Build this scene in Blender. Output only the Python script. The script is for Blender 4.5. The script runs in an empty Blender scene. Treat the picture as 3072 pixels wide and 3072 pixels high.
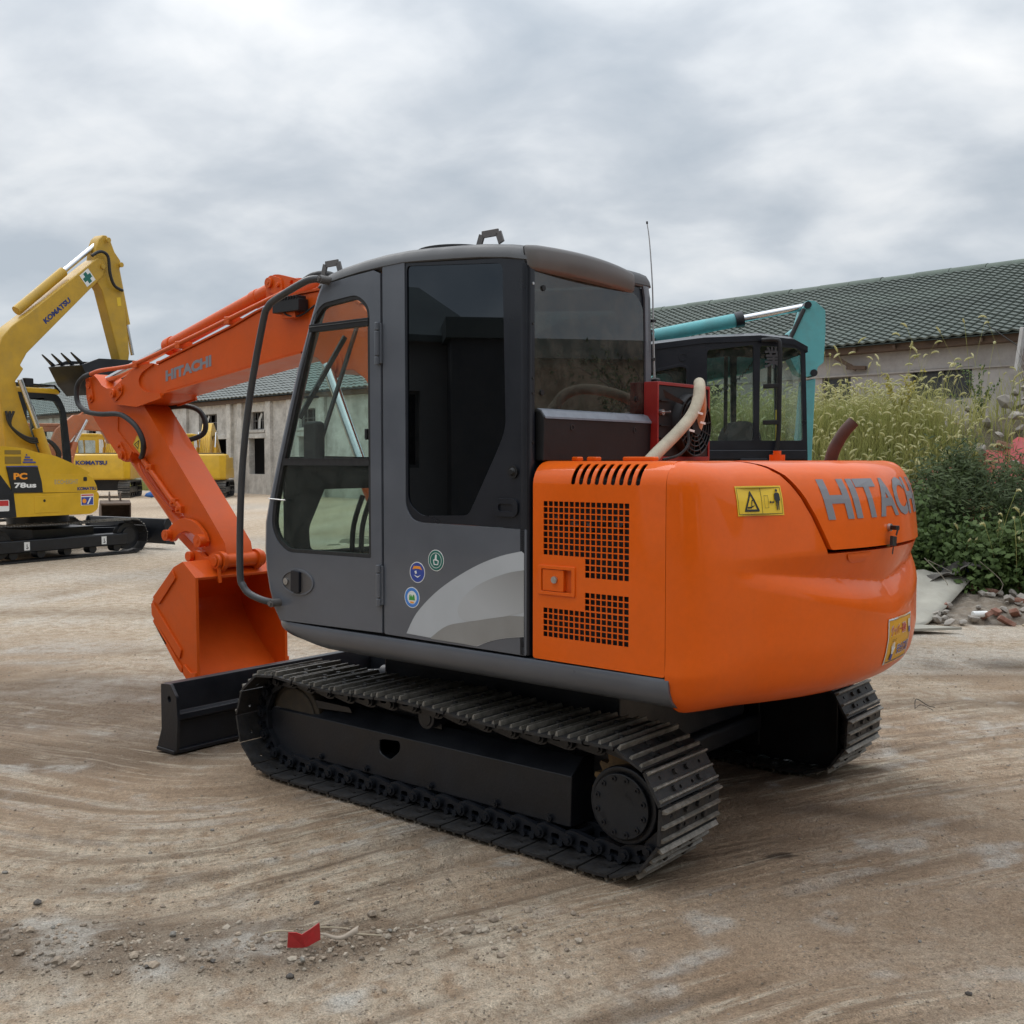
import bpy, bmesh, math, random
import numpy as np
from mathutils import Vector, Matrix
from mathutils.geometry import tessellate_polygon
R_=math.radians
random.seed(7); np.random.seed(7)
SC=bpy.context.scene
COL=SC.collection
# ------------------------------------------------------------------ camera, sky, sun, exposure
cam=bpy.data.cameras.new('camera'); camo=bpy.data.objects.new('camera',cam); COL.objects.link(camo)
camo.location=(0,0,1.65)
PITCH=math.atan((1536-1379)/3195.)
camo.rotation_euler=(math.pi/2-PITCH,0,0)
cam.sensor_fit='HORIZONTAL'; cam.sensor_width=36; cam.lens=36*3195/3072.
cam.clip_start=0.05; cam.clip_end=3000
SC.camera=camo
SUN_EL,SUN_AZ=48,-38      # degrees; azimuth measured from +Y towards +X
wd=bpy.data.worlds.new('World'); SC.world=wd; wd.use_nodes=True
nt=wd.node_tree; nt.nodes.clear()
def N(nt,t,**k):
    n=nt.nodes.new(t)
    for a,b in k.items():
        if a=='ins':
            for i,v in b.items(): n.inputs[i].default_value=v
        else: setattr(n,a,b)
    return n
def L(nt,a,b): nt.links.new(a,b)
out=N(nt,'ShaderNodeOutputWorld'); sky=N(nt,'ShaderNodeTexSky',sky_type='NISHITA',sun_disc=False)
sky.sun_elevation=R_(SUN_EL); sky.sun_rotation=R_(SUN_AZ); sky.dust_density=2.0
bg1=N(nt,'ShaderNodeBackground',ins={'Strength':0.10}); L(nt,sky.outputs[0],bg1.inputs[0])
tc=N(nt,'ShaderNodeTexCoord'); sep=N(nt,'ShaderNodeSeparateXYZ'); L(nt,tc.outputs['Generated'],sep.inputs[0])
def MT(op,a,b=None,nt_=None,clamp=False):
    t=nt_ or nt
    n=N(t,'ShaderNodeMath',operation=op,use_clamp=clamp)
    for i,x in enumerate((a,b)):
        if x is None: continue
        if isinstance(x,(int,float)): n.inputs[i].default_value=x
        else: L(t,x,n.inputs[i])
    return n.outputs[0]
zc=MT('MAXIMUM',sep.outputs[2],0.0)
den=MT('ADD',zc,0.34)
cx=MT('DIVIDE',sep.outputs[0],den); cy=MT('DIVIDE',sep.outputs[1],den)
cmb=N(nt,'ShaderNodeCombineXYZ'); L(nt,cx,cmb.inputs[0]); L(nt,cy,cmb.inputs[1])
mp=N(nt,'ShaderNodeMapping'); mp.inputs['Rotation'].default_value=(0,0,R_(32)); mp.inputs['Scale'].default_value=(1.0,1.15,1); mp.inputs['Location'].default_value=(7.3,2.6,0)
L(nt,cmb.outputs[0],mp.inputs[0])
n1=N(nt,'ShaderNodeTexNoise',ins={'Scale':4.2,'Detail':5.0,'Roughness':0.50,'Distortion':0.18}); L(nt,mp.outputs[0],n1.inputs['Vector'])
n2=N(nt,'ShaderNodeTexNoise',ins={'Scale':1.5,'Detail':2.0,'Roughness':0.5}); L(nt,mp.outputs[0],n2.inputs['Vector'])
ncl=MT('ADD',MT('MULTIPLY',n1.outputs[0],0.58),MT('MULTIPLY',n2.outputs[0],0.42))
cr=N(nt,'ShaderNodeValToRGB'); L(nt,ncl,cr.inputs[0])
e=cr.color_ramp; e.elements[0].position=0.37; e.elements[0].color=(0.45,0.505,0.565,1)
e.elements[1].position=0.68; e.elements[1].color=(0.89,0.90,0.905,1)
x=e.elements.new(0.475); x.color=(0.56,0.605,0.655,1)
x=e.elements.new(0.56); x.color=(0.70,0.735,0.77,1)
# horizon haze tint and CIE-overcast brightening towards the zenith
hz=N(nt,'ShaderNodeMapRange',ins={'From Min':0.0,'From Max':0.22,'To Min':0.75,'To Max':0.0}); L(nt,zc,hz.inputs[0])
mixh=N(nt,'ShaderNodeMix',data_type='RGBA'); L(nt,hz.outputs[0],mixh.inputs[0]); L(nt,cr.outputs[0],mixh.inputs[6]); mixh.inputs[7].default_value=(0.47,0.55,0.64,1)
zen=MT('ADD',MT('MULTIPLY',MT('POWER',zc,2.4),2.6),1.0)
bg2=N(nt,'ShaderNodeBackground'); L(nt,mixh.outputs[2],bg2.inputs[0]); L(nt,zen,bg2.inputs[1])
mx=N(nt,'ShaderNodeMixShader',ins={0:0.93}); L(nt,bg1.outputs[0],mx.inputs[1]); L(nt,bg2.outputs[0],mx.inputs[2]); L(nt,mx.outputs[0],out.inputs[0])
sl=bpy.data.lights.new('sun','SUN'); sl.energy=1.2; sl.angle=R_(35); sl.color=(1,0.97,0.93)
so=bpy.data.objects.new('sun',sl); COL.objects.link(so)
sd=Vector((math.sin(R_(SUN_AZ))*math.cos(R_(SUN_EL)),math.cos(R_(SUN_AZ))*math.cos(R_(SUN_EL)),math.sin(R_(SUN_EL))))
so.rotation_euler=sd.to_track_quat('Z','Y').to_euler()
vs=SC.view_settings; vs.view_transform='Standard'; vs.look='None'; vs.exposure=0.0; vs.gamma=1.0; vs.use_curve_mapping=False
SC.render.engine='CYCLES'
try:
    SC.cycles.max_bounces=8; SC.cycles.transparent_max_bounces=24
except Exception: pass

# ------------------------------------------------------------------ materials
MATS={}
def mat(name,col,rough=0.5,metal=0.0,var=0.10,vscale=6.0,bump=0.0,bscale=60.0,coat=0.0,dirt=0.0,dcol=(0.20,0.16,0.12),rvar=0.12,spec=0.5,fine=0.0,coord='Object'):
    """principled paint / metal / plaster with procedural variation, wear and fine relief"""
    if name in MATS: return MATS[name]
    m=bpy.data.materials.new(name); m.use_nodes=True; t=m.node_tree; b=t.nodes['Principled BSDF']
    tc=N(t,'ShaderNodeTexCoord'); co=tc.outputs[coord]
    nz=N(t,'ShaderNodeTexNoise',ins={'Scale':vscale,'Detail':5.0,'Roughness':0.6}); L(t,co,nz.inputs['Vector'])
    mr=N(t,'ShaderNodeMapRange',ins={'From Min':0.3,'From Max':0.7,'To Min':1-var,'To Max':1+var}); L(t,nz.outputs[0],mr.inputs[0])
    mul=N(t,'ShaderNodeVectorMath',operation='SCALE'); mul.inputs[0].default_value=col; L(t,mr.outputs[0],mul.inputs['Scale'])
    c=mul.outputs[0]
    if fine>0:
        nf=N(t,'ShaderNodeTexNoise',ins={'Scale':vscale*14,'Detail':4.0,'Roughness':0.7}); L(t,co,nf.inputs['Vector'])
        mf=N(t,'ShaderNodeMapRange',ins={'From Min':0.3,'From Max':0.7,'To Min':1-fine,'To Max':1+fine}); L(t,nf.outputs[0],mf.inputs[0])
        m2=N(t,'ShaderNodeVectorMath',operation='SCALE'); L(t,c,m2.inputs[0]); L(t,mf.outputs[0],m2.inputs['Scale']); c=m2.outputs[0]
    if dirt>0:
        nd=N(t,'ShaderNodeTexNoise',ins={'Scale':vscale*1.7,'Detail':8.0,'Roughness':0.72}); L(t,co,nd.inputs['Vector'])
        md=N(t,'ShaderNodeMapRange',ins={'From Min':0.46,'From Max':0.70,'To Min':0.0,'To Max':dirt}); L(t,nd.outputs[0],md.inputs[0])
        mx=N(t,'ShaderNodeMix',data_type='RGBA'); L(t,md.outputs[0],mx.inputs[0]); L(t,c,mx.inputs[6]); mx.inputs[7].default_value=(*dcol,1); c=mx.outputs[2]
    L(t,c,b.inputs['Base Color'])
    b.inputs['Metallic'].default_value=metal
    b.inputs['Specular IOR Level'].default_value=spec
    nr=N(t,'ShaderNodeMapRange',ins={'From Min':0.3,'From Max':0.7,'To Min':max(0.02,rough-rvar*rough),'To Max':min(1,rough+rvar)}); L(t,nz.outputs[0],nr.inputs[0]); L(t,nr.outputs[0],b.inputs['Roughness'])
    if coat: b.inputs['Coat Weight'].default_value=coat; b.inputs['Coat Roughness'].default_value=0.06
    if bump>0:
        nb=N(t,'ShaderNodeTexNoise',ins={'Scale':bscale,'Detail':6.0,'Roughness':0.62}); L(t,co,nb.inputs['Vector'])
        bp=N(t,'ShaderNodeBump',ins={'Strength':1.0,'Distance':bump}); L(t,nb.outputs[0],bp.inputs['Height']); L(t,bp.outputs[0],b.inputs['Normal'])
    MATS[name]=m; return m
def glass(name,tint,refl=1.0,dirt=0.05,dcol=(0.5,0.5,0.47),rough=0.0,rc=(1,1,1)):
    """thin pane: tinted see-through plus mirror reflection by Fresnel plus a film of dust"""
    if name in MATS: return MATS[name]
    m=bpy.data.materials.new(name); m.use_nodes=True; t=m.node_tree; t.nodes.clear()
    o=N(t,'ShaderNodeOutputMaterial'); tr=N(t,'ShaderNodeBsdfTransparent'); tr.inputs[0].default_value=(*tint,1)
    gl=N(t,'ShaderNodeBsdfGlossy'); gl.inputs['Roughness'].default_value=rough; gl.inputs[0].default_value=(*rc,1)
    ge=N(t,'ShaderNodeNewGeometry'); dt=N(t,'ShaderNodeVectorMath',operation='DOT_PRODUCT'); L(t,ge.outputs['Normal'],dt.inputs[0]); L(t,ge.outputs['Incoming'],dt.inputs[1])
    ca=MT('ABSOLUTE',dt.outputs['Value'],None,t); f=MT('MULTIPLY',MT('ADD',MT('MULTIPLY',MT('POWER',MT('SUBTRACT',1.0,ca,t),5.0,t),.96,t),.04,t),refl,t,True)
    mx=N(t,'ShaderNodeMixShader'); L(t,f,mx.inputs[0]); L(t,tr.outputs[0],mx.inputs[1]); L(t,gl.outputs[0],mx.inputs[2])
    tc=N(t,'ShaderNodeTexCoord'); nz=N(t,'ShaderNodeTexNoise',ins={'Scale':9.0,'Detail':9.0,'Roughness':0.75}); L(t,tc.outputs['Object'],nz.inputs['Vector'])
    mr=N(t,'ShaderNodeMapRange',ins={'From Min':0.42,'From Max':0.75,'To Min':dirt*0.25,'To Max':dirt*2.2}); L(t,nz.outputs[0],mr.inputs[0])
    df=N(t,'ShaderNodeBsdfDiffuse'); df.inputs[0].default_value=(*dcol,1)
    m2=N(t,'ShaderNodeMixShader'); L(t,mr.outputs[0],m2.inputs[0]); L(t,mx.outputs[0],m2.inputs[1]); L(t,df.outputs[0],m2.inputs[2])
    L(t,m2.outputs[0],o.inputs[0]); MATS[name]=m; return m
ORANGE=mat('orange_paint',(0.76,0.114,0.002),0.42,spec=0.15,var=0.05,vscale=2.5,coat=0.38,dirt=0.10,dcol=(0.42,0.11,0.03),bump=0.0009,bscale=5,fine=0.03)
ORANGE2=mat('orange_brushed_paint',(0.62,0.088,0.006),0.44,spec=0.2,var=0.08,vscale=5,coat=0.20,dirt=0.12,dcol=(0.40,0.09,0.02),bump=0.0012,bscale=40)
GREY=mat('grey_paint',(0.092,0.101,0.120),0.30,var=0.10,vscale=3,coat=0.45,dirt=0.06,dcol=(0.12,0.115,0.11),bump=0.0006,bscale=9)
GREYB=mat('weathered_grey_plastic',(0.108,0.100,0.097),0.42,var=0.14,vscale=5,dirt=0.25,dcol=(0.13,0.115,0.10))
NAVY=mat('blue_black_gloss',(0.0085,0.0105,0.0165),0.30,var=0.15,vscale=4,coat=0.15,dirt=0.10,dcol=(0.03,0.031,0.035),spec=0.4)
BLACK=mat('black_paint',(0.0080,0.0097,0.0140),0.34,var=0.25,vscale=6,dirt=0.18,dcol=(0.028,0.028,0.030),bump=0.0012,bscale=60)
RUBBER=mat('black_rubber',(0.014,0.014,0.015),0.62,var=0.3,vscale=20,dirt=0.35,dcol=(0.05,0.048,0.045))
DARK=mat('dark_interior',(0.010,0.010,0.011),0.75,var=0.2)
STEEL=mat('track_steel',(0.020,0.020,0.0215),0.45,metal=0.2,var=0.35,vscale=16,dirt=0.35,dcol=(0.075,0.060,0.044),bump=0.002,bscale=70,rvar=0.25)
WORN=mat('worn_steel_edge',(0.21,0.195,0.17),0.46,metal=0.35,var=0.4,vscale=22,dirt=0.75,dcol=(0.085,0.070,0.052),bump=0.0015,bscale=90)
RUST=mat('rusty_tan_steel',(0.20,0.125,0.055),0.75,metal=0.1,var=0.35,vscale=14,dirt=0.7,dcol=(0.05,0.04,0.03),bump=0.002,bscale=60)
CHROME=mat('chrome_rod',(0.62,0.62,0.63),0.14,metal=1.0,var=0.05)
SILVER=mat('silver_screw',(0.5,0.5,0.5),0.3,metal=0.9,var=0.1)
YELLOW=mat('yellow_paint',(0.62,0.365,0.016),0.36,var=0.09,vscale=3,coat=0.2,dirt=0.16,dcol=(0.36,0.24,0.05))
YELLOWD=mat('dull_yellow_paint',(0.50,0.295,0.024),0.45,var=0.12,vscale=3,dirt=0.3,dcol=(0.26,0.19,0.07))
TEAL=mat('teal_paint',(0.105,0.37,0.385),0.42,var=0.10,vscale=4,dirt=0.30,dcol=(0.12,0.17,0.16))
RED=mat('red_paint',(0.27,0.018,0.015),0.4,var=0.15,vscale=5,dirt=0.2,dcol=(0.22,0.05,0.04))
PLAST=mat('black_plastic',(0.0105,0.0105,0.0115),0.46,var=0.25,vscale=8,dirt=0.15,dcol=(0.03,0.03,0.03),spec=0.35)
HOSE=mat('beige_fabric_hose',(0.46,0.40,0.30),0.85,var=0.18,vscale=10,dirt=0.4,dcol=(0.22,0.18,0.12),bump=0.002,bscale=160)
PIPE=mat('rusted_exhaust',(0.060,0.028,0.022),0.7,var=0.25,vscale=18,dirt=0.3,dcol=(0.09,0.04,0.025))
WHITE=mat('white_print',(0.74,0.74,0.72),0.5,var=0.05)
LETTER=mat('grey_letter',(0.215,0.215,0.235),0.45,var=0.06)
SWOOSH=mat('silver_decal',(0.43,0.45,0.47),0.35,var=0.05,vscale=4,coat=0.2)
SWOOSH2=mat('warm_grey_decal',(0.25,0.245,0.235),0.35,var=0.10,vscale=4,coat=0.2)
SIGNY=mat('sign_yellow',(0.76,0.50,0.015),0.4,var=0.04,coat=0.2)
SIGNK=mat('sign_black',(0.012,0.012,0.012),0.5,var=0.05)
SIGNR=mat('sign_red',(0.50,0.03,0.03),0.5,var=0.05)
SIGNB=mat('sign_blue',(0.03,0.06,0.30),0.5,var=0.05)
SIGNG=mat('sign_green',(0.01,0.13,0.10),0.5,var=0.05)
BLUE=mat('bright_blue_print',(0.06,0.22,0.62),0.5,var=0.05)
ORAP=mat('orange_print',(0.85,0.30,0.02),0.5,var=0.05)
GCLR=glass('clear_green_glass',(0.88,0.95,0.93),1.0,0.022)
GDRK=glass('dark_tinted_glass',(0.012,0.013,0.016),1.6,0.008,(0.2,0.2,0.2),rc=(.80,.90,1.0))
GREAR=glass('dusty_rear_glass',(0.13,0.155,0.15),1.8,0.12,(0.24,0.235,0.20))
GLOW=glass('lower_door_glass',(0.72,0.80,0.74),0.8,0.02)
GFAR=glass('far_cab_glass',(0.84,0.90,0.89),1.0,0.03)

# ------------------------------------------------------------------ geometry helpers
class G:
    """collects geometry; build() links it as one mesh object"""
    def __init__(s): s.v=[]; s.f=[]
    def add(s,vs,fs):
        o=len(s.v); s.v+= [tuple(p) for p in vs]; s.f+=[tuple(i+o for i in f) for f in fs]; return s
    def box(s,a,b):
        (x0,y0,z0),(x1,y1,z1)=a,b
        return s.add([(x0,y0,z0),(x1,y0,z0),(x1,y1,z0),(x0,y1,z0),(x0,y0,z1),(x1,y0,z1),(x1,y1,z1),(x0,y1,z1)],
            [(0,3,2,1),(4,5,6,7),(0,1,5,4),(1,2,6,5),(2,3,7,6),(3,0,4,7)])
    def obox(s,p,q,w,h,up=(0,0,1)):
        """bar from p to q with width w and height h"""
        p,q=Vector(p),Vector(q); d=(q-p).normalized(); r=d.cross(Vector(up))
        if r.length<1e-4: r=d.cross(Vector((1,0,0)))
        r.normalize(); u=r.cross(d).normalized()
        c=[r*(-w/2)-u*(h/2),r*(w/2)-u*(h/2),r*(w/2)+u*(h/2),r*(-w/2)+u*(h/2)]
        return s.add([p+k for k in c]+[q+k for k in c],[(3,2,1,0),(4,5,6,7),(0,1,5,4),(1,2,6,5),(2,3,7,6),(3,0,4,7)])
    def cyl(s,p,q,r,n=20,r2=None,caps=True):
        p,q=Vector(p),Vector(q); d=(q-p).normalized(); a=d.orthogonal().normalized(); b=d.cross(a)
        r2=r if r2 is None else r2
        A=[p+(a*math.cos(2*math.pi*i/n)+b*math.sin(2*math.pi*i/n))*r for i in range(n)]
        B=[q+(a*math.cos(2*math.pi*i/n)+b*math.sin(2*math.pi*i/n))*r2 for i in range(n)]
        fs=[(i,(i+1)%n,n+(i+1)%n,n+i) for i in range(n)]
        if caps: fs+=[tuple(range(n-1,-1,-1)),tuple(range(n,2*n))]
        return s.add(A+B,fs)
    def tube(s,path,r,n=10,smooth=0,caps=True):
        P=[Vector(p) for p in path]
        if smooth: P=spline(P,smooth)
        rr=r if isinstance(r,(list,tuple)) else [r]*len(P)
        if len(rr)!=len(P): rr=[rr[0]+(rr[-1]-rr[0])*i/(len(P)-1) for i in range(len(P))]
        up=None; vs=[]; fs=[]
        for i,p in enumerate(P):
            d=(P[min(i+1,len(P)-1)]-P[max(i-1,0)]).normalized()
            if up is None: up=d.orthogonal().normalized()
            up=(up-d*up.dot(d)); up=up.normalized() if up.length>1e-6 else d.orthogonal().normalized()
            sd=d.cross(up)
            vs+=[p+(up*math.cos(2*math.pi*k/n)+sd*math.sin(2*math.pi*k/n))*rr[i] for k in range(n)]
        for i in range(len(P)-1):
            for k in range(n): fs.append((i*n+k,i*n+(k+1)%n,(i+1)*n+(k+1)%n,(i+1)*n+k))
        if caps: fs+=[tuple(range(n-1,-1,-1)),tuple((len(P)-1)*n+k for k in range(n))]
        return s.add(vs,fs)
    def plate(s,outline,holes=(),axis='x',a=0.,b=.01,fn=None):
        """extruded 2D polygon with holes; axis x: (y,z) plane, y: (x,z), z: (x,y)"""
        loops=[list(outline)]+[list(h) for h in holes]
        tri=tessellate_polygon([[Vector((p[0],p[1],0)) for p in l] for l in loops])
        flat=[p for l in loops for p in l]; n=len(flat)
        def m(p,w):
            if axis=='x': return (w,p[0],p[1])
            if axis=='y': return (p[0],w,p[1])
            return (p[0],p[1],w)
        V=[m(p,a) for p in flat]+[m(p,b) for p in flat]
        F=[]
        for t in tri: F.append((t[0],t[1],t[2])); F.append((t[2]+n,t[1]+n,t[0]+n))
        o=0
        for l in loops:
            k=len(l)
            for i in range(k): F.append((o+i,o+(i+1)%k,n+o+(i+1)%k,n+o+i))
            o+=k
        if fn: V=[fn(*p) for p in V]
        return s.add(V,F)
    def grid(s,rows,closed=False):
        """rows of points -> quads"""
        n=len(rows[0]); V=[p for r in rows for p in r]; F=[]
        for i in range(len(rows)-1):
            for k in range(n if closed else n-1): F.append((i*n+k,i*n+(k+1)%n,(i+1)*n+(k+1)%n,(i+1)*n+k))
        return s.add(V,F)
    def build(s,name,material,parent=None,smooth=32,bevel=0,seg=2,org=(0,0,0),bang=40,recalc=True):
        me=bpy.data.meshes.new(name)
        me.from_pydata([(p[0]-org[0],p[1]-org[1],p[2]-org[2]) for p in s.v],[],s.f)
        if recalc:
            bm=bmesh.new(); bm.from_mesh(me); bmesh.ops.remove_doubles(bm,verts=bm.verts,dist=1e-5)
            bmesh.ops.recalc_face_normals(bm,faces=bm.faces); bm.to_mesh(me); bm.free()
        me.materials.append(material)
        return link(name,me,parent,smooth,bevel,seg,bang)
def link(name,me,parent=None,smooth=32,bevel=0,seg=2,bang=40):
    o=bpy.data.objects.new(name,me); COL.objects.link(o)
    if parent: o.parent=parent
    if smooth:
        me.polygons.foreach_set('use_smooth',[True]*len(me.polygons)); me.set_sharp_from_angle(angle=R_(smooth))
    if bevel:
        m=o.modifiers.new('bevel','BEVEL'); m.width=bevel; m.segments=seg; m.limit_method='ANGLE'; m.angle_limit=R_(bang); m.harden_normals=True; m.use_clamp_overlap=True
    return o
def spline(P,k):
    P=[Vector(p) for p in P]; out=[]
    for i in range(len(P)-1):
        p0=P[max(i-1,0)];p1=P[i];p2=P[i+1];p3=P[min(i+2,len(P)-1)]
        for j in range(k):
            t=j/k
            out.append(0.5*((2*p1)+(p2-p0)*t+(2*p0-5*p1+4*p2-p3)*t*t+(3*p1-p0-3*p2+p3)*t**3))
    out.append(P[-1]); return out
def sp2(P,k,closed=False):
    if closed:
        Q=[P[-1]]+list(P)+[P[0],P[1]]
        r=spline([(p[0],p[1],0) for p in Q],k); r=r[k:-k]
        return [(p.x,p.y) for p in r][:-1]
    return [(p.x,p.y) for p in spline([(p[0],p[1],0) for p in P],k)]
def rnd(poly,r,k=4):
    """round polygon corners (r number or list)"""
    out=[]; n=len(poly)
    for i,p in enumerate(poly):
        rr=r[i] if isinstance(r,(list,tuple)) else r
        p=Vector(p); a=Vector(poly[i-1])-p; b=Vector(poly[(i+1)%n])-p
        d=min(rr,a.length*.45,b.length*.45)
        if d<1e-5: out.append(tuple(p)); continue
        A=p+a.normalized()*d; B=p+b.normalized()*d
        for j in range(k+1):
            t=j/k; q=A*(1-t)**2+p*2*t*(1-t)+B*t*t; out.append(tuple(q))
    return out
def circ(cx,cy,r,n=16,ry=None,a0=0): return [(cx+r*math.cos(a0+2*math.pi*i/n),cy+(ry or r)*math.sin(a0+2*math.pi*i/n)) for i in range(n)]
def rect(x0,y0,x1,y1): return [(x0,y0),(x1,y0),(x1,y1),(x0,y1)]
def thing(name,label,cat,loc=(0,0,0),rz=0,group=None,kind=None):
    o=bpy.data.objects.new(name,None); COL.objects.link(o); o.location=loc; o.rotation_euler=(0,0,rz); o.empty_display_size=.2
    return tag(o,label,cat,group,kind)
def tag(o,label=None,cat=None,group=None,kind=None):
    if label: o['label']=label
    if cat: o['category']=cat
    if group: o['group']=group
    if kind: o['kind']=kind
    return o
def inst(name,me,parent,M):
    o=bpy.data.objects.new(name,me); COL.objects.link(o); o.parent=parent; o.matrix_local=M; return o
_tx={}
def text2d(s,size=1.0,offset=0.0,sx=1.0,shear=0.0):
    """glyph triangles of a line of lettering in the plane, origin at its left baseline; returns verts, faces, width"""
    cu=bpy.data.curves.new('t','FONT'); cu.body=s; cu.size=size; cu.offset=offset; cu.resolution_u=3; cu.shear=shear
    ob=bpy.data.objects.new('t',cu); COL.objects.link(ob)
    dg=bpy.context.evaluated_depsgraph_get(); me=bpy.data.meshes.new_from_object(ob.evaluated_get(dg))
    bm=bmesh.new(); bm.from_mesh(me); bmesh.ops.triangulate(bm,faces=bm.faces)
    V=[(v.co.x*sx,v.co.y) for v in bm.verts]; F=[tuple(v.index for v in f.verts) for f in bm.faces]
    bm.free(); bpy.data.meshes.remove(me); bpy.data.objects.remove(ob); bpy.data.curves.remove(cu)
    if V:
        x0=min(v[0] for v in V); w=max(v[0] for v in V)-x0; y0=min(v[1] for v in V); V=[(a-x0,b) for a,b in V]
    else: w=0
    return V,F,w
def lettering(name,s,mat_,parent,fn,h,w=None,offset=0.0,org=(0,0,0),cuts=0,shear=0.0,label=None):
    """flat print: cap height h, total width w, mapped by fn(x,y)->3D"""
    V,F,tw=text2d(s,1.0,offset,1.0,shear)
    if not V: return None
    y0=min(v[1] for v in V); y1=max(v[1] for v in V)
    ky=h/(y1-y0); kx=(w/tw) if w else ky
    bm=bmesh.new(); bv=[bm.verts.new((a*kx,(b-y0)*ky,0)) for a,b in V]
    for f in F:
        try: bm.faces.new([bv[i] for i in f])
        except ValueError: pass
    if cuts:
        for i in range(1,cuts):
            bmesh.ops.bisect_plane(bm,geom=bm.verts[:]+bm.edges[:]+bm.faces[:],plane_co=(tw*kx*i/cuts,0,0),plane_no=(1,0,0))
        for i in range(1,4):
            bmesh.ops.bisect_plane(bm,geom=bm.verts[:]+bm.edges[:]+bm.faces[:],plane_co=(0,h*i/4,0),plane_no=(0,1,0))
    g=G(); bm.verts.index_update(); g.v=[fn(v.co.x,v.co.y) for v in bm.verts]; g.f=[tuple(v.index for v in f.verts) for f in bm.faces]; bm.free()
    return g.build(name,mat_,parent,smooth=0,org=org,recalc=False)
# ------------------------------------------------------------------ ORANGE EXCAVATOR (u right, v forward, z up)
HD=R_(50.5)
RV=Vector((math.cos(HD),math.sin(HD),0)); FV=Vector((-math.sin(HD),math.cos(HD),0))
OR=(4.505,3.38,0)
EX=thing('excavator','orange tracked excavator with grey cab, the big one in the foreground','excavator',RV*OR[0]+FV*OR[1],HD)
def b(g,name,m,parent=None,**k): return g.build(name,m,parent or EX,org=OR,**k)
def interp(x,tab):
    if x<=tab[0][0]: return tab[0][1]
    for (a,c),(d,e_) in zip(tab,tab[1:]):
        if x<=d: return c+(e_-c)*(x-a)/(d-a)
    return tab[-1][1]
def sstep(x): x=max(0,min(1,x)); return x*x*(3-2*x)

NAVYM=mat('blue_black_cover',(0.011,0.0135,0.018),0.38,var=0.15,vscale=10,dirt=0.2,dcol=(0.035,0.034,0.033),bump=.0006,bscale=80)
RUST2=mat('oily_idler',(.035,.028,.020),.6,var=.3,vscale=14,dirt=.5,dcol=(.09,.065,.035))
# ---- tracks
def track_path(n):
    """outer shoe-plate loop in (v,z): flat bottom, idler, sagging top over carrier roller, sprocket"""
    pts=[(2.33,.020),(4.42,.020)]
    for a in range(-80,91,10): pts.append((4.435+.262*math.cos(R_(a)),.282+.262*math.sin(R_(a))))
    pts+=[(4.22,.530),(3.98,.522),(3.72,.530),(3.50,.545),(3.30,.540),(2.95,.522),(2.62,.526)]
    for a in range(90,271,10): pts.append((2.325+.258*math.cos(R_(a)),.278+.258*math.sin(R_(a))))
    P=[Vector((0,p[0],p[1])) for p in pts]+[Vector((0,*pts[0]))]
    Ls=[0]
    for a,c in zip(P,P[1:]): Ls.append(Ls[-1]+(c-a).length)
    T=Ls[-1]; out=[]
    def at(s):
        s%=T
        for i in range(len(P)-1):
            if s<=Ls[i+1]: return P[i].lerp(P[i+1],(s-Ls[i])/max(1e-9,Ls[i+1]-Ls[i]))
    for i in range(n):
        s=(i+.35)*T/n; h=T/n/2
        A=at(s-h);B=at(s+h); out.append(((A+B)/2,(B-A).normalized()))
    return out,T/n
NSH=39
TP,PITCHL=track_path(NSH)
def shoe_mesh():
    w=.225; y=PITCHL/2-.0055
    g=G(); holes=[circ(sx*xx,yy,.0085,8) for sx in(-1,1) for xx,yy in((.045,.03),(.15,-.03))]
    g.plate(rect(-w,-y,w,y),holes,'z',-.006,.006)
    return g
def shoe_parts():
    y=PITCHL/2-.004
    base=shoe_mesh()
    for sx in(-1,1):
        for xx,yy in((.045,-.03),(.095,.026)): base.cyl((sx*xx,yy,.006),(sx*xx,yy,.020),.012,6)
    m1=base.build('shoe_plate_mesh',STEEL,smooth=30)
    gr=G()
    for yy,hh in((-y+.012,.026),(.002,.020),(y-.018,.020)):
        V=[];w=.219
        prof=[(-.0085,.004),(.0085,.004),(.0035,hh),(-.0035,hh)]
        A=[(-w,yy+p[0],p[1]) for p in prof]; B=[(w,yy+p[0],p[1]) for p in prof]
        A[2]=(-w+.003,*A[2][1:]);A[3]=(-w+.003,*A[3][1:]);B[2]=(w-.003,*B[2][1:]);B[3]=(w-.003,*B[3][1:])
        gr.add(A+B,[(3,2,1,0),(4,5,6,7),(0,1,5,4),(1,2,6,5),(2,3,7,6),(3,0,4,7)])
    m2=gr.build('grouser_mesh',WORN,smooth=30)
    a,c=m1.data,m2.data
    bpy.data.objects.remove(m1);bpy.data.objects.remove(m2)
    return a,c
SHOE,GROUS=shoe_parts()
def link_mesh():
    g=G()
    for sx in(-1,1):
        x0,x1=(sx*.058,sx*.086) if sx>0 else (sx*.086,sx*.058)
        out=rnd([(-.082,-.016),(.03,-.012),(.088,-.030),(.092,-.078),(.05,-.086),(-.05,-.070),(-.086,-.060)],.022,3)
        g.plate(out,[rnd(rect(-.03,-.055,.012,-.030),.010,3)],'x',x0,x1)
        g.cyl((sx*.086,.062,-.050),(sx*.108,.062,-.050),.026,14)
        g.cyl((sx*.108,.062,-.050),(sx*.118,.062,-.050),.016,6)
        g.cyl((sx*.086,-.046,-.024),(sx*.104,-.046,-.024),.015,6); g.cyl((sx*.086,.006,-.022),(sx*.102,.006,-.022),.014,6)
    g.cyl((-.086,.062,-.050),(.086,.062,-.050),.022,12)
    o=g.build('link_mesh',BLACK,smooth=30); me=o.data; bpy.data.objects.remove(o); return me
LINK=link_mesh()
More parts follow.
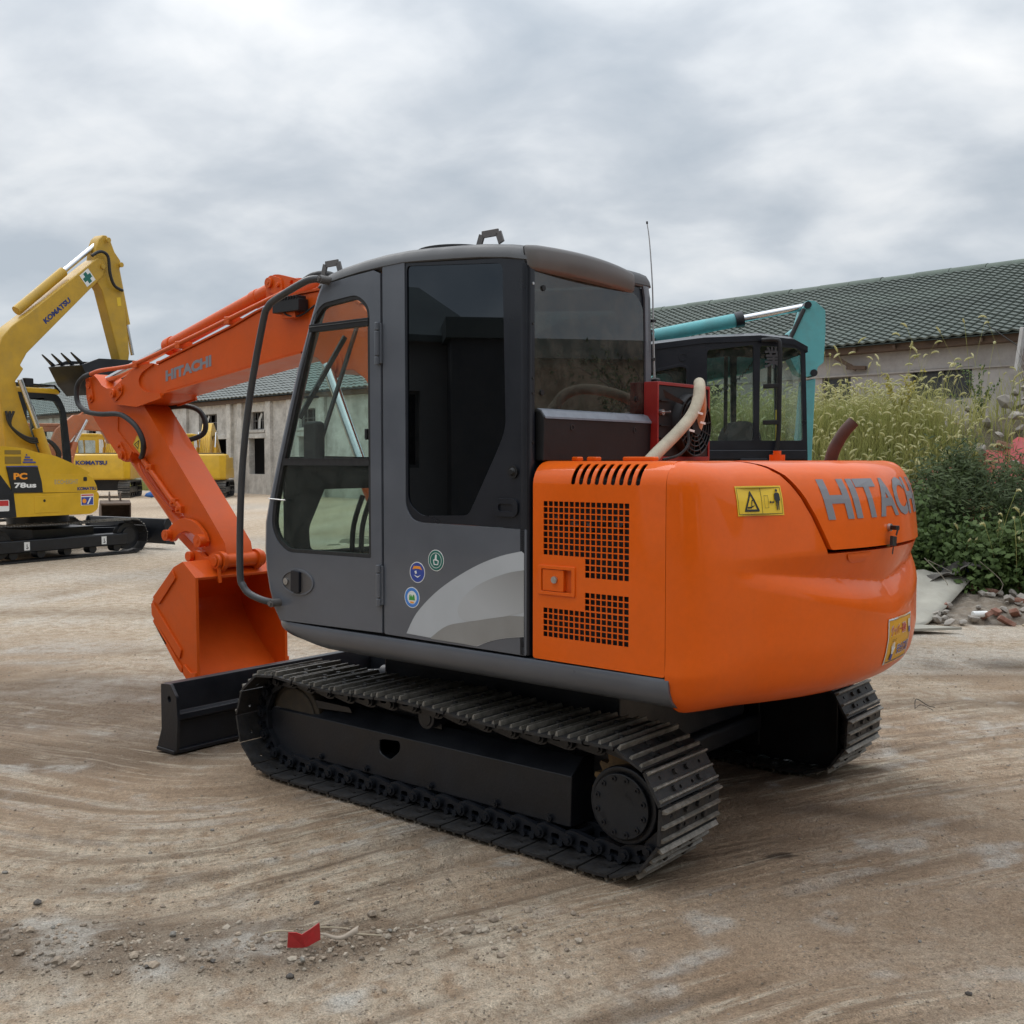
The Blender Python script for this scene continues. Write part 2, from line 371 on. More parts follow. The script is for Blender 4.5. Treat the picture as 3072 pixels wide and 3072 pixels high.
def make_track(u0,right):
    cu=u0+.225
    fr=G()
    d=1 if not right else -1
    prof=[(4.600,.322),(4.636,.270),(4.640,.175),(4.605,.085),(4.30,.085),(4.27,.100),(2.612,.104),(2.606,.326)]
    hole=rnd([(3.771,.285),(3.631,.297),(3.634,.248),(3.700,.197),(3.771,.222)],.018,3)
    uf=cu-d*.060; ub=cu+d*.14
    # left-face plate with its opening, back and sloping top
    a_,b_=(uf,uf+.014) if not right else (uf-.014,uf)
    fr.plate(prof,[hole],'x',a_,b_)
    tp=[(4.600,.322),(2.606,.326)]
    A=[(uf+d*.001,4.600,.322),(uf+d*.001,2.606,.326),(uf+d*.055,2.58,.395),(uf+d*.17,2.58,.395),(uf+d*.17,4.2,.395),(uf+d*.055,4.2,.395)]
    fr.add([(uf+d*.002,4.598,.321),(uf+d*.002,2.608,.325),(uf+d*.075,2.60,.392),(uf+d*.075,4.40,.392),(uf+d*.075,4.560,.345)],[(0,1,2,3,4)])
    fr.add([(uf+d*.075,2.60,.392),(uf+d*.19,2.60,.385),(uf+d*.19,4.40,.385),(uf+d*.075,4.40,.392)],[(0,1,2,3)])
    fr.add([(uf+d*.002,2.608,.325),(uf+d*.075,2.60,.392),(uf+d*.19,2.60,.385),(uf+d*.19,2.60,.10),(uf+d*.002,2.608,.105)],[(0,1,2,3,4)])
    fr.add([(uf+d*.19,2.60,.10),(uf+d*.19,2.60,.385),(uf+d*.19,4.40,.385),(uf+d*.19,4.40,.10)],[(0,1,2,3)])
    fr.add([(uf+d*.002,2.608,.105),(uf+d*.002,4.598,.087),(uf+d*.19,4.40,.10),(uf+d*.19,2.60,.10)],[(0,1,2,3)])
    F=b(fr,'track_frame',BLACK,bevel=.012,seg=3)
    for v_ in (4.20,3.86,3.42,3.02,2.72):
        gb=G(); gb.cyl((uf,v_,.125),(uf-d*.016,v_,.125),.017,6); gb.cyl((uf,v_,.125),(uf-d*.022,v_,.125),.009,8); b(gb,'bolt',BLACK,F)
    tr=F
    for i,(p,t) in enumerate(TP):
        z=Vector((0,t.z,-t.y)) if True else None
        nrm=Vector((0,t.z,-t.y)) # outward normal for path running forward along the bottom
        X=Vector((1,0,0)); Y=t; Z=X.cross(Y)
        if Z.dot(nrm)<0: X=-X; Z=X.cross(Y)
        M=Matrix(((X.x,Y.x,Z.x,cu-OR[0]),(X.y,Y.y,Z.y,p.y-OR[1]),(X.z,Y.z,Z.z,p.z),(0,0,0,1)))
        inst('shoe',SHOE,tr,M); inst('grouser_bar',GROUS,tr,M); inst('chain_link',LINK,tr,M)
    # sprocket with teeth, drive motor and its bolted cover
    sp=[]
    for i in range(21*4):
        a=2*math.pi*i/84; r=.205 if i%4 in(0,1) else .178
        sp.append((2.325+r*math.cos(a),.278+r*math.sin(a)))
    g=G(); g.plate(sp,[circ(2.325,.278,.10,24)],'x',cu-.018,cu+.018); b(g,'sprocket',RUST,smooth=20)
    g=G(); g.cyl((cu-d*.10,2.325,.270),(cu+d*.10,2.325,.270),.150,36); g.cyl((cu-d*.10,2.325,.270),(cu-d*.060,2.325,.270),.158,36); DM=b(g,'drive_motor',BLACK,bevel=.008)
    g=G(); g.cyl((cu-d*.10,2.325,.270),(cu-d*.118,2.325,.270),.132,40); CV=b(g,'motor_cover',NAVYM,DM,bevel=.004)
    for i in range(12):
        a=R_(15+30*i); y_,z_=2.325+.112*math.cos(a),.270+.112*math.sin(a)
        g=G(); g.plate(circ(y_,z_,.0115,12),[circ(y_,z_,.006,6)],'x',*sorted((cu-d*.118,cu-d*.124))); b(g,'bolt',BLACK,DM)
    for (yy,zz,s_) in ((2.27,.335,'FILL'),(2.385,.235,'DRAIN')):
        if not right: lettering('raised_lettering',s_,BLACK,DM,lambda x,y,yy=yy,zz=zz:(cu-.1195,yy+.02-x*.55+y*.8,zz-x*.83-y*.5),.020,.058,.004,OR)
    g=G(); g.cyl((cu-.035,4.435,.280),(cu+.035,4.435,.280),.195,36); g.cyl((cu-.045,4.435,.280),(cu+.045,4.435,.280),.165,36); b(g,'idler',RUST2,bevel=.01)
    for v_ in (3.45,):
        g=G(); g.cyl((uf-d*.005,v_,.440),(cu+d*.08,v_,.440),.052,24); g.cyl((uf-d*.012,v_,.440),(uf+d*.02,v_,.440),.036,20); b(g,'carrier_roller',BLACK,bevel=.005)
        g=G(); g.box((min(cu,uf+d*.05),v_-.05,.385),(max(cu,uf+d*.05),v_+.05,.41)); b(g,'roller_bracket',BLACK)
    g=G(); g.box((min(cu+d*.095,cu+d*.125),2.16,.05),(max(cu+d*.095,cu+d*.125),4.56,.50)); b(g,'inner_guard',BLACK,F,bevel=.01)
    for v_ in (2.78,3.12,3.46,3.80,4.14):
        g=G(); g.cyl((cu-.045,v_,.135),(cu+.045,v_,.135),.062,20); b(g,'track_roller',BLACK,bevel=.006)
    g=G(); g.plate(rnd([(4.56,.345),(4.52,.375),(4.30,.400),(4.02,.400),(4.00,.375),(4.28,.36)],.01),(),'x',uf+d*.03,uf+d*.05); b(g,'guard_plate',BLACK,F)
make_track(3.39,False); make_track(5.17,True)
g=G(); g.box((3.70,2.95,.24),(5.31,3.85,.46)); g.cyl((4.505,3.38,.46),(4.505,3.38,.60),.46,40); g.box((4.2,2.7,.28),(4.8,4.2,.44))
b(g,'undercarriage_frame',BLACK,bevel=.02)
g=G(); g.plate([(3.80,2.55),(5.20,2.55),(5.20,4.25),(3.80,4.25)],(),'z',.20,.30); g.box((3.9,2.6,.3),(5.1,4.1,.62)); b(g,'belly_dark_fill',BLACK,bevel=.02)  # black block added so the space under the body stays dark
g=G(); g.cyl((4.505,3.38,.60),(4.505,3.38,.70),.50,48); b(g,'swing_bearing',BLACK,bevel=.01)
# ---- dozer blade
BL=G()
prof=[(5.312,.392),(5.250,.394),(5.242,.350),(5.235,.235),(5.205,.222),(5.200,.190),(5.225,.170),(5.215,.045),(5.215,.020),(5.36,.006),(5.335,.040),(5.305,.115),(5.295,.25)]
BL.plate(prof,(),'x',3.352,5.66); bl=b(BL,'dozer_blade',BLACK,bevel=.004)
for uu in (3.335,5.66):
    g=G(); g.plate(rnd([(5.318,.388),(5.225,.396),(5.168,.330),(5.158,.200),(5.170,.030),(5.185,.012),(5.368,.004),(5.352,.050),(5.318,.13)],.012),[circ(5.236,.310,.018,14)],'x',uu,uu+.018)
    b(g,'end_plate',BLACK,bl,bevel=.003)
g=G(); g.box((3.33,5.19,.004),(5.68,5.365,.024)); b(g,'cutting_edge',BLACK,bl,bevel=.003)
for uu in (4.08,4.86):
    g=G(); g.plate([(5.24,.34),(5.24,.10),(4.55,.26),(4.05,.26),(4.05,.42),(4.60,.42)],(),'x',uu,uu+.05); b(g,'blade_arm',NAVYM,bl,bevel=.008)
g=G(); g.cyl((4.50,4.15,.42),(4.50,4.72,.34),.055,20); g.cyl((4.50,4.72,.34),(4.50,5.20,.27),.030,16); b(g,'blade_cylinder',BLACK,bl)

# ---- upper structure: deck, sill, engine door, counterweight
g=G(); g.plate([(3.50,2.15),(3.50,4.18),(3.62,4.26),(5.50,4.26),(5.50,2.15),(4.9,1.98),(4.1,1.98)],(),'z',.715,.83); b(g,'deck',BLACK,bevel=.01)
def sill_prof(t):  # section (inward offset, z)
    return [(.0,.838),(-.004,.825),(.0,.79),(.010,.765),(.030,.740),(.065,.720),(.13,.712)]
path=[(3.37,2.03),(3.37,2.6),(3.37,3.2),(3.37,3.9),(3.372,4.17),(3.385,4.27),(3.42,4.345),(3.48,4.385),(3.60,4.40),(4.30,4.40)]
P2=sp2(path,4)
rows=[]
for i,p in enumerate(P2):
    a=Vector(P2[max(0,i-1)]);c=Vector(P2[min(len(P2)-1,i+1)]);t=(c-a).normalized(); n=Vector((t.y,-t.x)) # inward = +u when heading +v
    lift=0.045*sstep((p[1]-3.95)/.42)
    rows.append([(p[0]+n.x*o,p[1]+n.y*o,z+lift*(.84-z)/.13) for o,z in sill_prof(0)]+[(p[0]+n.x*.13,p[1]+n.y*.13,.838)])
g=G(); g.grid(rows,closed=True); g.f.append(tuple(range(len(rows[0])))); b(g,'side_sill',GREY,smooth=50)
# counterweight
CC=(4.505,3.30); CR=1.69
def hermite():
    th=R_(-28); e_=Vector((CC[0]+CR*math.sin(th),CC[1]-CR*math.cos(th))); te=Vector((math.cos(th),math.sin(th)))
    p0=Vector((3.370,2.045)); t0=Vector((0,-1)); k=.46; out=[]
    for i in range(16):
        t=i/16; h00=2*t**3-3*t*t+1;h10=t**3-2*t*t+t;h01=-2*t**3+3*t*t;h11=t**3-t*t
        out.append(p0*h00+t0*k*h10+e_*h01+te*k*h11)
    for i in range(29):
        a=R_(-28+i); out.append(Vector((CC[0]+CR*math.sin(a),CC[1]-CR*math.cos(a))))
    return out
LH=hermite(); PL=LH+[Vector((2*CC[0]-p.x,p.y)) for p in reversed(LH[:-1])]
QL=[0]
for a,c in zip(PL,PL[1:]): QL.append(QL[-1]+(c-a).length)
QT=QL[-1]
def plan(q):
    q=max(0,min(QT-1e-6,q)); i=max(j for j in range(len(QL)-1) if QL[j]<=q); t=(q-QL[i])/(QL[i+1]-QL[i])
    p=PL[i].lerp(PL[i+1],t)
    def tn(k):
        d=(PL[min(k+1,len(PL)-1)]-PL[max(k-1,0)]).normalized(); return d
    d=tn(i).lerp(tn(i+1),t).normalized()
    return p,Vector((d.y,-d.x))      # outward normal
def q_u(u):  # left half
    for i in range(len(PL)-1):
        if PL[i].x<=u<=PL[i+1].x or (i==0 and u<=PL[0].x): return QL[i]+(QL[i+1]-QL[i])*max(0,(u-PL[i].x))/max(1e-6,PL[i+1].x-PL[i].x)
    return QT/2
def q_th(th): return q_u(CC[0]+CR*math.sin(R_(th))) if th<=0 else QT-q_u(CC[0]-CR*math.sin(R_(th)))
DPROF=[(.672,.26),(.679,.18),(.694,.125),(.72,.078),(.752,.042),(.787,.022),(.835,.010),(.90,0),(1.10,0),(1.28,.006),(1.43,.022),(1.50,.034),(1.55,.050),(1.59,.072),(1.615,.10),(1.632,.14),(1.640,.18),(1.645,.24)]
DSIDE=[(.672,.26),(.679,.18),(.694,.115),(.72,.066),(.752,.030),(.787,.012),(.815,.006),(.84,-.004),(.862,-.004),(.90,0),(1.545,0),(1.57,.003),(1.59,.0107),(1.61,.024),(1.625,.04),(1.637,.062),(1.643,.09),(1.645,.12)]
def CWS(q,z,off=0.0):
    p,n=plan(q); qq=min(q,QT-q); w=sstep(qq/.42)
    d=interp(z,DSIDE)*(1-w)+interp(z,DPROF)*w
    th=math.degrees(math.atan2(p.x-CC[0],CC[1]-p.y)); A=max(0,min(1,(33-abs(th))/22.))
    if A>0:
        f=1-min(1,abs(th)/32); zu=1.240+.018*sstep(f*2); zc_=1.226-.092*f; zl=1.222-.205*f
        if zc_<=z<=zu+.03: d+=A*.054*((zu+.03-z)/max(.01,zu+.03-zc_))
        elif zl-.06<=z<zc_: d+=A*(.054*(1-min(1,(zc_-z)/(zc_-zl+.06)))**1.6-.008*math.sin(math.pi*min(1,(zc_-z)/(zc_-zl+.06))))
    return (p.x-n.x*(d-off),p.y-n.y*(d-off),z)
zs=[.672,.676,.682,.694,.706,.72,.736,.752,.77,.787,.815,.84,.862,.90,.94,.98]+[1.0+.0069*i for i in range(40)]+[1.28,1.30,1.34,1.38,1.43,1.47,1.50,1.525,1.55,1.57,1.59,1.603,1.615,1.625,1.632,1.637,1.641,1.645]
THL=[(1.28,-17.2),(1.335,-18.2),(1.428,-20),(1.519,-22),(1.585,-23.9),(1.626,-26),(1.645,-28.1)]
i28=zs.index(1.28); NLc,NM=34,56
def colq(z,gap=0.0):
    ql=q_th(interp(z,THL)) if z>=1.28 else q_th(-17.2)
    ql-=gap
    return [ql*i/NLc for i in range(NLc+1)]+[ql+(QT-2*ql)*i/NM for i in range(1,NM+1)]+[QT-ql+ql*i/NLc for i in range(1,NLc+1)]
cw=G(); rows=[[CWS(q,z) for q in colq(z)] for z in zs]; n=len(rows[0])
cw.v=[p for r in rows for p in r]
for i in range(len(zs)-1):
    for k in range(n-1):
        if i>=i28 and NLc<=k<NLc+NM: continue
        cw.f.append((i*n+k,i*n+k+1,(i+1)*n+k+1,(i+1)*n+k))
# inner lips of the lid opening
def lip(idx):
    A=[Vector(cw.v[j]) for j in idx]; o=len(cw.v)
    for p in A:
        d=Vector((CC[0]-p.x,CC[1]-p.y,0)).normalized()*.05; cw.v.append(tuple(p+d))
    for j in range(len(A)-1): cw.f.append((idx[j],idx[j+1],o+j+1,o+j))
lip([i*n+NLc for i in range(i28,len(zs))]); lip([i28*n+k for k in range(NLc,NLc+NM+1)]); lip([i*n+NLc+NM for i in range(i28,len(zs))])
CW=b(cw,'counterweight',ORANGE,smooth=40,recalc=False)
cw2=G(); last=rows[-1]; cap=[p for p in last]; cw2.plate([(p[0],p[1]) for p in cap],(),'z',1.640,1.6445); 
b(cw2,'counterweight_top',ORANGE,CW,smooth=30)
low=rows[0]; cw3=G(); cw3.plate([(p[0],p[1]) for p in low],(),'z',.672,.678); b(cw3,'counterweight_base',ORANGE,CW,smooth=30)
# lid
ld=G(); GAPQ=.017
lz=[z for z in zs if z>=1.28]; lrows=[]
for z in lz:
    ql=q_th(interp(z,THL))+GAPQ; zz=z+ (.016 if z==1.28 else 0)
    lrows.append([CWS(ql+(QT-2*ql)*k/70,zz,.010) for k in range(71)])
ld.grid(lrows)
nb=len(ld.v)
def lip2(pts):
    o=len(ld.v)
    for p in pts:
        P_=Vector(p); d=Vector((CC[0]-P_.x,CC[1]-P_.y,0)).normalized()*.045; ld.v.append(tuple(P_)); ld.v.append(tuple(P_+d))
    for j in range(len(pts)-1): ld.f.append((o+2*j,o+2*j+2,o+2*j+3,o+2*j+1))
lip2(lrows[0]); lip2([r[0] for r in lrows]); lip2([r[-1] for r in lrows])
LID=b(ld,'engine_lid',ORANGE,smooth=40,recalc=False)
ldc=G(); ldc.plate([(p[0],p[1]) for p in lrows[-1]],(),'z',1.641,1.6462); b(ldc,'lid_top',ORANGE,LID)
g=G(); g.plate([(3.50,2.30),(3.50,2.06),(3.90,1.86),(4.5,1.80),(5.1,1.86),(5.5,2.06),(5.5,2.30)],(),'z',.84,1.60); b(g,'dark_bay_box',DARK)  # black box whose colour supplies the darkness of the engine bay
# pull notch under the lid, lock, key and fob
g=G(); rows=[]
for j in range(9):
    t=j/8; w=.088*(1-t*t*.9)**.5
    rows.append([CWS(q_th(-10)+w*(k/10-1)*1.0 if False else q_th(-10)-w+2*w*k/10,1.272-.040*t,.003+.012*t-.014*(t*t)) for k in range(11)])
g.grid(rows); b(g,'pull_notch',ORANGE,LID,smooth=60,recalc=False)
p,nn=plan(q_th(-2.1)); kp=Vector(CWS(q_th(-2.1),1.367,.010)); n3=Vector((nn.x,nn.y,0))
g=G(); g.cyl(kp,kp+n3*.012,.016,18); LK=b(g,'lock',SILVER,LID)
g=G(); tq=Vector((nn.y*-1,nn.x,0)); g.obox(kp+n3*.012,kp+n3*.045+tq*-.015,.022,.018); g.obox(kp+n3*.045+tq*-.01,kp+n3*.045+tq*-.03+Vector((0,0,-.03)),.004,.012); b(g,'key',SIGNK,LID,bevel=.003)
g=G(); g.obox(kp+n3*.03+Vector((0,0,-.035))-tq*.02,kp+n3*.03+Vector((0,0,-.075))-tq*.025,.012,.045); g.obox(kp+n3*.03+Vector((0,0,-.08))-tq*.02,kp+n3*.03+Vector((0,0,-.11))-tq*.03,.002,.010); b(g,'key_fob',SIGNK,LID,bevel=.003)
# lettering on lid
def onlid(x,y): 
    q0=q_th(-18.6); return CWS(q0+x+(-.012 if False else 0)+ (0.163-y)*.30*.35,1.412+y,.008)
lettering('maker_lettering','HITACHI',LETTER,LID,lambda x,y:CWS(q_th(-18.4)+x+(.163-y)*.22,1.412+y,.0125),.163,.985,.036,OR,cuts=44)
# warning stickers
def onq(q0,z0,off): return lambda x,y:CWS(q0+x,z0+y,off)
def dens(P,d=.015):
    out=[]
    for i in range(len(P)):
        p,q=Vector(P[i][:2]),Vector(P[(i+1)%len(P)][:2]); n=max(1,int((q-p).length/d))
        out+=[tuple(p.lerp(q,k/n)) for k in range(n)]
    return out
def sticker(name,w,h,fn,layers,parent,nx=20,edge=None):
    """flat sign: base sheet then print layers [(loops | ('text',s,x,y,h,w), material)]"""
    base=G(); V=[[fn(w*i/nx,h*j/10,.0025) for i in range(nx+1)] for j in range(11)]
    base.grid(V); S=base.build(name,edge or SIGNY,parent,smooth=0,org=OR,recalc=False)
    for k,(sh,m) in enumerate(layers):
        off=.0036+.0004*k
        if sh[0]=='text':
            _,s_,x,y,hh,ww=sh; lettering('print',s_,m,S,lambda a,c:fn(x+a,y+c,off),hh,ww,.012,OR,cuts=6)
        else:
            sh=[dens(l) for l in sh]
            tri=tessellate_polygon([[Vector((p[0],p[1],0)) for p in l] for l in sh]); fl=[p for l in sh for p in l]
            gg=G(); gg.add([fn(p[0],p[1],off) for p in fl],[tuple(t) for t in tri]); gg.build('print',m,S,smooth=0,org=OR,recalc=False)
    return S
def pl(*a): return list(a)
def frame(x0,y0,x1,y1,t): return [rect(x0,y0,x1,y1),rect(x0+t,y0+t,x1-t,y1-t)]
w,h=.222,.112; q0=q_u(3.593)
tri=[(.035,.016),(.110,.016),(.0725,.096)]; tri2=[(.047,.024),(.098,.024),(.0725,.078)]
man=[rnd([(.186,.020),(.190,.020),(.191,.052),(.193,.052),(.194,.020),(.198,.020),(.200,.055),(.206,.055),(.205,.082),(.199,.086),(.187,.086),(.180,.082),(.179,.055),(.185,.055)],.002,2)]
sticker('warning_sticker',w,h,lambda x,y,o:CWS(q0+x,1.4385+y,o),[
 (frame(.006,.006,.216,.106,.0015),SIGNK),([rect(.1205,.007,.122,.105)],SIGNK),([rnd(tri,.006,3),rnd(tri2,.004,3)],SIGNK),
 ([rect(.052,.028,.072,.034)],SIGNK),([[(.068,.034),(.085,.040),(.086,.037),(.072,.030)]],SIGNK),([[(.070,.036),(.074,.060),(.077,.060),(.074,.034)]],SIGNK),([[(.073,.058),(.082,.062),(.083,.058),(.076,.055)]],SIGNK),
 (frame(.132,.028,.150,.076,.0012),SIGNK),([[(.153,.050),(.160,.056),(.160,.052),(.170,.052),(.170,.056),(.177,.050),(.170,.044),(.170,.048),(.160,.048),(.160,.044)]],SIGNK),
 (man,SIGNK),([circ(.193,.094,.0055,12)],SIGNK)],CW)
q1=q_th(-2.2); w,h=.315,.198
def hand(x,y,s,open_):
    P=[(-.3,-.5),(.25,-.5),(.4,0)]
    P+= [(.75,.25),(.62,.38),(.35,.25),(.5,.85),(.33,.9),(.2,.35),(.18,1.0),(-.02,1.0),(-.02,.35),(-.2,.92),(-.38,.85),(-.22,.3),(-.5,.65),(-.62,.52),(-.4,.05)] if open_ else [(.5,.2),(.45,.55),(.2,.7),(-.2,.72),(-.45,.55),(-.5,.2)]
    return [[(x+a*s,y+c*s) for a,c in P]]
sticker('safety_sticker',w,h,lambda x,y,o:CWS(q1+x,.781+y,o),[
 (frame(.0,.0,w,h,.007),WHITE),(frame(.007,.007,w-.007,h-.007,.0015),SIGNB),
 (('text','グッパー運動',.025,.118,.050,.205),WHITE),(('text','グッパー運動',.028,.121,.044,.199),SIGNR),
 (('text','によって',.05,.095,.014,.05),SIGNK),(('text','安全確認',.118,.030,.052,.175),WHITE),(('text','安全確認',.121,.033,.046,.169),SIGNB),
 (hand(.068,.058,.036,True),WHITE),([[(.045,.018),(.075,.014),(.080,.040),(.055,.042)]],SIGNB),
 (hand(.268,.152,.030,False),WHITE),([[(.262,.112),(.290,.112),(.285,.138),(.262,.138)]],SIGNB)],CW,edge=mat('sign_amber',(0.72,0.36,0.01),0.4,var=0.04))
# ---- engine side door with grille, hood curve and slots
ARC=.100; ZB=1.545
def bend(w_,s_,t_):   # (depth, v, arclength)->(u,v,z)
    if t_<=ZB: return (3.37+w_,s_,t_)
    a=(t_-ZB)/ARC
    if a<=math.pi/2:
        r=ARC-w_; return (3.37+ARC-r*math.cos(a),s_,ZB+r*math.sin(a))
    return (3.37+ARC+(t_-ZB-ARC*math.pi/2),s_,ZB+ARC-w_)
TT=ZB+ARC*math.pi/2+.06
holes=[]
def hr(v0,v1,z0,z1,nx,nz,skip=None):
    dx=(v1-v0)/nx; dz=(z1-z0)/nz
    for i in range(nx):
        for j in range(nz):
            x,y=v0+i*dx,z0+j*dz
            if skip and skip(x+dx/2,y+dz/2): continue
            m=.095; holes.append(rect(x+dx*m,y+dz*m,x+dx*(1-m),y+dz*(1-m)))
hr(2.204,2.617,1.268,1.487,16,9)
hr(2.204,2.412,1.188,1.2668,8,3)
hr(2.204,2.412,1.060,1.134,8,3)
hr(2.204,2.617,.938,1.0588,16,5)
slots=[]
for i in range(9):
    c=2.170+.0375*i
    slots.append(rnd([(c-.010,1.553),(c+.011,1.553),(c+.004,1.655),(c-.015,1.655)],.008,2))
pocket=rnd(rect(2.462,1.118,2.630,1.222),.006,2)
fl=G(); fl.plate(rnd([(2.047,.843),(2.668,.846),(2.668,TT),(2.047,TT)],[.012,.012,0,0]),holes+slots+[pocket],'x',0,.004)
bm=bmesh.new(); me=bpy.data.meshes.new('t'); me.from_pydata(fl.v,[],fl.f); bm.from_mesh(me)
for i in range(0,11):
    bmesh.ops.bisect_plane(bm,geom=bm.verts[:]+bm.edges[:]+bm.faces[:],plane_co=(0,0,ZB+ARC*math.pi/2*i/10+1e-4),plane_no=(0,0,1))
bm.verts.index_update(); fl2=G(); fl2.v=[bend(*v.co) for v in bm.verts]; fl2.f=[tuple(v.index for v in f.verts) for f in bm.faces]; bm.free(); bpy.data.meshes.remove(me)
ED=b(fl2,'engine_door',ORANGE,smooth=28)
g=G(); g.plate(rect(2.05,.86,2.66,1.54),(),'x',3.398,3.41); g.plate([(3.41,1.55),(3.50,1.55),(3.50,1.60),(3.41,1.57)],(),'y',2.05,2.66); b(g,'dark_grille_sheet',DARK)  # dark sheet behind grille and slots, coloured to stand in for shade
for k in range(5):
    g=G(); g.cyl((3.395,2.25+.07*k,1.39+.03*math.sin(k*2)),(3.395,2.28+.07*k,1.41),.02,10); b(g,'engine_pipe',STEEL)
# latch
g=G(); g.plate(rnd(rect(2.455,1.110,2.638,1.228),.006,2),[rnd(rect(2.472,1.124,2.622,1.214),.004,2)],'x',3.364,3.378); LT=b(g,'latch_frame',ORANGE,ED,bevel=.002)
g=G(); g.box((3.385,2.46,1.115),(3.392,2.63,1.22)); b(g,'latch_recess',ORANGE2,ED)
g=G(); g.plate(rnd(rect(2.513,1.126,2.618,1.212),.005,2),(),'x',3.368,3.386); b(g,'latch_handle',ORANGE,ED,bevel=.004)
g=G(); g.cyl((3.369,2.555,1.172),(3.359,2.555,1.172),.014,18); g.plate(circ(2.555,1.172,.008,6),(),'x',3.3575,3.360); b(g,'lock',SILVER,ED)
# hood top, far side and fittings
g=G(); g.plate([(3.52,2.047),(5.55,2.047),(5.55,2.69),(3.52,2.69)],(),'z',1.632,1.6440); b(g,'hood_top',ORANGE)
g=G(); g.box((5.60,2.05,.84),(5.64,4.2,1.5)); g.box((4.75,2.7,.84),(5.62,4.25,1.45)); b(g,'tank_housing',ORANGE,bevel=.03)
for (uu,vv,wv) in ((3.56,2.60,.035),(3.58,2.53,.05),(3.62,2.33,.15)):
    g=G(); g.box((uu,vv-wv/2,1.644),(uu+.04,vv+wv/2,1.662)); b(g,'hood_hinge',ORANGE,bevel=.006)
g=G(); g.cyl((4.50,2.15,1.644),(4.50,2.15,1.672),.035,16); g.cyl((4.50,2.15,1.672),(4.50,2.15,1.69),.018,10); b(g,'filler_cap',ORANGE2)
g=G(); g.tube([(5.02,2.12,1.63),(5.02,2.10,1.70),(5.035,2.06,1.78),(5.06,2.02,1.835)],[.031,.031,.032,.029],16,4,caps=False); b(g,'exhaust_pipe',PIPE,smooth=50)
# ---- bolt-on air conditioner
AC=G(); AC.plate(rnd(rect(4.235,1.645,4.725,2.012),.006,2),[rect(4.247,1.665,4.713,1.997)],'y',2.62,2.695); ac=b(AC,'condenser_housing',RED,bevel=.004)
g=G(); g.box((4.24,2.680,1.655),(4.71,2.690,1.995)); b(g,'condenser_core',DARK,ac)
cxu,czu,rr=4.520,1.816,.152; YF0=2.626
g=G(); g.plate(rect(4.2475,1.668,4.712,1.995),[circ(cxu,czu,rr-.004,36)],'y',YF0,YF0+.012)
for i in range(36):
    a=2*math.pi*i/36;a2=2*math.pi*(i+1)/36
    g.add([(cxu+rr*math.cos(a),YF0,czu+rr*math.sin(a)),(cxu+rr*math.cos(a2),YF0,czu+rr*math.sin(a2)),(cxu+(rr-.01)*math.cos(a2),YF0-.042,czu+(rr-.01)*math.sin(a2)),(cxu+(rr-.01)*math.cos(a),YF0-.042,czu+(rr-.01)*math.sin(a))],[(0,1,2,3)])
for i in range(5): g.box((4.262,YF0-.010,1.69+.058*i),(4.345,YF0+.001,1.695+.058*i))
g.add([(4.29,YF0,1.978),(4.41,YF0-.040,1.925),(4.42,YF0-.040,1.905),(4.31,YF0,1.94)],[(0,1,2,3)])
b(g,'fan_shroud',PLAST,ac)
gr=G()
for rad in (.147,.124,.101,.078,.056): gr.tube([(cxu+rad*math.cos(a),YF0-.043,czu+rad*math.sin(a)) for a in [2*math.pi*i/36 for i in range(37)]],.0036,5,caps=False)
for i in range(14):
    a=2*math.pi*i/14; gr.obox((cxu+.04*math.cos(a),YF0-.043,czu+.04*math.sin(a)),(cxu+.150*math.cos(a+.12),YF0-.043,czu+.150*math.sin(a+.12)),.006,.006)
b(gr,'fan_guard',PLAST,ac)
g=G(); g.cyl((cxu,YF0-.036,czu),(cxu,YF0-.052,czu),.046,24); b(g,'fan_hub',PLAST,ac)
for i in range(8):
    g=G(); a=2*math.pi*i/8; g.add([(cxu+.04*math.cos(a),YF0-.012,czu+.04*math.sin(a)),(cxu+.135*math.cos(a),YF0-.012,czu+.135*math.sin(a)),(cxu+.13*math.cos(a+.45),YF0,czu+.13*math.sin(a+.45)),(cxu+.04*math.cos(a+.6),YF0,czu+.04*math.sin(a+.6))],[(0,1,2,3)]); b(g,'fan_blade',DARK,ac)
g=G(); g.cyl((4.268,YF0,1.870),(4.268,YF0-.018,1.870),.014,10); g.cyl((4.268,YF0-.018,1.87),(4.268,YF0-.055,1.872),.004,6); b(g,'bolt',SILVER,ac)
g=G(); g.tube([(3.650,2.30,1.640),(3.72,2.30,1.680),(3.883,2.30,1.768),(3.99,2.30,1.838),(4.06,2.31,1.905),(4.118,2.335,1.966),(4.22,2.395,1.990),(4.38,2.480,1.960),(4.52,2.555,1.88),(4.56,2.60,1.80)],.0255,14,6); HS=b(g,'hose',HOSE,smooth=60)
for (uu,vv,zz) in ((4.0,2.276,1.85),(4.03,2.28,1.81),(3.93,2.276,1.775)):
    g=G(); g.obox((uu,vv,zz),(uu+.022,vv-.012,zz-.006),.003,.009); b(g,'cable_tie',WHITE,HS)
g=G(); g.tube([(4.02,2.34,1.80),(4.00,2.32,1.72),(3.94,2.33,1.67),(3.86,2.36,1.65)],.006,6,4); b(g,'cable',RUBBER)
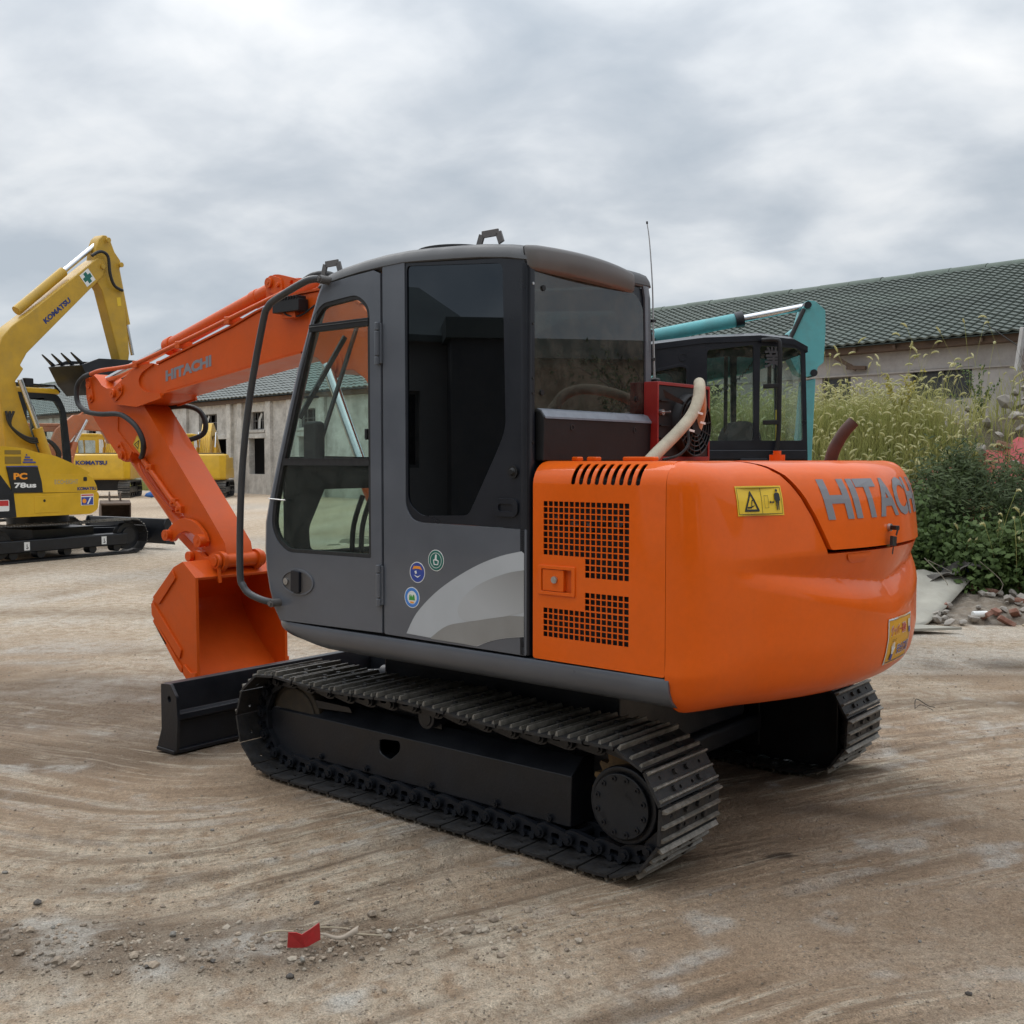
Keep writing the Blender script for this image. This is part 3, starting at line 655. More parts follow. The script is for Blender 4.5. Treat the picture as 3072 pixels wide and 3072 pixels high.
# ---- cab
U0,U1=3.37,4.30
FRONT=[(.84,4.305),(.90,4.350),(1.0,4.388),(1.10,4.410),(1.20,4.418),(1.333,4.412),(1.45,4.378),(1.643,4.312),(1.88,4.226),(2.109,4.140),(2.30,4.056),(2.43,3.995),(2.50,3.955)]
def fz(z): return interp(z,FRONT)
ROOF=[(2.60,2.480),(2.68,2.515),(2.74,2.535),(2.90,2.560),(3.09,2.576),(3.25,2.588),(3.40,2.594),(3.54,2.590),(3.68,2.578),(3.82,2.560),(3.93,2.538),(3.98,2.515)]
# rear quarter panel (grey, below the window line) and B pillar
CABP=G(); CABP.plate(rnd([(2.702,.848),(3.536,.852),(3.536,2.520),(3.395,2.530),(3.395,1.44),(3.355,1.385),(3.30,1.372),(2.702,1.366)],[.012,.012,.01,.0,.03,.03,.02,.008]),(),'x',U0,U0+.035)
CAB=b(CABP,'cab',GREY,bevel=.006)
# black window surround
SW=rnd([(3.384,2.505),(3.384,1.455),(3.300,1.402),(3.022,1.412),(2.865,1.680),(2.815,1.775),(2.832,2.455)],[.02,.09,.03,.03,.06,.05,.03],4)
g=G(); g.plate(rnd([(3.394,2.518),(3.394,1.44),(3.355,1.386),(3.30,1.374),(2.702,1.368),(2.702,2.452),(2.85,2.476)],[.0,.03,.03,.02,.008,.01,.0]),[SW],'x',U0+.004,U0+.03); SR=b(g,'window_surround',NAVY,CAB,bevel=.003)
g=G(); g.plate([(p[0],p[1]) for p in SW],(),'x',U0+.010,U0+.015); b(g,'side_window',GDRK,CAB)
g=G(); g.cyl((U0+.004,2.772,1.600),(U0-.006,2.772,1.600),.026,20); g.cyl((U0-.006,2.772,1.60),(U0-.016,2.772,1.60),.017,16,.010); b(g,'rubber_stop',PLAST,CAB,smooth=50)
g=G(); g.plate(rnd(rect(2.745,1.415,2.880,1.490),.034,5),[rnd(rect(2.768,1.436,2.850,1.468),.015,4)],'x',U0-.005,U0+.02); b(g,'grab_recess',NAVY,CAB,bevel=.008)
g=G(); g.box((U0+.012,2.76,1.43),(U0+.018,2.86,1.475)); b(g,'recess_back',DARK,CAB)
# silver swoosh print
zx=lambda p:(U0,)
def s6(P): return P
SWO=[(3.358,.906),(3.300,.985),(3.180,1.076),(3.060,1.150),(2.925,1.215),(2.815,1.250),(2.728,1.268),(2.716,1.262),(2.716,.905),(2.800,.884),(2.885,.867),(2.960,.858)]
UP=sp2([(3.392,.870),(3.330,.965),(3.220,1.062),(3.100,1.138),(2.965,1.205),(2.840,1.250),(2.728,1.276)],4)
g=G(); g.plate(UP+[(2.714,1.268),(2.714,.920),]+sp2([(2.714,.925),(2.800,.912),(2.890,.890),(2.970,.858)],4),(),'x',U0-.0012,U0+.004); DEC=b(g,'silver_decal',SWOOSH,CAB,smooth=0)
IN=sp2([(2.714,1.200),(2.810,1.180),(2.940,1.132),(3.030,1.076),(3.075,1.020),(3.078,.990),(3.060,.968),(3.010,.962),(2.900,.984),(2.800,1.004),(2.714,1.026)],4)
DG=bpy.data.materials.new('graded_grey_print'); DG.use_nodes=True; t=DG.node_tree; bs=t.nodes['Principled BSDF']; bs.inputs['Roughness'].default_value=.35
tcx=N(t,'ShaderNodeTexCoord'); mpn=N(t,'ShaderNodeMapping'); mpn.inputs['Rotation'].default_value=(R_(-25),0,0); mpn.inputs['Scale'].default_value=(1,1,1); L(t,tcx.outputs['Object'],mpn.inputs[0]); sx=N(t,'ShaderNodeSeparateXYZ'); L(t,mpn.outputs[0],sx.inputs[0])
cr2=N(t,'ShaderNodeValToRGB'); mr2=N(t,'ShaderNodeMapRange',ins={'From Min':1.12,'From Max':1.45}); L(t,sx.outputs[2],mr2.inputs[0]); L(t,mr2.outputs[0],cr2.inputs[0])
cr2.color_ramp.elements[0].color=(.42,.43,.44,1); cr2.color_ramp.elements[1].color=(.20,.195,.185,1); L(t,cr2.outputs[0],bs.inputs['Base Color'])
g=G(); g.plate(IN,(),'x',U0-.0022,U0+.003); b(g,'inner_decal',DG,CAB,smooth=0)
LOW=sp2([(2.714,1.010),(2.850,1.000),(2.99,.965),(3.14,.93),(3.24,.868)],4)
g=G(); g.plate(LOW+[(3.24,.862),(2.972,.860)]+list(reversed(sp2([(2.714,.927),(2.800,.914),(2.890,.892),(2.968,.862)],4))),(),'x',U0-.0020,U0+.003); b(g,'lower_decal',SWOOSH2,CAB,smooth=0)
# three round stickers
def disc(v_,z_,r,cols,name):
    g=G(); g.plate(circ(v_,z_,r,32),(),'x',U0-.0013,U0+.003); S=b(g,name,cols[0],CAB,smooth=0)
    for k,(sh,m) in enumerate(cols[1]):
        gg=G(); gg.plate(sh[0],sh[1:],'x',U0-.0018-.0005*k,U0); b(gg,'print',m,S,smooth=0)
    return S
from_px=lambda x,y:None
v1,z1=3.208,1.210; rr_=.047
disc(v1,z1,rr_,(WHITE,[((circ(v1,z1,.044,32),),SIGNG),((circ(v1,z1,.034,28),circ(v1,z1,.032,28)),WHITE),((rnd([(v1+.012,z1-.02),(v1-.014,z1-.02),(v1-.018,z1+.0),(v1-.004,z1+.004),(v1-.006,z1+.026),(v1+.003,z1+.027),(v1+.006,z1+.005),(v1+.016,z1+.003)],.004,2),rnd([(v1+.008,z1-.016),(v1-.010,z1-.016),(v1-.013,z1-.002),(v1+.0,z1-.001),(v1+.003,z1+.0),(v1+.011,z1-.001)],.003,2)),WHITE)]),'round_sticker')
v2,z2=3.322,1.150
disc(v2,z2,rr_,(WHITE,[((circ(v2,z2,.0435,32),),SIGNB),(([(v2+.030,z2+.012),(v2+.020,z2+.028),(v2-.018,z2+.028),(v2-.030,z2+.012),(v2-.012,z2+.016),(v2+.012,z2+.016)],),ORAP),(([(v2+.022,z2-.012),(v2-.002,z2-.024),(v2-.024,z2-.010),(v2-.002,z2-.018)],),WHITE),(([(v2+.016,z2+.004),(v2+.006,z2+.008),(v2+.002,z2-.004),(v2+.010,z2-.008)],),WHITE)]),'round_sticker')
v3,z3=3.356,1.035
disc(v3,z3,rr_,(WHITE,[((circ(v3,z3,.0435,32),circ(v3,z3,.030,28)),BLUE),(([(v3+.018,z3-.012),(v3+.016,z3+.010),(v3+.010,z3+.014),(v3+.006,z3-.0),(v3+.001,z3+.014),(v3-.004,z3+.0),(v3-.009,z3+.014),(v3-.016,z3+.008),(v3-.018,z3-.012)],),mat('leaf_green_print',(.05,.30,.05),.5)),(([(v3+.012,z3-.018),(v3-.012,z3-.018),(v3-.010,z3-.025),(v3+.010,z3-.025)],),ORAP)]),'round_sticker')
# door
dz=[.845,.90,1.0,1.10,1.20,1.333,1.45,1.643,1.88,2.109,2.30,2.42]
DOOR=[(3.547,.856)]+[(fz(z)-.030,z) for z in dz]+[(3.935,2.478),(3.75,2.497),(3.59,2.508),(3.547,2.490)]
WIN=rnd([(3.617,1.195),(4.225,1.190),(4.310,1.245),(4.348,1.320),(4.330,1.440),(4.268,1.631),(4.160,1.935),(4.022,2.320),(3.950,2.392),(3.700,2.412),(3.617,2.350)],[.012,.04,.05,.06,.05,.0,.0,.05,.04,.06,.06],4)
g=G(); g.plate(DOOR,[WIN],'x',U0-.004,U0+.030); DR=b(g,'door',GREY,CAB,bevel=.006)
def inset(P,d):
    c=[]; n=len(P)
    area=sum(P[i][0]*P[(i+1)%n][1]-P[(i+1)%n][0]*P[i][1] for i in range(n)); s=1 if area>0 else -1
    for i in range(n):
        a=Vector(P[i-1]);q=Vector(P[(i+1)%n]);t=(q-a)
        t=t.normalized() if t.length>1e-9 else Vector((1,0)); c.append((P[i][0]-s*t.y*d,P[i][1]+s*t.x*d))
    return c
g=G(); g.plate(WIN,[inset(WIN,.018)],'x',U0+.000,U0+.026); b(g,'door_seal',RUBBER,DR)
g=G(); g.plate(rect(3.630,1.622,4.262,1.652),(),'x',U0-.002,U0+.02); g.box((U0-.004,3.632,1.650),(U0+.004,4.256,1.656)); b(g,'window_rail',RUBBER,DR)
g=G(); g.box((U0-.004,3.628,2.262),(U0+.022,4.045,2.300)); g.box((U0-.007,3.628,2.283),(U0+.004,4.045,2.289)); b(g,'upper_rail',PLAST,DR,bevel=.003)
WU=[p for p in inset(WIN,.016) if p[1]>=1.64]; WU=[(3.633,1.64)]+[p for p in WU]
ins=inset(WIN,.014)
def clip(P,z0,above):
    out=[]; n=len(P)
    for i in range(n):
        a,c=P[i],P[(i+1)%n]; ia=(a[1]>=z0)==above; ic=(c[1]>=z0)==above
        if ia: out.append(a)
        if ia!=ic:
            t=(z0-a[1])/(c[1]-a[1]); out.append((a[0]+(c[0]-a[0])*t,z0))
    return out
g=G(); g.plate(clip(ins,1.640,True),(),'x',U0+.011,U0+.015); b(g,'upper_pane',GCLR,DR)
g=G(); g.plate(clip(ins,1.634,False),(),'x',U0+.011,U0+.015); b(g,'lower_pane',GLOW,DR)
g=G(); g.box((U0-.006,3.640,1.742),(U0+.01,3.656,1.792)); b(g,'window_catch',PLAST,DR,bevel=.004)
g=G(); g.tube([(U0-.006,4.365,1.455),(U0-.016,4.33,1.453),(U0-.016,4.22,1.449)],.0035,6); b(g,'wire_hook',SILVER,DR)
# door handle in its oval recess
g=G(); g.plate(circ(4.146,1.047,.124,36,.066),[circ(4.146,1.045,.112,36,.054)],'x',U0-.010,U0-.002); b(g,'handle_recess',GREY,DR,bevel=.004,seg=3)
g=G(); g.plate(circ(4.146,1.045,.112,32,.054),(),'x',U0-.0045,U0-.002); b(g,'recess_floor',GREYB,DR,smooth=0)
g=G(); g.plate(rnd([(4.180,1.000),(4.118,.996),(4.116,1.100),(4.178,1.104)],.010),(),'x',U0-.022,U0-.006); b(g,'handle',NAVY,DR,bevel=.006)
g=G(); g.cyl((U0-.003,4.232,1.045),(U0-.013,4.232,1.045),.017,18); g.plate(circ(4.232,1.045,.008,6),(),'x',U0-.0145,U0-.013); b(g,'lock',SILVER,DR)
for zc_ in (2.175,1.075):
    g=G(); g.cyl((U0-.016,3.556,zc_-.055),(U0-.016,3.556,zc_+.055),.013,14); g.cyl((U0-.016,3.556,zc_+.060),(U0-.016,3.556,zc_+.095),.0125,14); g.cyl((U0-.016,3.556,zc_-.095),(U0-.016,3.556,zc_-.060),.0125,14)
    g.box((U0-.012,3.535,zc_-.09),(U0+.0,3.565,zc_+.09)); b(g,'hinge',GREY,DR,bevel=.003)
# front pillars, front panes
def pillar(u0,u1,name,mt):
    rows=[]
    zz=[.842,.90,1.0,1.10,1.20,1.333,1.45,1.643,1.88,2.109,2.30,2.43,2.49,2.515]
    for z in zz:
        v=fz(z); s=1 if u1>u0 else -1; w=abs(u1-u0)
        rows.append([(u0,v-.045,z),(u0,v-.020,z),(u0+s*.010,v-.004,z),(u0+s*.025,v+.004,z),(u1,v+.004,z),(u1,v-.03,z),(u0+s*.03,v-.045,z)])
    g=G(); g.grid(rows,closed=True); g.f.append(tuple(range(7))); g.f.append(tuple(len(g.v)-7+i for i in range(7))); return b(g,name,mt,CAB,smooth=45)
pillar(U0-.002,U0+.060,'front_pillar',GREY); pillar(U1,U1-.055,'front_pillar',GREY)
def pane(z0,z1,name,m,nz=8):
    rows=[[(U0+.055+(U1-U0-.105)*i/6,fz(z0+(z1-z0)*j/nz)+.001,z0+(z1-z0)*j/nz) for i in range(7)] for j in range(nz+1)]
    rows2=[[(p[0],p[1]-.005,p[2]) for p in r] for r in rows]
    g=G(); g.grid(rows); g.grid([list(reversed(r)) for r in rows2]); return b(g,name,m,CAB,recalc=False)
pane(1.55,2.47,'windshield',GCLR); pane(1.16,1.50,'lower_windshield',GCLR)
g=G(); g.box((U0+.05,4.325,1.495),(U1-.05,4.365,1.555)); b(g,'windshield_bar',PLAST,CAB)
rows=[[(U0+.05,fz(z)-.002,z),(U1-.05,fz(z)-.002,z),(U1-.05,fz(z)-.03,z),(U0+.05,fz(z)-.03,z)] for z in (.842,.9,1.0,1.08,1.165)]
g=G(); g.grid(rows,closed=True); b(g,'front_panel',GREY,CAB)
g=G(); g.obox((3.745,4.115,2.34),(3.60,4.25,1.72),.014,.02,(0,1,0)); g.obox((3.70,4.16,2.28),(3.48,4.26,1.86),.026,.012,(0,1,0)); g.obox((3.58,4.235,1.97),(3.505,4.245,1.965),.012,.02,(0,1,0)); b(g,'wiper',PLAST,CAB)
g=G(); g.cyl((3.56,4.18,1.70),(3.56,4.18,1.71),.01,8); g.obox((3.52,4.20,1.66),(3.80,4.20,1.655),.03,.02); b(g,'dash_rail',PLAST,CAB)
g=G(); g.plate(rect(U0+.035,.88,U1-.045,1.665),[rnd([(3.565,1.185),(4.040,1.160),(4.045,1.520),(3.680,1.528),(3.555,1.30)],.03)],'y',4.285,4.300); b(g,'front_inner_panel',DARK,CAB)
# right wall, rear wall, floor, roof lining, seat, levers
g=G(); g.plate([(2.72,.85),(4.30,.85),(4.39,1.1),(4.39,1.33),(4.29,1.64),(3.98,2.45),(3.6,2.52),(2.72,2.45)],[rnd([(2.86,1.50),(4.20,1.50),(4.12,1.80),(3.92,2.34),(3.6,2.42),(2.86,2.36)],.05)],'x',U1-.04,U1); b(g,'right_wall',GREY,CAB,bevel=.004)
g=G(); g.plate([(2.88,1.52),(4.18,1.52),(3.91,2.33),(3.6,2.41),(2.88,2.35)],(),'x',U1-.022,U1-.018); b(g,'right_pane',GCLR,CAB)
RW=rnd([(3.415,1.875),(4.215,1.880),(4.205,2.345),(4.12,2.405),(3.420,2.440)],[.06,.06,.06,.05,.03],4)
g=G(); g.plate(rnd([(U0+.03,.85),(U1-.01,.85),(U1-.01,2.44),(U0+.03,2.47)],.02),[RW],'y',2.702,2.735); b(g,'rear_wall',NAVY,CAB,bevel=.004)
g=G(); g.plate(rnd([(3.385,1.845),(4.235,1.850),(4.228,2.36),(4.14,2.42),(3.388,2.470)],[.03,.04,.06,.05,.02],4),(),'y',2.696,2.7005); b(g,'rear_window',GREAR,CAB)
# corner pillars of the rear window
g=G(); rows=[]
for z in (.85,1.3,1.7,2.1,2.44):
    rows.append([(U0,2.735,z),(U0,2.712,z),(U0+.008,2.698,z),(U0+.022,2.692,z),(U0+.040,2.692,z),(U0+.040,2.73,z)])
g.grid(rows); b(g,'rear_pillar',NAVY,CAB,smooth=45)
g=G(); rows=[]
for z,du in ((1.64,0),(1.9,0),(2.2,-.005),(2.40,-.014),(2.452,-.03)):
    rows.append([(U1-.055+du,2.70,z),(U1-.055+du,2.690,z),(U1-.012+du,2.688,z),(U1+.006+du,2.700,z),(U1+.012+du,2.72,z),(U1+.012+du,2.80,z)])
g.grid(rows); b(g,'rear_pillar',GREY,CAB,smooth=45)
for zz_ in (2.36,2.20,1.98,1.92,1.72):
    g=G(); g.cyl((U0+.028,2.6925,zz_),(U0+.028,2.688,zz_),.006,8); b(g,'screw',SILVER if zz_==2.36 else SIGNK,CAB)
for uu,zz_ in ((3.46,1.925),(4.17,1.93),(3.47,2.35)):
    g=G(); g.cyl((uu,2.697,zz_),(uu,2.690,zz_),.012,10); b(g,'glass_clip',PLAST,CAB)
# black shroud below rear window with light ledge
g=G(); g.plate([(2.70,1.645),(2.660,1.645),(2.655,1.825),(2.675,1.850),(2.70,1.858)],(),'x',3.425,4.295); SHR=b(g,'rear_shroud',PLAST,CAB,bevel=.006)
g=G(); g.plate([(2.6985,1.861),(2.6735,1.853),(2.6515,1.826),(2.6505,1.818),(2.655,1.824),(2.675,1.849)],(),'x',3.43,4.29); b(g,'shroud_ledge',mat('grey_blue_trim',(.17,.19,.225),.35,var=.2,vscale=9,dirt=.3,dcol=(.05,.05,.06)),CAB)
for uu in (3.62,4.10):
    g=G(); g.plate(circ(uu,1.785,.014,16),[circ(uu,1.785,.009,12)],'y',2.654,2.660); b(g,'plug',SIGNK,CAB)
g=G(); g.box((U0+.03,2.72,.84),(U1-.03,4.25,.90)); b(g,'cab_floor',DARK,CAB)
g=G(); g.plate(rnd(rect(3.58,.90,4.05,1.28),.05),(),'y',2.95,3.45); g.plate(rnd([(3.60,1.28),(4.03,1.28),(4.00,2.0),(3.92,2.06),(3.70,2.06),(3.63,2.0)],.05),(),'y',2.90,3.02); b(g,'seat',DARK,CAB,bevel=.03)
for uu in (3.835,3.900):
    g=G(); g.tube([(uu,4.27,.90),(uu,4.27,1.12),(uu+.005,4.26,1.30),(uu+.035,4.22,1.46)],.014,8,4); b(g,'travel_lever',PLAST,CAB)
g=G(); g.box((3.46,3.45,.9),(3.58,3.66,1.42)); g.tube([(3.53,3.62,1.42),(3.53,3.64,1.60)],.012,8); b(g,'control_console',DARK,CAB,bevel=.02)
g=G(); g.box((3.43,4.08,1.62),(3.50,4.18,1.84)); b(g,'monitor',DARK,CAB,bevel=.02)
# roof
ROOFM=mat('matt_grey_roof',(.078,.079,.083),.55,var=.12,vscale=4,dirt=.15,dcol=(.12,.115,.11))
rows=[]
def roofrow(v,zt,zb,u0,u1):
    r=min(.05,(zt-zb)*.8); return [(u0+.012,v,zb),(u0,v,zb+.006),(u0+.002,v,zt-r),(u0+.012,v,zt-r*.45),(u0+.035,v,zt-r*.12),(u0+.09,v,zt),((u0+u1)/2,v,zt+.004),(u1-.09,v,zt),(u1-.035,v,zt-r*.12),(u1-.012,v,zt-r*.45),(u1-.002,v,zt-r),(u1,v,zb+.006),(u1-.012,v,zb)]
for v,zt,zb,i in ((2.690,2.470,2.452,.030),(2.694,2.492,2.448,.014),(2.706,2.510,2.449,.004),(2.74,2.522,2.455,.0),(2.80,2.536,2.468,0),(2.95,2.556,2.486,0),(3.10,2.568,2.498,0),(3.25,2.578,2.508,0),(3.395,2.584,2.517,0),(3.54,2.582,2.513,0),(3.68,2.572,2.506,0),(3.82,2.556,2.492,0),(3.92,2.538,2.478,0),(3.97,2.522,2.470,.004),(3.995,2.500,2.468,.015)):
    rows.append(roofrow(v,zt,zb,U0-.004+i,U1+.004-i))
g=G(); g.grid(rows,closed=True); g.f.append(tuple(range(len(rows[0])))); g.f.append(tuple(range(len(g.v)-1,len(g.v)-1-len(rows[0]),-1))); RF=b(g,'cab_roof',ROOFM,CAB,smooth=38)
# rear visor: rounded brown-grey plastic over the rear window, stepping back from the roof edge
rows=[]
for i in range(23):
    t=(i-1)/20; t=max(0,min(1,t)); e_=1.0 if i in(0,22) else (.25 if i in (1,21) else 0); uu=U0+.016+(U1-U0-.180)*t+(.012 if i==22 else -.012 if i==0 else 0); bow=.034*(1-(2*t-1)**2)
    zt=2.514+.010*(1-(2*t-1)**2)-.012*t-.010*e_
    zb=2.416-.006*t+.008*e_
    v0=2.692-bow+.022*e_
    rows.append([(uu,2.72,zt+.004),(uu,v0+.010,zt+.002),(uu,v0-.008,zt-.008),(uu,v0-.014,zt-.022),(uu,v0-.011,zb+.010),(uu,v0-.002,zb),(uu,2.70,zb-.002)])
g=G(); g.grid(rows); g.f.append(tuple(range(7))); g.f.append(tuple(len(g.v)-1-i for i in range(7))); b(g,'rear_visor',GREYB,CAB,smooth=45)
# roof hatch rim, lifting loops, fittings
def loop(u,v0,v1,zb,h,name='lifting_loop'):
    g=G(); P=[(u,v0,zb),(u,v0-.018,zb+h),(u,v1+.018,zb+h),(u,v1,zb)]
    for a,c in zip(P,P[1:]): g.obox(a,c,.030,.010,(1,0,0))
    b(g,name,GREYB,CAB,bevel=.002)
loop(3.445,3.022,2.896,2.556,.046); loop(3.425,4.004,3.878,2.536,.052); 
g=G(); g.plate(circ(3.86,3.52,.20,40),[circ(3.86,3.52,.165,36)],'z',2.60,2.655); b(g,'roof_hatch_rim',RUBBER,CAB,bevel=.012,seg=3)
g=G(); g.cyl((3.62,3.80,2.57),(3.62,3.80,2.60),.026,16,.018); b(g,'horn_cap',PLAST,CAB)
# handrail
g=G(); g.tube([(3.345,3.900,2.495),(3.30,3.925,2.496),(3.29,3.998,2.484),(3.285,4.195,2.424),(3.285,4.252,2.392),(3.287,4.292,2.330),(3.29,4.408,1.970),(3.285,4.470,1.62),(3.285,4.497,1.30),(3.285,4.500,1.060),(3.288,4.482,1.010),(3.295,4.440,.972),(3.31,4.345,.945),(3.345,4.290,.934)],.0175,12,4); HR=b(g,'handrail',mat('dark_grey_rail',(.042,.043,.046),.38,var=.15,vscale=9),CAB,smooth=60)
for p in ((3.372,3.900,2.495),(3.372,4.290,.934)):
    g=G(); g.cyl((p[0],p[1],p[2]),(p[0]-.062,p[1],p[2]),.020,14); g.cyl((p[0]-.062,p[1],p[2]),(p[0]-.072,p[1],p[2]),.013,6); b(g,'rail_mount',GREYB,HR)
# antenna
g=G(); g.tube([(4.335,2.70,2.03),(4.322,2.70,2.25),(4.312,2.70,2.46),(4.285,2.70,2.66),(4.262,2.70,2.745)],[.005,.0045,.0035,.0022,.002],6,4); AN=b(g,'antenna',SILVER,CAB)
g=G(); g.box((4.315,2.675,1.955),(4.355,2.715,2.035)); b(g,'antenna_base',PLAST,AN,bevel=.010)
g=G(); g.cyl((4.262,2.70,2.743),(4.2605,2.70,2.755),.0045,8); b(g,'antenna_tip',PLAST,AN)
for zz_ in (2.30,2.12):
    g=G(); g.obox((4.305,2.70,zz_),(4.335,2.70,zz_+.004),.014,.014); b(g,'antenna_clip',PLAST,AN)

# ---- boom, arm, bucket
BL_,BR_=4.42,4.70
top=[(7.343,2.318),(7.228,2.351),(7.062,2.360),(7.02,2.350),(6.55,2.452),(6.097,2.552),(5.84,2.622),(5.62,2.668),(5.40,2.700),(5.20,2.705),(5.00,2.670),(4.82,2.580),(4.62,2.400),(4.30,1.92),(3.98,1.38)]
foot=[(3.90,1.22),(3.88,1.10),(3.95,1.02),(4.07,1.03),(4.14,1.12)]
bot=[(4.45,1.62),(4.68,2.00),(4.80,2.140),(4.90,2.195),(5.00,2.200),(5.07,2.184),(5.14,2.200),(5.23,2.285),(5.38,2.335),(5.55,2.318),(5.876,2.277),(6.38,2.213),(6.90,2.150),(6.974,2.106),(7.294,2.058),(7.539,2.084),(7.622,2.104),(7.648,2.150),(7.632,2.200),(7.55,2.250)]
g=G(); g.plate(top+foot+bot,(),'x',BL_,BR_); BM=b(g,'boom',ORANGE2,bevel=.008)
fl=[(7.02,2.352),(6.55,2.454),(6.097,2.554),(5.84,2.624),(5.62,2.670),(5.40,2.702),(5.20,2.707),(5.00,2.672),(4.82,2.582)]
rows=[[(BL_-.012,v,z),(BR_+.012,v,z),(BR_+.012,v,z+.012),(BL_-.012,v,z+.012)] for v,z in fl]
g=G(); g.grid(rows,closed=True); b(g,'top_flange',ORANGE2,BM)
bo=[(6.95,2.130),(6.38,2.203),(5.876,2.267),(5.55,2.308),(5.38,2.326)]
rows=[[(BL_-.010,v,z),(BR_+.010,v,z),(BR_+.010,v,z+.010),(BL_-.010,v,z+.010)] for v,z in bo]
g=G(); g.grid(rows,closed=True); b(g,'bottom_flange',ORANGE2,BM)
# fork cheeks at the arm pivot
ck=rnd([(7.66,2.150),(7.625,2.080),(7.535,2.070),(7.29,2.046),(6.96,2.100),(6.98,2.14),(7.15,2.150),(7.245,2.195),(7.258,2.250),(7.21,2.300),(7.06,2.353),(7.07,2.362),(7.228,2.356),(7.35,2.322),(7.61,2.205)],[.03,.03,.02,.02,.01,.01,.03,.03,.03,.03,.01,.01,.02,.02,.03],3)
for u_ in (BL_-.016,BR_):
    g=G(); g.plate(ck,(),'x',u_,u_+.016); b(g,'fork_cheek',ORANGE2,BM,bevel=.004)
def boss(u,v,z,r,l,name='pin',par=None,m=ORANGE2,pl_=None):
    g=G(); g.cyl((u,v,z),(u-l,v,z),r,22); g.cyl((u-l,v,z),(u-l-.004,v,z),r*.35,14)
    return b(g,name,m,par,bevel=.004)
g=G(); g.plate(rnd([(7.615,2.190),(7.625,2.120),(7.57,2.095),(7.47,2.155),(7.465,2.215),(7.51,2.235)],.02),(),'x',BL_-.028,BL_-.016); b(g,'pin_plate',ORANGE2,BM,bevel=.003)
boss(BL_-.028,7.585,2.158,.034,.022,'pin',BM); boss(BL_-.028,7.495,2.188,.016,.018,'bolt',BM)
boss(BL_,5.072,2.232,.055,.03,'pin',BM)
g=G(); g.plate(circ(5.072,2.232,.085,24),(),'x',BL_-.012,BL_); b(g,'pin_boss',ORANGE2,BM,bevel=.004)
# arm cylinder bracket on top of the boom
br=rnd([(5.790,2.655),(5.790,2.805),(5.728,2.868),(5.655,2.862),(5.44,2.806),(5.27,2.796),(5.16,2.72),(5.20,2.69),(5.60,2.66)],[.01,.05,.04,.02,.03,.03,.02,.01,.01],4)
for u_ in (4.46,4.635):
    g=G(); g.plate(br,[circ(5.525,2.790,.020,14)],'x',u_,u_+.025); b(g,'cylinder_bracket',ORANGE2,BM,bevel=.004)
g=G(); g.plate(rnd([(5.785,2.83),(5.73,2.865),(5.62,2.83),(5.60,2.75),(5.67,2.73),(5.77,2.76)],.025),(),'x',4.448,4.46); b(g,'pin_plate',ORANGE2,BM,bevel=.003)
boss(4.448,5.735,2.812,.034,.018,'pin',BM); boss(4.448,5.645,2.790,.014,.014,'bolt',BM)
# arm cylinder
A0=Vector((4.56,5.755,2.812)); A1=Vector((4.56,8.035,2.265)); dA=(A1-A0)
g=G(); g.cyl(A0-dA*.01,A0+dA*.58,.056,28); g.cyl(A0+dA*.555,A0+dA*.588,.066,28); g.cyl(A0+dA*.10,A0+dA*.13,.062,28); AC1=b(g,'arm_cylinder',ORANGE2,bevel=.006)
g=G(); g.cyl(A0+dA*.58,A0+dA*.965,.034,24); b(g,'rod',CHROME,AC1)
g=G(); g.cyl((4.50,8.035,2.265),(4.62,8.035,2.265),.050,22); b(g,'rod_eye',ORANGE2,AC1)
# hydraulic pipes along boom
def px_path(P,r,name,m,par,k=6,n=10):
    g=G(); g.tube(P,r,n,k); return b(g,name,m,par,smooth=60)
px_path([(4.405,5.25,2.785),(4.40,5.67,2.696),(4.40,6.073,2.612),(4.40,6.622,2.497),(4.40,7.10,2.402),(4.40,7.227,2.379),(4.40,7.334,2.358),(4.40,7.50,2.350),(4.405,7.80,2.344),(4.41,7.95,2.325)],.0165,'hydraulic_pipe',ORANGE2,BM)
px_path([(4.47,5.25,2.735),(4.46,5.80,2.625),(4.46,6.30,2.520),(4.46,6.85,2.395),(4.47,7.10,2.37)],.014,'hydraulic_pipe',ORANGE2,BM)
for v_,z_ in ((6.13,2.592),(7.28,2.362),(6.72,2.468)):
    g=G(); g.box((4.385,v_-.03,z_-.025),(4.50,v_+.03,z_+.028)); b(g,'pipe_clamp',ORANGE2,BM,bevel=.006)
px_path([(4.41,7.95,2.325),(4.41,8.05,2.308),(4.41,8.14,2.262),(4.405,8.165,2.19),(4.40,8.13,2.095),(4.395,7.99,2.030),(4.39,7.78,2.005),(4.39,7.55,2.000),(4.385,7.42,1.975),(4.385,7.27,1.900),(4.39,7.19,1.800),(4.40,7.20,1.715),(4.425,7.27,1.665)],.020,'hydraulic_hose',RUBBER,BM,8)
px_path([(4.66,7.30,2.05),(4.75,7.16,2.06),(4.77,7.02,2.02),(4.775,6.95,1.93),(4.76,6.97,1.84),(4.67,7.06,1.79)],.020,'hydraulic_hose',RUBBER,BM,6)
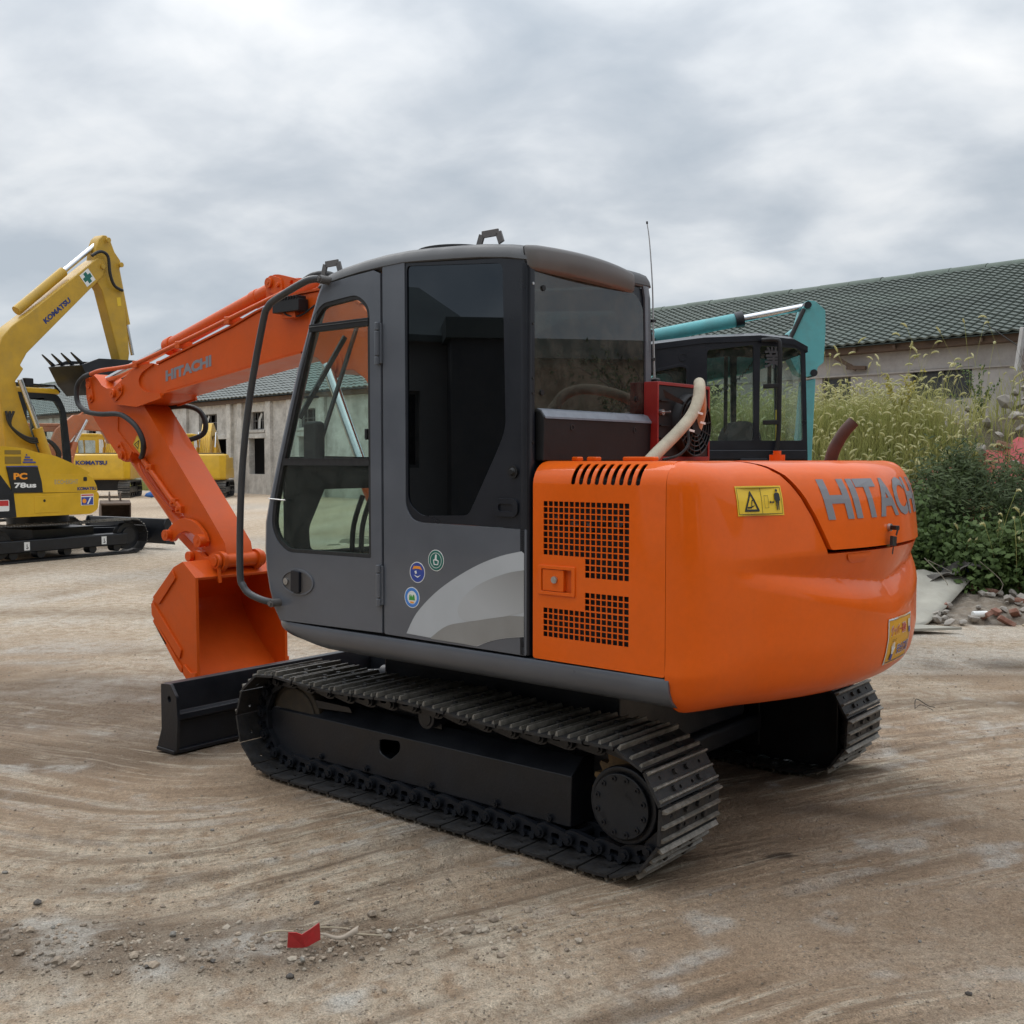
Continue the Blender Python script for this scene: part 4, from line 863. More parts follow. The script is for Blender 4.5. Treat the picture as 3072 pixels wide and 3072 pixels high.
# work lamp under the bracket
g=G(); g.box((4.33,5.30,2.585),(4.41,5.56,2.660)); 
for i in range(9): g.box((4.325,5.315+.027*i,2.655),(4.405,5.323+.027*i,2.682))
LPM=b(g,'work_lamp',PLAST,BM,bevel=.008); g=G(); g.box((4.36,5.37,2.55),(4.39,5.50,2.60)); b(g,'lamp_bracket',ORANGE2,LPM)
px_path([(4.37,5.55,2.64),(4.36,5.45,2.57),(4.38,5.34,2.56),(4.42,5.25,2.62)],.006,'lamp_cable',RUBBER,BM)
px_path([(4.40,5.35,2.765),(4.38,5.20,2.795),(4.40,5.05,2.775),(4.46,4.9,2.64),(4.50,4.82,2.57)],.022,'hydraulic_hose',RUBBER,BM)
# lettering on the boom
def onboom(x,y): return (BL_-.0015,6.918-x,2.218+y+ x*.145)
lettering('maker_lettering','HITACHI',LETTER,BM,onboom,.080,.565,.055,OR)
# boom cylinders
for u_ in (4.36,4.76):
    g=G(); g.cyl((u_,4.35,.90),(u_,4.72,1.55),.055,22); BC=b(g,'boom_cylinder',ORANGE2)
    g=G(); g.cyl((u_,4.72,1.55),(u_,5.072,2.232),.032,18); b(g,'rod',CHROME,BC)
# arm
AL,AR=4.45,4.67
arm=[(7.990,2.330),(7.925,2.290),(7.86,2.235),(7.79,2.208),(7.70,2.205),(7.55,2.21),(7.40,2.16),(7.272,2.064),(7.109,1.905),(6.99,1.789),(6.471,1.277),(6.267,1.066),(6.245,.97),(6.29,.895),(6.36,.885),(6.42,.93),(6.60,1.09),(6.85,1.33),(7.20,1.62),(7.37,1.700),(7.44,1.715),(7.472,1.665),(7.53,1.632),(7.60,1.652),(7.797,1.814),(7.962,1.956),(8.060,2.060),(8.096,2.150),(8.098,2.250),(8.060,2.322)]
g=G(); g.plate(arm,(),'x',AL,AR); ARM=b(g,'arm',ORANGE2,bevel=.008)
g=G(); g.plate(rnd([(8.085,2.30),(8.03,2.315),(7.985,2.19),(7.975,2.12),(8.03,2.10),(8.06,2.15)],.02),(),'x',AL-.012,AL); b(g,'pin_plate',ORANGE2,ARM,bevel=.003)
boss(AL-.012,8.035,2.243,.030,.010,'pin',ARM); boss(AL-.012,8.010,2.145,.018,.014,'bolt',ARM)
g=G(); g.plate(rnd([(7.63,1.775),(7.59,1.79),(7.515,1.70),(7.50,1.65),(7.545,1.635),(7.60,1.67)],.015),(),'x',AL-.012,AL); b(g,'pin_plate',ORANGE2,ARM,bevel=.003)
boss(AL-.012,7.560,1.685,.030,.020,'pin',ARM); boss(AL-.012,7.605,1.755,.014,.012,'bolt',ARM)
g=G(); g.tube([(AL-.002,7.62,2.00),(AL-.002,7.625,1.872),(AL-.002,7.40,1.70)],.006,6); b(g,'weld_seam',ORANGE2,ARM)
# warning sticker, diamond-turned
def dia(x,y,o): return (AL-o-.002,7.416-x/.155*.126-y/.092*.060,1.766-x/.155*.091+y/.092*.070)
sticker('warning_sticker',.155,.092,dia,[(frame(.004,.004,.151,.088,.0015),SIGNK),([rnd([(.012,.012),(.082,.012),(.047,.082)],.004,2),rnd([(.024,.020),(.070,.020),(.047,.064)],.003,2)],SIGNK),([[(.040,.024),(.054,.038),(.047,.038),(.053,.054),(.040,.038),(.046,.037)]],SIGNK),([[(.098,.035),(.140,.035),(.140,.050),(.098,.050)]],SIGNK)],ARM)
# bucket cylinder
B0=Vector((4.56,7.56,1.665)); B1=Vector((4.56,6.878,1.108)); dB=B1-B0
g=G(); g.cyl(B0,B0+dB*.90,.056,26); g.cyl(B0+dB*.86,B0+dB*.915,.066,26); BC=b(g,'bucket_cylinder',ORANGE2,bevel=.006)
g=G(); g.cyl(B0+dB*.91,B1,.034,20); b(g,'rod',CHROME,BC)
px_path([(4.435,7.27,1.665),(4.435,7.22,1.618),(4.435,7.07,1.50),(4.435,6.90,1.365),(4.44,6.83,1.33),(4.45,6.80,1.30)],.020,'hydraulic_pipe',ORANGE2,ARM)
px_path([(4.47,7.38,1.62),(4.47,7.30,1.52),(4.48,7.10,1.36),(4.50,6.98,1.27)],.010,'hydraulic_pipe',ORANGE2,ARM)
for v_,z_ in ((7.17,1.585),(6.86,1.335),(6.79,1.285)):
    g=G(); g.box((4.42,v_-.035,z_-.025),(4.47,v_+.035,z_+.03)); g.cyl((4.42,v_,z_),(4.40,v_,z_),.012,8); b(g,'pipe_clamp',ORANGE2,ARM,bevel=.006)
# links
lk=sp2([(6.455,1.135),(6.56,1.205),(6.70,1.228),(6.82,1.195),(6.915,1.125)],4)+sp2([(6.90,1.060),(6.84,1.055),(6.76,1.115),(6.66,1.135),(6.55,1.105),(6.455,1.035),(6.42,1.075)],4)
for u_ in (AL-.045,AR+.015):
    g=G(); g.plate(lk,(),'x',u_,u_+.03); LKO=b(g,'tipping_link',ORANGE2,bevel=.006)
    if u_<4.5:
        boss(u_,6.875,1.100,.040,.045,'pin',LKO); boss(u_,6.463,1.078,.046,.050,'pin',LKO)
g=G(); g.plate(rnd([(6.90,1.14),(6.93,1.08),(6.62,.90),(6.57,.95)],.03),(),'x',4.50,4.62); b(g,'bucket_link',ORANGE2,bevel=.01)
# bucket
BU0,BU1=4.20,4.95
outer=[(6.240,.846),(6.387,.950),(6.50,.905),(6.62,.800),(6.725,.700),(6.775,.640),(6.778,.580),(6.755,.520),(6.70,.44),(6.60,.335),(6.50,.245),(6.40,.165),(6.30,.080),(6.235,.035)]
inner=[(6.250,.826),(6.385,.926),(6.49,.885),(6.605,.785),(6.708,.688),(6.752,.632),(6.755,.584),(6.735,.532),(6.685,.456),(6.588,.352),(6.488,.262),(6.388,.182),(6.29,.098),(6.225,.052)]
g=G(); g.plate(outer+list(reversed(inner)),(),'x',BU0,BU1); BK=b(g,'bucket_shell',ORANGE2,bevel=.004)
side=[(6.238,.848)]+outer[1:]+[(6.222,.045),(6.232,.20)]
for u_ in (BU0-.012,BU1-.012):
    g=G(); g.plate(side,(),'x',u_,u_+.024); b(g,'side_plate',ORANGE2,BK,bevel=.004)
for u_,d_ in ((BU0-.026,1),(BU1+.012,-1)):
    for P in ([(6.765,.63),(6.745,.64),(6.40,.335),(6.425,.27),(6.760,.55)],[(6.748,.505),(6.735,.525),(6.395,.215),(6.40,.175),(6.44,.20)],[(6.50,.885),(6.46,.83),(6.67,.63),(6.745,.675)],[(6.375,.245),(6.29,.190),(6.235,.205),(6.237,.13),(6.29,.10),(6.385,.175)]):
        g=G(); g.plate(rnd(P,.012,2),(),'x',u_,u_+.014); b(g,'wear_plate',ORANGE2,BK,bevel=.003)
for u_ in (4.395,4.695):
    g=G(); g.plate(rnd([(6.30,.84),(6.20,.905),(6.19,.985),(6.25,1.015),(6.33,1.005),(6.42,.955),(6.52,1.005),(6.60,1.0),(6.62,.93),(6.56,.87),(6.45,.91),(6.37,.93)],.028,3),(),'x',u_,u_+.035); b(g,'bucket_ear',ORANGE2,BK,bevel=.006)
g=G(); g.cyl((4.39,6.262,.945),(4.36,6.262,.945),.052,22); g.cyl((4.36,6.262,.945),(4.35,6.262,.945),.034,18); b(g,'pin',ORANGE2,BK,bevel=.004)
g=G(); g.cyl((4.43,6.262,.945),(4.70,6.262,.945),.050,24); g.cyl((4.73,6.262,.945),(4.76,6.262,.945),.055,22); b(g,'pivot_tube',ORANGE2,BK,bevel=.004)
g=G(); g.cyl((4.39,6.58,.962),(4.355,6.58,.962),.036,20); g.cyl((4.43,6.58,.962),(4.70,6.58,.962),.032,18); b(g,'pin',ORANGE2,BK,bevel=.004)
g=G(); g.obox((4.375,6.235,.905),(4.375,6.225,.80),.012,.022,(1,0,0)); b(g,'locking_bolt',ORANGE2,BK)
g=G(); g.box((BU0-.005,6.20,.028),(BU1+.005,6.30,.052)); b(g,'cutting_lip',ORANGE2,BK,bevel=.004)
for i in range(4):
    u_=BU0+.06+i*.205; g=G(); g.add([(u_-.03,6.26,.01),(u_+.03,6.26,.01),(u_+.03,6.26,.06),(u_-.03,6.26,.06),(u_-.02,6.10,.015),(u_+.02,6.10,.015),(u_+.02,6.10,.03),(u_-.02,6.10,.03)],[(0,1,2,3),(7,6,5,4),(0,4,5,1),(1,5,6,2),(2,6,7,3),(3,7,4,0)]); b(g,'tooth',ORANGE2,BK)
# ------------------------------------------------------------------ GROUND
def vn(x,y,seed=0):
    xi=np.floor(x).astype(np.int64); yi=np.floor(y).astype(np.int64); fx=x-xi; fy=y-yi
    fx=fx*fx*(3-2*fx); fy=fy*fy*(3-2*fy)
    def h(a,c):
        n=(a*374761393+c*668265263+seed*974634777)&0x7fffffff
        n=((n^(n>>13))*1274126177)&0x7fffffff
        return ((n^(n>>16))&0xffff)/65535.0
    return (h(xi,yi)*(1-fx)+h(xi+1,yi)*fx)*(1-fy)+(h(xi,yi+1)*(1-fx)+h(xi+1,yi+1)*fx)*fy
def fbm(x,y,o=4,seed=0,r=.5):
    s=0;a=1;t=0
    for i in range(o): s=s+a*vn(x*2**i,y*2**i,seed+i*17); t+=a; a*=r
    return s/t
def ss(x,a,c): t=np.clip((x-a)/(c-a),0,1); return t*t*(3-2*t)
GXS=[-3,-2.2,-1.9,-1.6,-1.4,-1.2,-1,-.7,-.4,0,.4,1,2,3,6]; GSL=[-.4,-.42,-.28,.05,.35,.62,.85,.85,.75,.62,.55,.5,.45,.4,.3]
_gx=np.linspace(-12,12,2401); _gy=np.cumsum(np.interp(_gx,GXS,GSL))*(_gx[1]-_gx[0])
def psi(x,y): return y-np.interp(x,_gx,_gy)
def ground_fields(x,y):
    wob=.10*(fbm(x*1.3,y*1.3,3,5)-.5)
    p=psi(x,y)+wob
    st=fbm(p*5.5,x*.45+y*.25,3,11,.6)          # long drag streaks
    fine=vn(p*26,x*.9+y*.5,23)
    reg=ss(fbm(x*.45+3,y*.45,3,31),.36,.58)     # where the drag marks show
    near=1-ss(y,6.5,10.5)
    amp=reg*near*(.35+.65*ss(fbm(x*.8,y*.8+9,2,77),.3,.65))
    amp=np.clip(amp+.8*np.exp(-((x+.9)/1.5)**2-((y-4.35)/.62)**2)+.8*np.exp(-((x-.7)/.7)**2-((y-3.0)/.28)**2)+.5*np.exp(-((x-1.5)/.7)**2-((y-4.3)/.4)**2)-.7*np.exp(-((x-1.2)/.6)**2-((y-3.6)/.35)**2),0,1)
    # far-field: streaks along x with ruts
    far=fbm(x*.35,y*2.2,4,41,.6)
    z=(st-.5)*.095*amp+(fine-.5)*.022*amp+(fbm(x*.9,y*.9,3,3)-.5)*.020+(fbm(x*7,y*7,3,9)-.5)*.008*(1-.6*ss(y,8,14))
    # clod berm that runs from the lower left across the foreground
    berm=np.exp(-((y-(3.62+.10*np.sin(x*1.7)+.06*x))/.17)**2)*ss(-x,-.15,.7)
    z=z+berm*(.010+.050*fbm(x*13,y*13,3,55))
    return z,st,fine,amp,far,berm
MU=lambda X,Y:(X*RV.x+Y*RV.y, X*FV.x+Y*FV.y)
def axis(lo,hi,step,ends):
    a=list(np.arange(lo,hi+1e-6,step)); s=step; p=hi
    while p<ends: s*=1.16; p+=s; a.append(p)
    s=step; p=lo; pre=[]
    while p>-ends: s*=1.16; p-=s; pre.append(p)
    return np.array(list(reversed(pre))+a)
gx=axis(-3.4,3.4,.019,420); gy=axis(2.2,7.2,.017,420)
XX,YY=np.meshgrid(gx,gy)
z,st,fine,amp,far,berm=ground_fields(XX,YY)
u_,v_=MU(XX,YY)
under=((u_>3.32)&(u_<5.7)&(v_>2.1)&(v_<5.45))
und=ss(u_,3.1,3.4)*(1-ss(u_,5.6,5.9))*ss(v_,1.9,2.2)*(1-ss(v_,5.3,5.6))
flat=1-ss(np.hypot(XX,YY),30,80)
z=(z*(1-.75*und)-.004)*flat
gm=bpy.data.meshes.new('ground')
nx_,ny_=len(gx),len(gy)
co=np.stack([XX,YY,z],-1).reshape(-1,3).astype(np.float32)
idx=np.arange(nx_*ny_).reshape(ny_,nx_)
q=np.stack([idx[:-1,:-1],idx[:-1,1:],idx[1:,1:],idx[1:,:-1]],-1).reshape(-1,4)
gm.vertices.add(len(co)); gm.vertices.foreach_set('co',co.ravel())
gm.loops.add(q.size); gm.loops.foreach_set('vertex_index',q.ravel().astype(np.int32))
gm.polygons.add(len(q)); gm.polygons.foreach_set('loop_start',np.arange(0,q.size,4,dtype=np.int32)); gm.polygons.foreach_set('loop_total',np.full(len(q),4,np.int32))
gm.update(calc_edges=True); gm.validate()
# soil kinds: R pale compacted / scraped, G loose dark brown clods and painted furrow shade, B chalky white and painted ridge light, A oil-dark or damp patches, darker under the machine
pale=np.clip(ss(fbm(XX*.55+1.3,YY*.55+4,4,61),.42,.60)+1.5*ss(-XX,-.6,.2)*ss(-YY,-3.62,-3.45)+.5*ss(XX,.9,1.4)*ss(-YY,-4.2,-3.4)+.9*ss(YY,7.5,12)*ss(-XX,-1,2),0,1.25)
chalk_ridge=np.zeros_like(XX)
def blob(px,py,rx,ry,k=1.0,ang=.5):
    yv=(1536-py)/3195.; dy=math.cos(PITCH)+yv*math.sin(PITCH); dz=-math.sin(PITCH)+yv*math.cos(PITCH); t=-1.65/dz
    x0,y0=(px-1536)/3195.*t,dy*t; c,s=math.cos(ang),math.sin(ang)
    a=((XX-x0)*c+(YY-y0)*s)/rx; d=(-(XX-x0)*s+(YY-y0)*c)/ry
    return k*np.exp(-(a*a+d*d))
brk=fbm(XX*6,YY*6,4,91)
for a in ((2165,2770,.10,.07,.95),(2120,2860,.10,.05,.75),(2040,2905,.12,.04,.75),(2000,2960,.14,.04,.5),(1890,2930,.12,.05,.6),(1360,2560,.22,.10,.55),(1440,2610,.2,.08,.6),(490,2597,.16,.025,.9,.2),(60,2310,.45,.16,.7,.2),(560,2010,.5,.5,.25,.2),(250,1800,1.2,.5,.45,0),(600,1790,1.5,.5,.35,0),(3020,2570,.25,.12,.6),(2640,2540,.25,.08,.5),(2420,2760,.25,.07,.5),(3050,3000,.3,.2,.5),(2900,2180,.7,.25,.35,.2),(2630,2260,.6,.3,.3,.2),(350,2890,.6,.22,.45,.1),(150,2760,.5,.2,.45,.1),(700,2870,.35,.15,.4,.1),(900,3000,.5,.15,.4,.1),(2250,3030,.3,.08,.5,.7)):
    chalk_ridge+=blob(*a)
chalk_ridge=.62*ss(chalk_ridge+(brk-.5)*2.2,.38,.95)+.12*chalk_ridge
ps=psi(XX,YY)+.10*(fbm(XX*1.3,YY*1.3,3,5)-.5); al=XX*.8+YY*.5
ridge_light=ss(vn(ps*15,al*1.1,101),.60,.80)*ss(vn(ps*4.1,al*.9,102),.35,.65)+.8*ss(vn(ps*31,al*1.6,103),.64,.82)*ss(vn(ps*5,al*1.3,104),.40,.65)
nearm=1-ss(YY,6.0,9.5)
chalk_ridge+=np.clip(ridge_light,0,1)*(.30+.55*amp)*nearm*ss(brk,.36,.58)*.75  # pale lines painted in as light on the drag ridges
farl=ss(fbm(XX*.5,YY*3.0,4,111,.6),.50,.66); chalk_ridge+=farl*ss(YY,5.5,9)*.5*(1-ss(YY,60,120))
lo=blob(200,2110,1.5,.50,1.5,0)+blob(520,2230,.55,.40,1.0,0)+blob(80,2280,.9,.30,1.1,0)+blob(600,2800,.75,.13,1.0,.05)+blob(300,2790,.5,.12,.8,.05)+blob(2560,2440,.55,.10,.8,-.35)+blob(2900,2110,.9,.30,.7,0)+blob(200,2050,1.2,.5,.75,0)+blob(80,2180,.9,.35,.5,0)+blob(430,2060,.6,.35,.5,0)+blob(2250,2350,.6,.25,.7)+blob(2700,2350,.9,.12,.5,-.2)
loose=np.clip(lo*(.4+1.1*fbm(XX*4,YY*4,3,13))+berm*1.2+np.clip((.45-st)*2.6,0,1)*amp*.9+.75*ss(vn(psi(XX,YY)*17+3,XX*.9+YY*.6,131),.62,.85)*nearm*(.25+.75*amp)+.55*ss(fbm(XX*.45,YY*2.1+5,4,112,.6),.52,.68)*ss(YY,5.5,9)*(1-ss(YY,40,80)),0,1)  # dark lines paint furrow shade on top of the loose soil
dark_patch=np.clip(ss(blob(2335,2570,.085,.050,1.3,.2)+(fbm(XX*22,YY*22,3,15)-.5)*1.2,.55,.75)*1.1+blob(2250,2590,.03,.02,1)*.8+blob(3000,1995,.8,.25,.9,-.1)*ss(fbm(XX*2,YY*2,3,16),.35,.6)+blob(2370,2650,.06,.02,.6)+.55*und*ss(fbm(XX*3,YY*3,3,17),.40,.65),0,1)  # also darkens the soil inside the machine's footprint
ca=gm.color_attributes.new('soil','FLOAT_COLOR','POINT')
cd=np.stack([np.clip(pale*.8+.35*np.clip(far-.45,0,1)*ss(YY,7,11)*2,0,1),loose,np.clip(chalk_ridge,0,1),dark_patch],-1).reshape(-1,4).astype(np.float32)
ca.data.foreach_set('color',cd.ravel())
fa=gm.attributes.new('flow','FLOAT_VECTOR','POINT')
fa.data.foreach_set('vector',np.stack([ps,al,np.clip(.10+1.25*amp,0,1)*nearm*(1-.75*ss(-YY,-3.60,-3.40)*ss(-XX,-.5,.1))],-1).reshape(-1,3).astype(np.float32).ravel())
DM_=bpy.data.materials.new('dirt'); DM_.use_nodes=True; t=DM_.node_tree; bs=t.nodes['Principled BSDF']; bs.inputs['Roughness'].default_value=.95; bs.inputs['Specular IOR Level'].default_value=.15
at_=N(t,'ShaderNodeAttribute',attribute_name='soil'); sc_=N(t,'ShaderNodeSeparateColor'); L(t,at_.outputs['Color'],sc_.inputs[0])
tcg=N(t,'ShaderNodeTexCoord'); P_=tcg.outputs['Object']
def noise(sc,d,r,dist=0): 
    n=N(t,'ShaderNodeTexNoise',ins={'Scale':sc,'Detail':d,'Roughness':r,'Distortion':dist}); L(t,P_,n.inputs['Vector']); return n.outputs[0]
def rmp(f,a,c,lo=0,hi=1):
    n=N(t,'ShaderNodeMapRange',ins={'From Min':a,'From Max':c,'To Min':lo,'To Max':hi}); L(t,f,n.inputs[0]); return n.outputs[0]
def mixc(f,a,c):
    n=N(t,'ShaderNodeMix',data_type='RGBA'); 
    if isinstance(f,float): n.inputs[0].default_value=f
    else: L(t,f,n.inputs[0])
    for i,x_ in ((6,a),(7,c)):
        if isinstance(x_,tuple): n.inputs[i].default_value=(*x_,1)
        else: L(t,x_,n.inputs[i])
    return n.outputs[2]
nA=noise(2.3,8,.65); nB=noise(38,6,.7); nC=noise(170,4,.65); nD=noise(9,7,.7)
col=mixc(rmp(nA,.35,.65),(.405,.284,.186),(.505,.374,.260))
pf=MT('MULTIPLY',sc_.outputs[0],rmp(nD,.36,.60),t,True); col=mixc(pf,col,(.66,.55,.42))
lf=MT('MULTIPLY',sc_.outputs[1],rmp(nB,.30,.62,.35,1.0),t,True); col=mixc(lf,col,(.195,.140,.096))
cf=MT('MULTIPLY',sc_.outputs[2],rmp(nD,.34,.56,.3,1.0),t,True); col=mixc(cf,col,(.66,.62,.555))
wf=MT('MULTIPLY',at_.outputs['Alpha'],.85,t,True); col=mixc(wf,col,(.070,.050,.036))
fl_=N(t,'ShaderNodeAttribute',attribute_name='flow'); fs=N(t,'ShaderNodeSeparateXYZ'); L(t,fl_.outputs['Vector'],fs.inputs[0])
def flown(kp,ka,d,r):
    cv=N(t,'ShaderNodeCombineXYZ'); L(t,MT('MULTIPLY',fs.outputs[0],kp,t),cv.inputs[0]); L(t,MT('MULTIPLY',fs.outputs[1],ka,t),cv.inputs[1])
    n=N(t,'ShaderNodeTexNoise',ins={'Scale':1.0,'Detail':d,'Roughness':r}); L(t,cv.outputs[0],n.inputs['Vector']); return n.outputs[0]
ln1=flown(9.5,.8,4,.62); ln2=flown(34,2.2,3,.6); AM=fs.outputs[2]
nE=noise(1.3,4,.55); BIG=rmp(nE,.36,.52,.25,1.0)
AM=MT('MULTIPLY',AM,BIG,t)
ridge_lt=MT('MULTIPLY',MT('MULTIPLY',rmp(ln1,.50,.575),rmp(ln2,.43,.54),t),MT('MULTIPLY',AM,rmp(nD,.36,.52,.10,1.0),t),t,True)
furrow_dk=MT('MULTIPLY',MT('MULTIPLY',rmp(ln1,.485,.40),rmp(ln2,.60,.42,.35,1.0),t),AM,t,True)
col=mixc(MT('MULTIPLY',ridge_lt,.82,t),col,(.68,.58,.45)); col=mixc(MT('MULTIPLY',furrow_dk,.50,t),col,(.195,.138,.092))  # light and dark lines stand in for shading of the ridges
vo=N(t,'ShaderNodeTexVoronoi',ins={'Scale':75.0,'Randomness':1.0}); L(t,P_,vo.inputs['Vector'])
vs_=N(t,'ShaderNodeSeparateColor'); L(t,vo.outputs['Color'],vs_.inputs[0])
grit=MT('MULTIPLY',rmp(vo.outputs['Distance'],.34,.20),rmp(vs_.outputs[0],.70,.74),t,True)
gcol=mixc(vs_.outputs[1],(.16,.12,.085),(.50,.45,.38)); col=mixc(MT('MULTIPLY',grit,rmp(nA,.40,.60,.25,.9),t,True),col,gcol)
spk=rmp(nB,.30,.70,.74,1.24); ms=N(t,'ShaderNodeVectorMath',operation='SCALE'); L(t,col,ms.inputs[0]); L(t,spk,ms.inputs['Scale'])
spk2=rmp(nC,.32,.68,.66,1.34); ms2=N(t,'ShaderNodeVectorMath',operation='SCALE'); L(t,ms.outputs[0],ms2.inputs[0]); L(t,spk2,ms2.inputs['Scale'])
L(t,ms2.outputs[0],bs.inputs['Base Color'])
hh=MT('ADD',MT('MULTIPLY',nB,.55,t),MT('ADD',MT('MULTIPLY',nC,.22,t),MT('MULTIPLY',nD,.7,t),t),t)
hh=MT('ADD',hh,MT('MULTIPLY',MT('ADD',MT('MULTIPLY',ln1,1.5,t),MT('MULTIPLY',ln2,.7,t),t),AM,t),t)
hh=MT('ADD',hh,MT('MULTIPLY',grit,.35,t),t)
bp=N(t,'ShaderNodeBump',ins={'Strength':1.0,'Distance':.062}); L(t,hh,bp.inputs['Height']); L(t,bp.outputs[0],bs.inputs['Normal'])
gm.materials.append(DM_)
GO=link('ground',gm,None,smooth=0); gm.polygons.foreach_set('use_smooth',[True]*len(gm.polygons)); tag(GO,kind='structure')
def gz(x,y):
    a=np.array([x],float); c=np.array([y],float); zz=ground_fields(a,c)[0][0]
    return float(zz-.004) if y<9 else 0.0
# ---- pebbles and clods
def rock(rng,n=10):
    """low-poly rock: jittered icosahedron"""
    t_=(1+5**.5)/2
    V=np.array([(-1,t_,0),(1,t_,0),(-1,-t_,0),(1,-t_,0),(0,-1,t_),(0,1,t_),(0,-1,-t_),(0,1,-t_),(t_,0,-1),(t_,0,1),(-t_,0,-1),(-t_,0,1)],float)/1.9
    F=[(0,11,5),(0,5,1),(0,1,7),(0,7,10),(0,10,11),(1,5,9),(5,11,4),(11,10,2),(10,7,6),(7,1,8),(3,9,4),(3,4,2),(3,2,6),(3,6,8),(3,8,9),(4,9,5),(2,4,11),(6,2,10),(8,6,7),(9,8,1)]
    V=V*(1+rng.uniform(-.28,.28,(12,1)))*np.array([1,rng.uniform(.6,1),rng.uniform(.45,.8)])
    return V,F
def scatter(name,material,spots,seed):
    rng=np.random.RandomState(seed); VV=[];FF=[];o=0
    base=[rock(rng) for _ in range(12)]
    for x,y,zz,s in spots:
        V,F=base[rng.randint(12)]; a=rng.uniform(0,6.28); c,sn=math.cos(a),math.sin(a)
        W=np.stack([(V[:,0]*c-V[:,1]*sn)*s+x,(V[:,0]*sn+V[:,1]*c)*s+y,V[:,2]*s+zz],-1)
        VV.append(W); FF+= [(i+o,j+o,k+o) for i,j,k in F]; o+=12
    me=bpy.data.meshes.new(name); me.from_pydata(np.concatenate(VV).tolist(),[],FF); me.materials.append(material)
    return link(name,me,None,smooth=0)
rng=np.random.RandomState(3)
sp=[]
PEB=mat('pebble',(.25,.20,.15),.95,var=.45,vscale=7,fine=.2); PEBP=mat('pale_pebble',(.33,.28,.22),.9,var=.3,vscale=9)
X_=rng.uniform(-4,4,60000); Y_=2.0+7*rng.uniform(0,1,60000)**1.4
u2,v2=MU(X_,Y_)
bm_=np.exp(-((Y_-(3.62+.10*np.sin(X_*1.7)+.06*X_))/.16)**2)*np.clip((-X_+.7)/1.2,0,1)
dens=.05+.10*(fbm(X_*1.5,Y_*1.5,3,5)>.55)+1.6*bm_+.25*np.exp(-((Y_-3.9)/.3)**2)*(X_<0)
ok=(rng.uniform(0,1,60000)<dens*.75)&~((u2>3.35)&(u2<5.66)&(v2>2.0)&(v2<5.4))
for x,y in zip(X_[ok],Y_[ok]):
    s=.0035+.006*rng.uniform()**2.5
    if abs(y-3.62-.06*x)<.22 and x<.3: s*=1.0+1.5*rng.uniform()**3
    sp.append((x,y,gz(x,y)+s*.25,s))
h=len(sp)*7//10
tag(scatter('gravel',PEB,sp[:h],4),'loose brown grit and clods strewn over the dirt','gravel',kind='stuff')
tag(scatter('gravel',PEBP,sp[h:],5),'pale grit strewn over the dirt','gravel',kind='stuff')
# larger stones one can pick out
def gw(px,py,z0=0):
    yv=(1536-py)/3195.; dy=math.cos(PITCH)+yv*math.sin(PITCH); dz=-math.sin(PITCH)+yv*math.cos(PITCH); t_=(z0-1.65)/dz
    return ((px-1536)/3195.*t_,dy*t_)
STN=mat('grey_stone',(.20,.185,.16),.9,var=.3,vscale=25,bump=.003,bscale=120); STD=mat('dark_stone',(.085,.075,.066),.9,var=.3,vscale=25,bump=.003,bscale=120)
for px,py,s,m,lab in ((113,2713,0.0174,STD,'dark stone at the left edge above the pale patch'),(160,2786,0.0136,STN,'grey-brown stone on the clod berm, lower left'),(520,2818,0.0149,STN,'pale stone in the clod berm below centre left'),(950,2725,0.0136,STD,'small black stone on the drag marks above the red scrap'),(907,2906,0.0161,STN,'grey stone just below the red scrap'),(870,2932,0.0149,STD,'brown clod below and left of the red scrap'),(640,2908,0.0112,STD,'dark stone left of the pair on the pale ground'),(608,2925,0.0099,STN,'stone beside the dark stone on pale ground'),(450,2558,0.0124,STN,'pale flat chip on the drag marks left'),(638,2495,0.0124,STN,'whitish chip on the dirt left of the track'),(15,2624,0.0136,STN,'pale chip at the left picture edge by the rusty stain'),(1170,2800,0.0136,STN,'dull stone right of the red scrap, upper one'),(560,2855,0.0099,STD,'dark clod under the berm stone'),(440,2922,0.0105,STD,'dark stone alone on pale ground, left'),(2760,2825,0.0087,STN,'pebble alone on the right foreground dirt'),(2905,2990,0.0124,STD,'dark clod at the lower right'),(2130,2690,0.0074,STN,'pale pebble behind the near track')):
    x,y=gw(px,py); V,F=rock(rng); g=G(); a=rng.uniform(0,6); 
    g.add([((p[0]*math.cos(a)-p[1]*math.sin(a))*s,(p[0]*math.sin(a)+p[1]*math.cos(a))*s,p[2]*s) for p in V],F)
    o=g.build('stone',m,None,smooth=0,bevel=s*.12,seg=2); o.location=(x,y,gz(x,y)+s*.30); tag(o,lab,'stone','loose stones on the dirt')
# ------------------------------------------------------------------ LONG TILED SHEDS
PLA=mat('weathered_plaster',(.56,.54,.50),.9,var=.22,vscale=.8,dirt=.70,dcol=(.22,.20,.175),bump=.010,bscale=6,fine=.12)
PLB=mat('pinkish_grey_plaster',(.40,.370,.350),.9,var=.12,vscale=.7,dirt=.60,dcol=(.24,.215,.195),bump=.006,bscale=8,fine=.06)
TIL=mat('green_grey_tile',(.100,.118,.102),.75,var=.28,vscale=2.5,dirt=.4,dcol=(.085,.10,.085),fine=.15,coord='Generated')
TIL2=mat('grey_tile',(.135,.150,.142),.75,var=.22,vscale=.6,dirt=.3,dcol=(.09,.10,.095),fine=.12)
RIDG=mat('ridge_mortar',(.12,.145,.122),.85,var=.2,vscale=3,bump=.01,bscale=20)
TIMB=mat('old_timber',(.115,.075,.052),.85,var=.3,vscale=5,bump=.004,bscale=30)
VOID=mat('dark_room',(.020,.020,.021),.95,var=.2)  # near-black colour stands in for the unlit shed interior
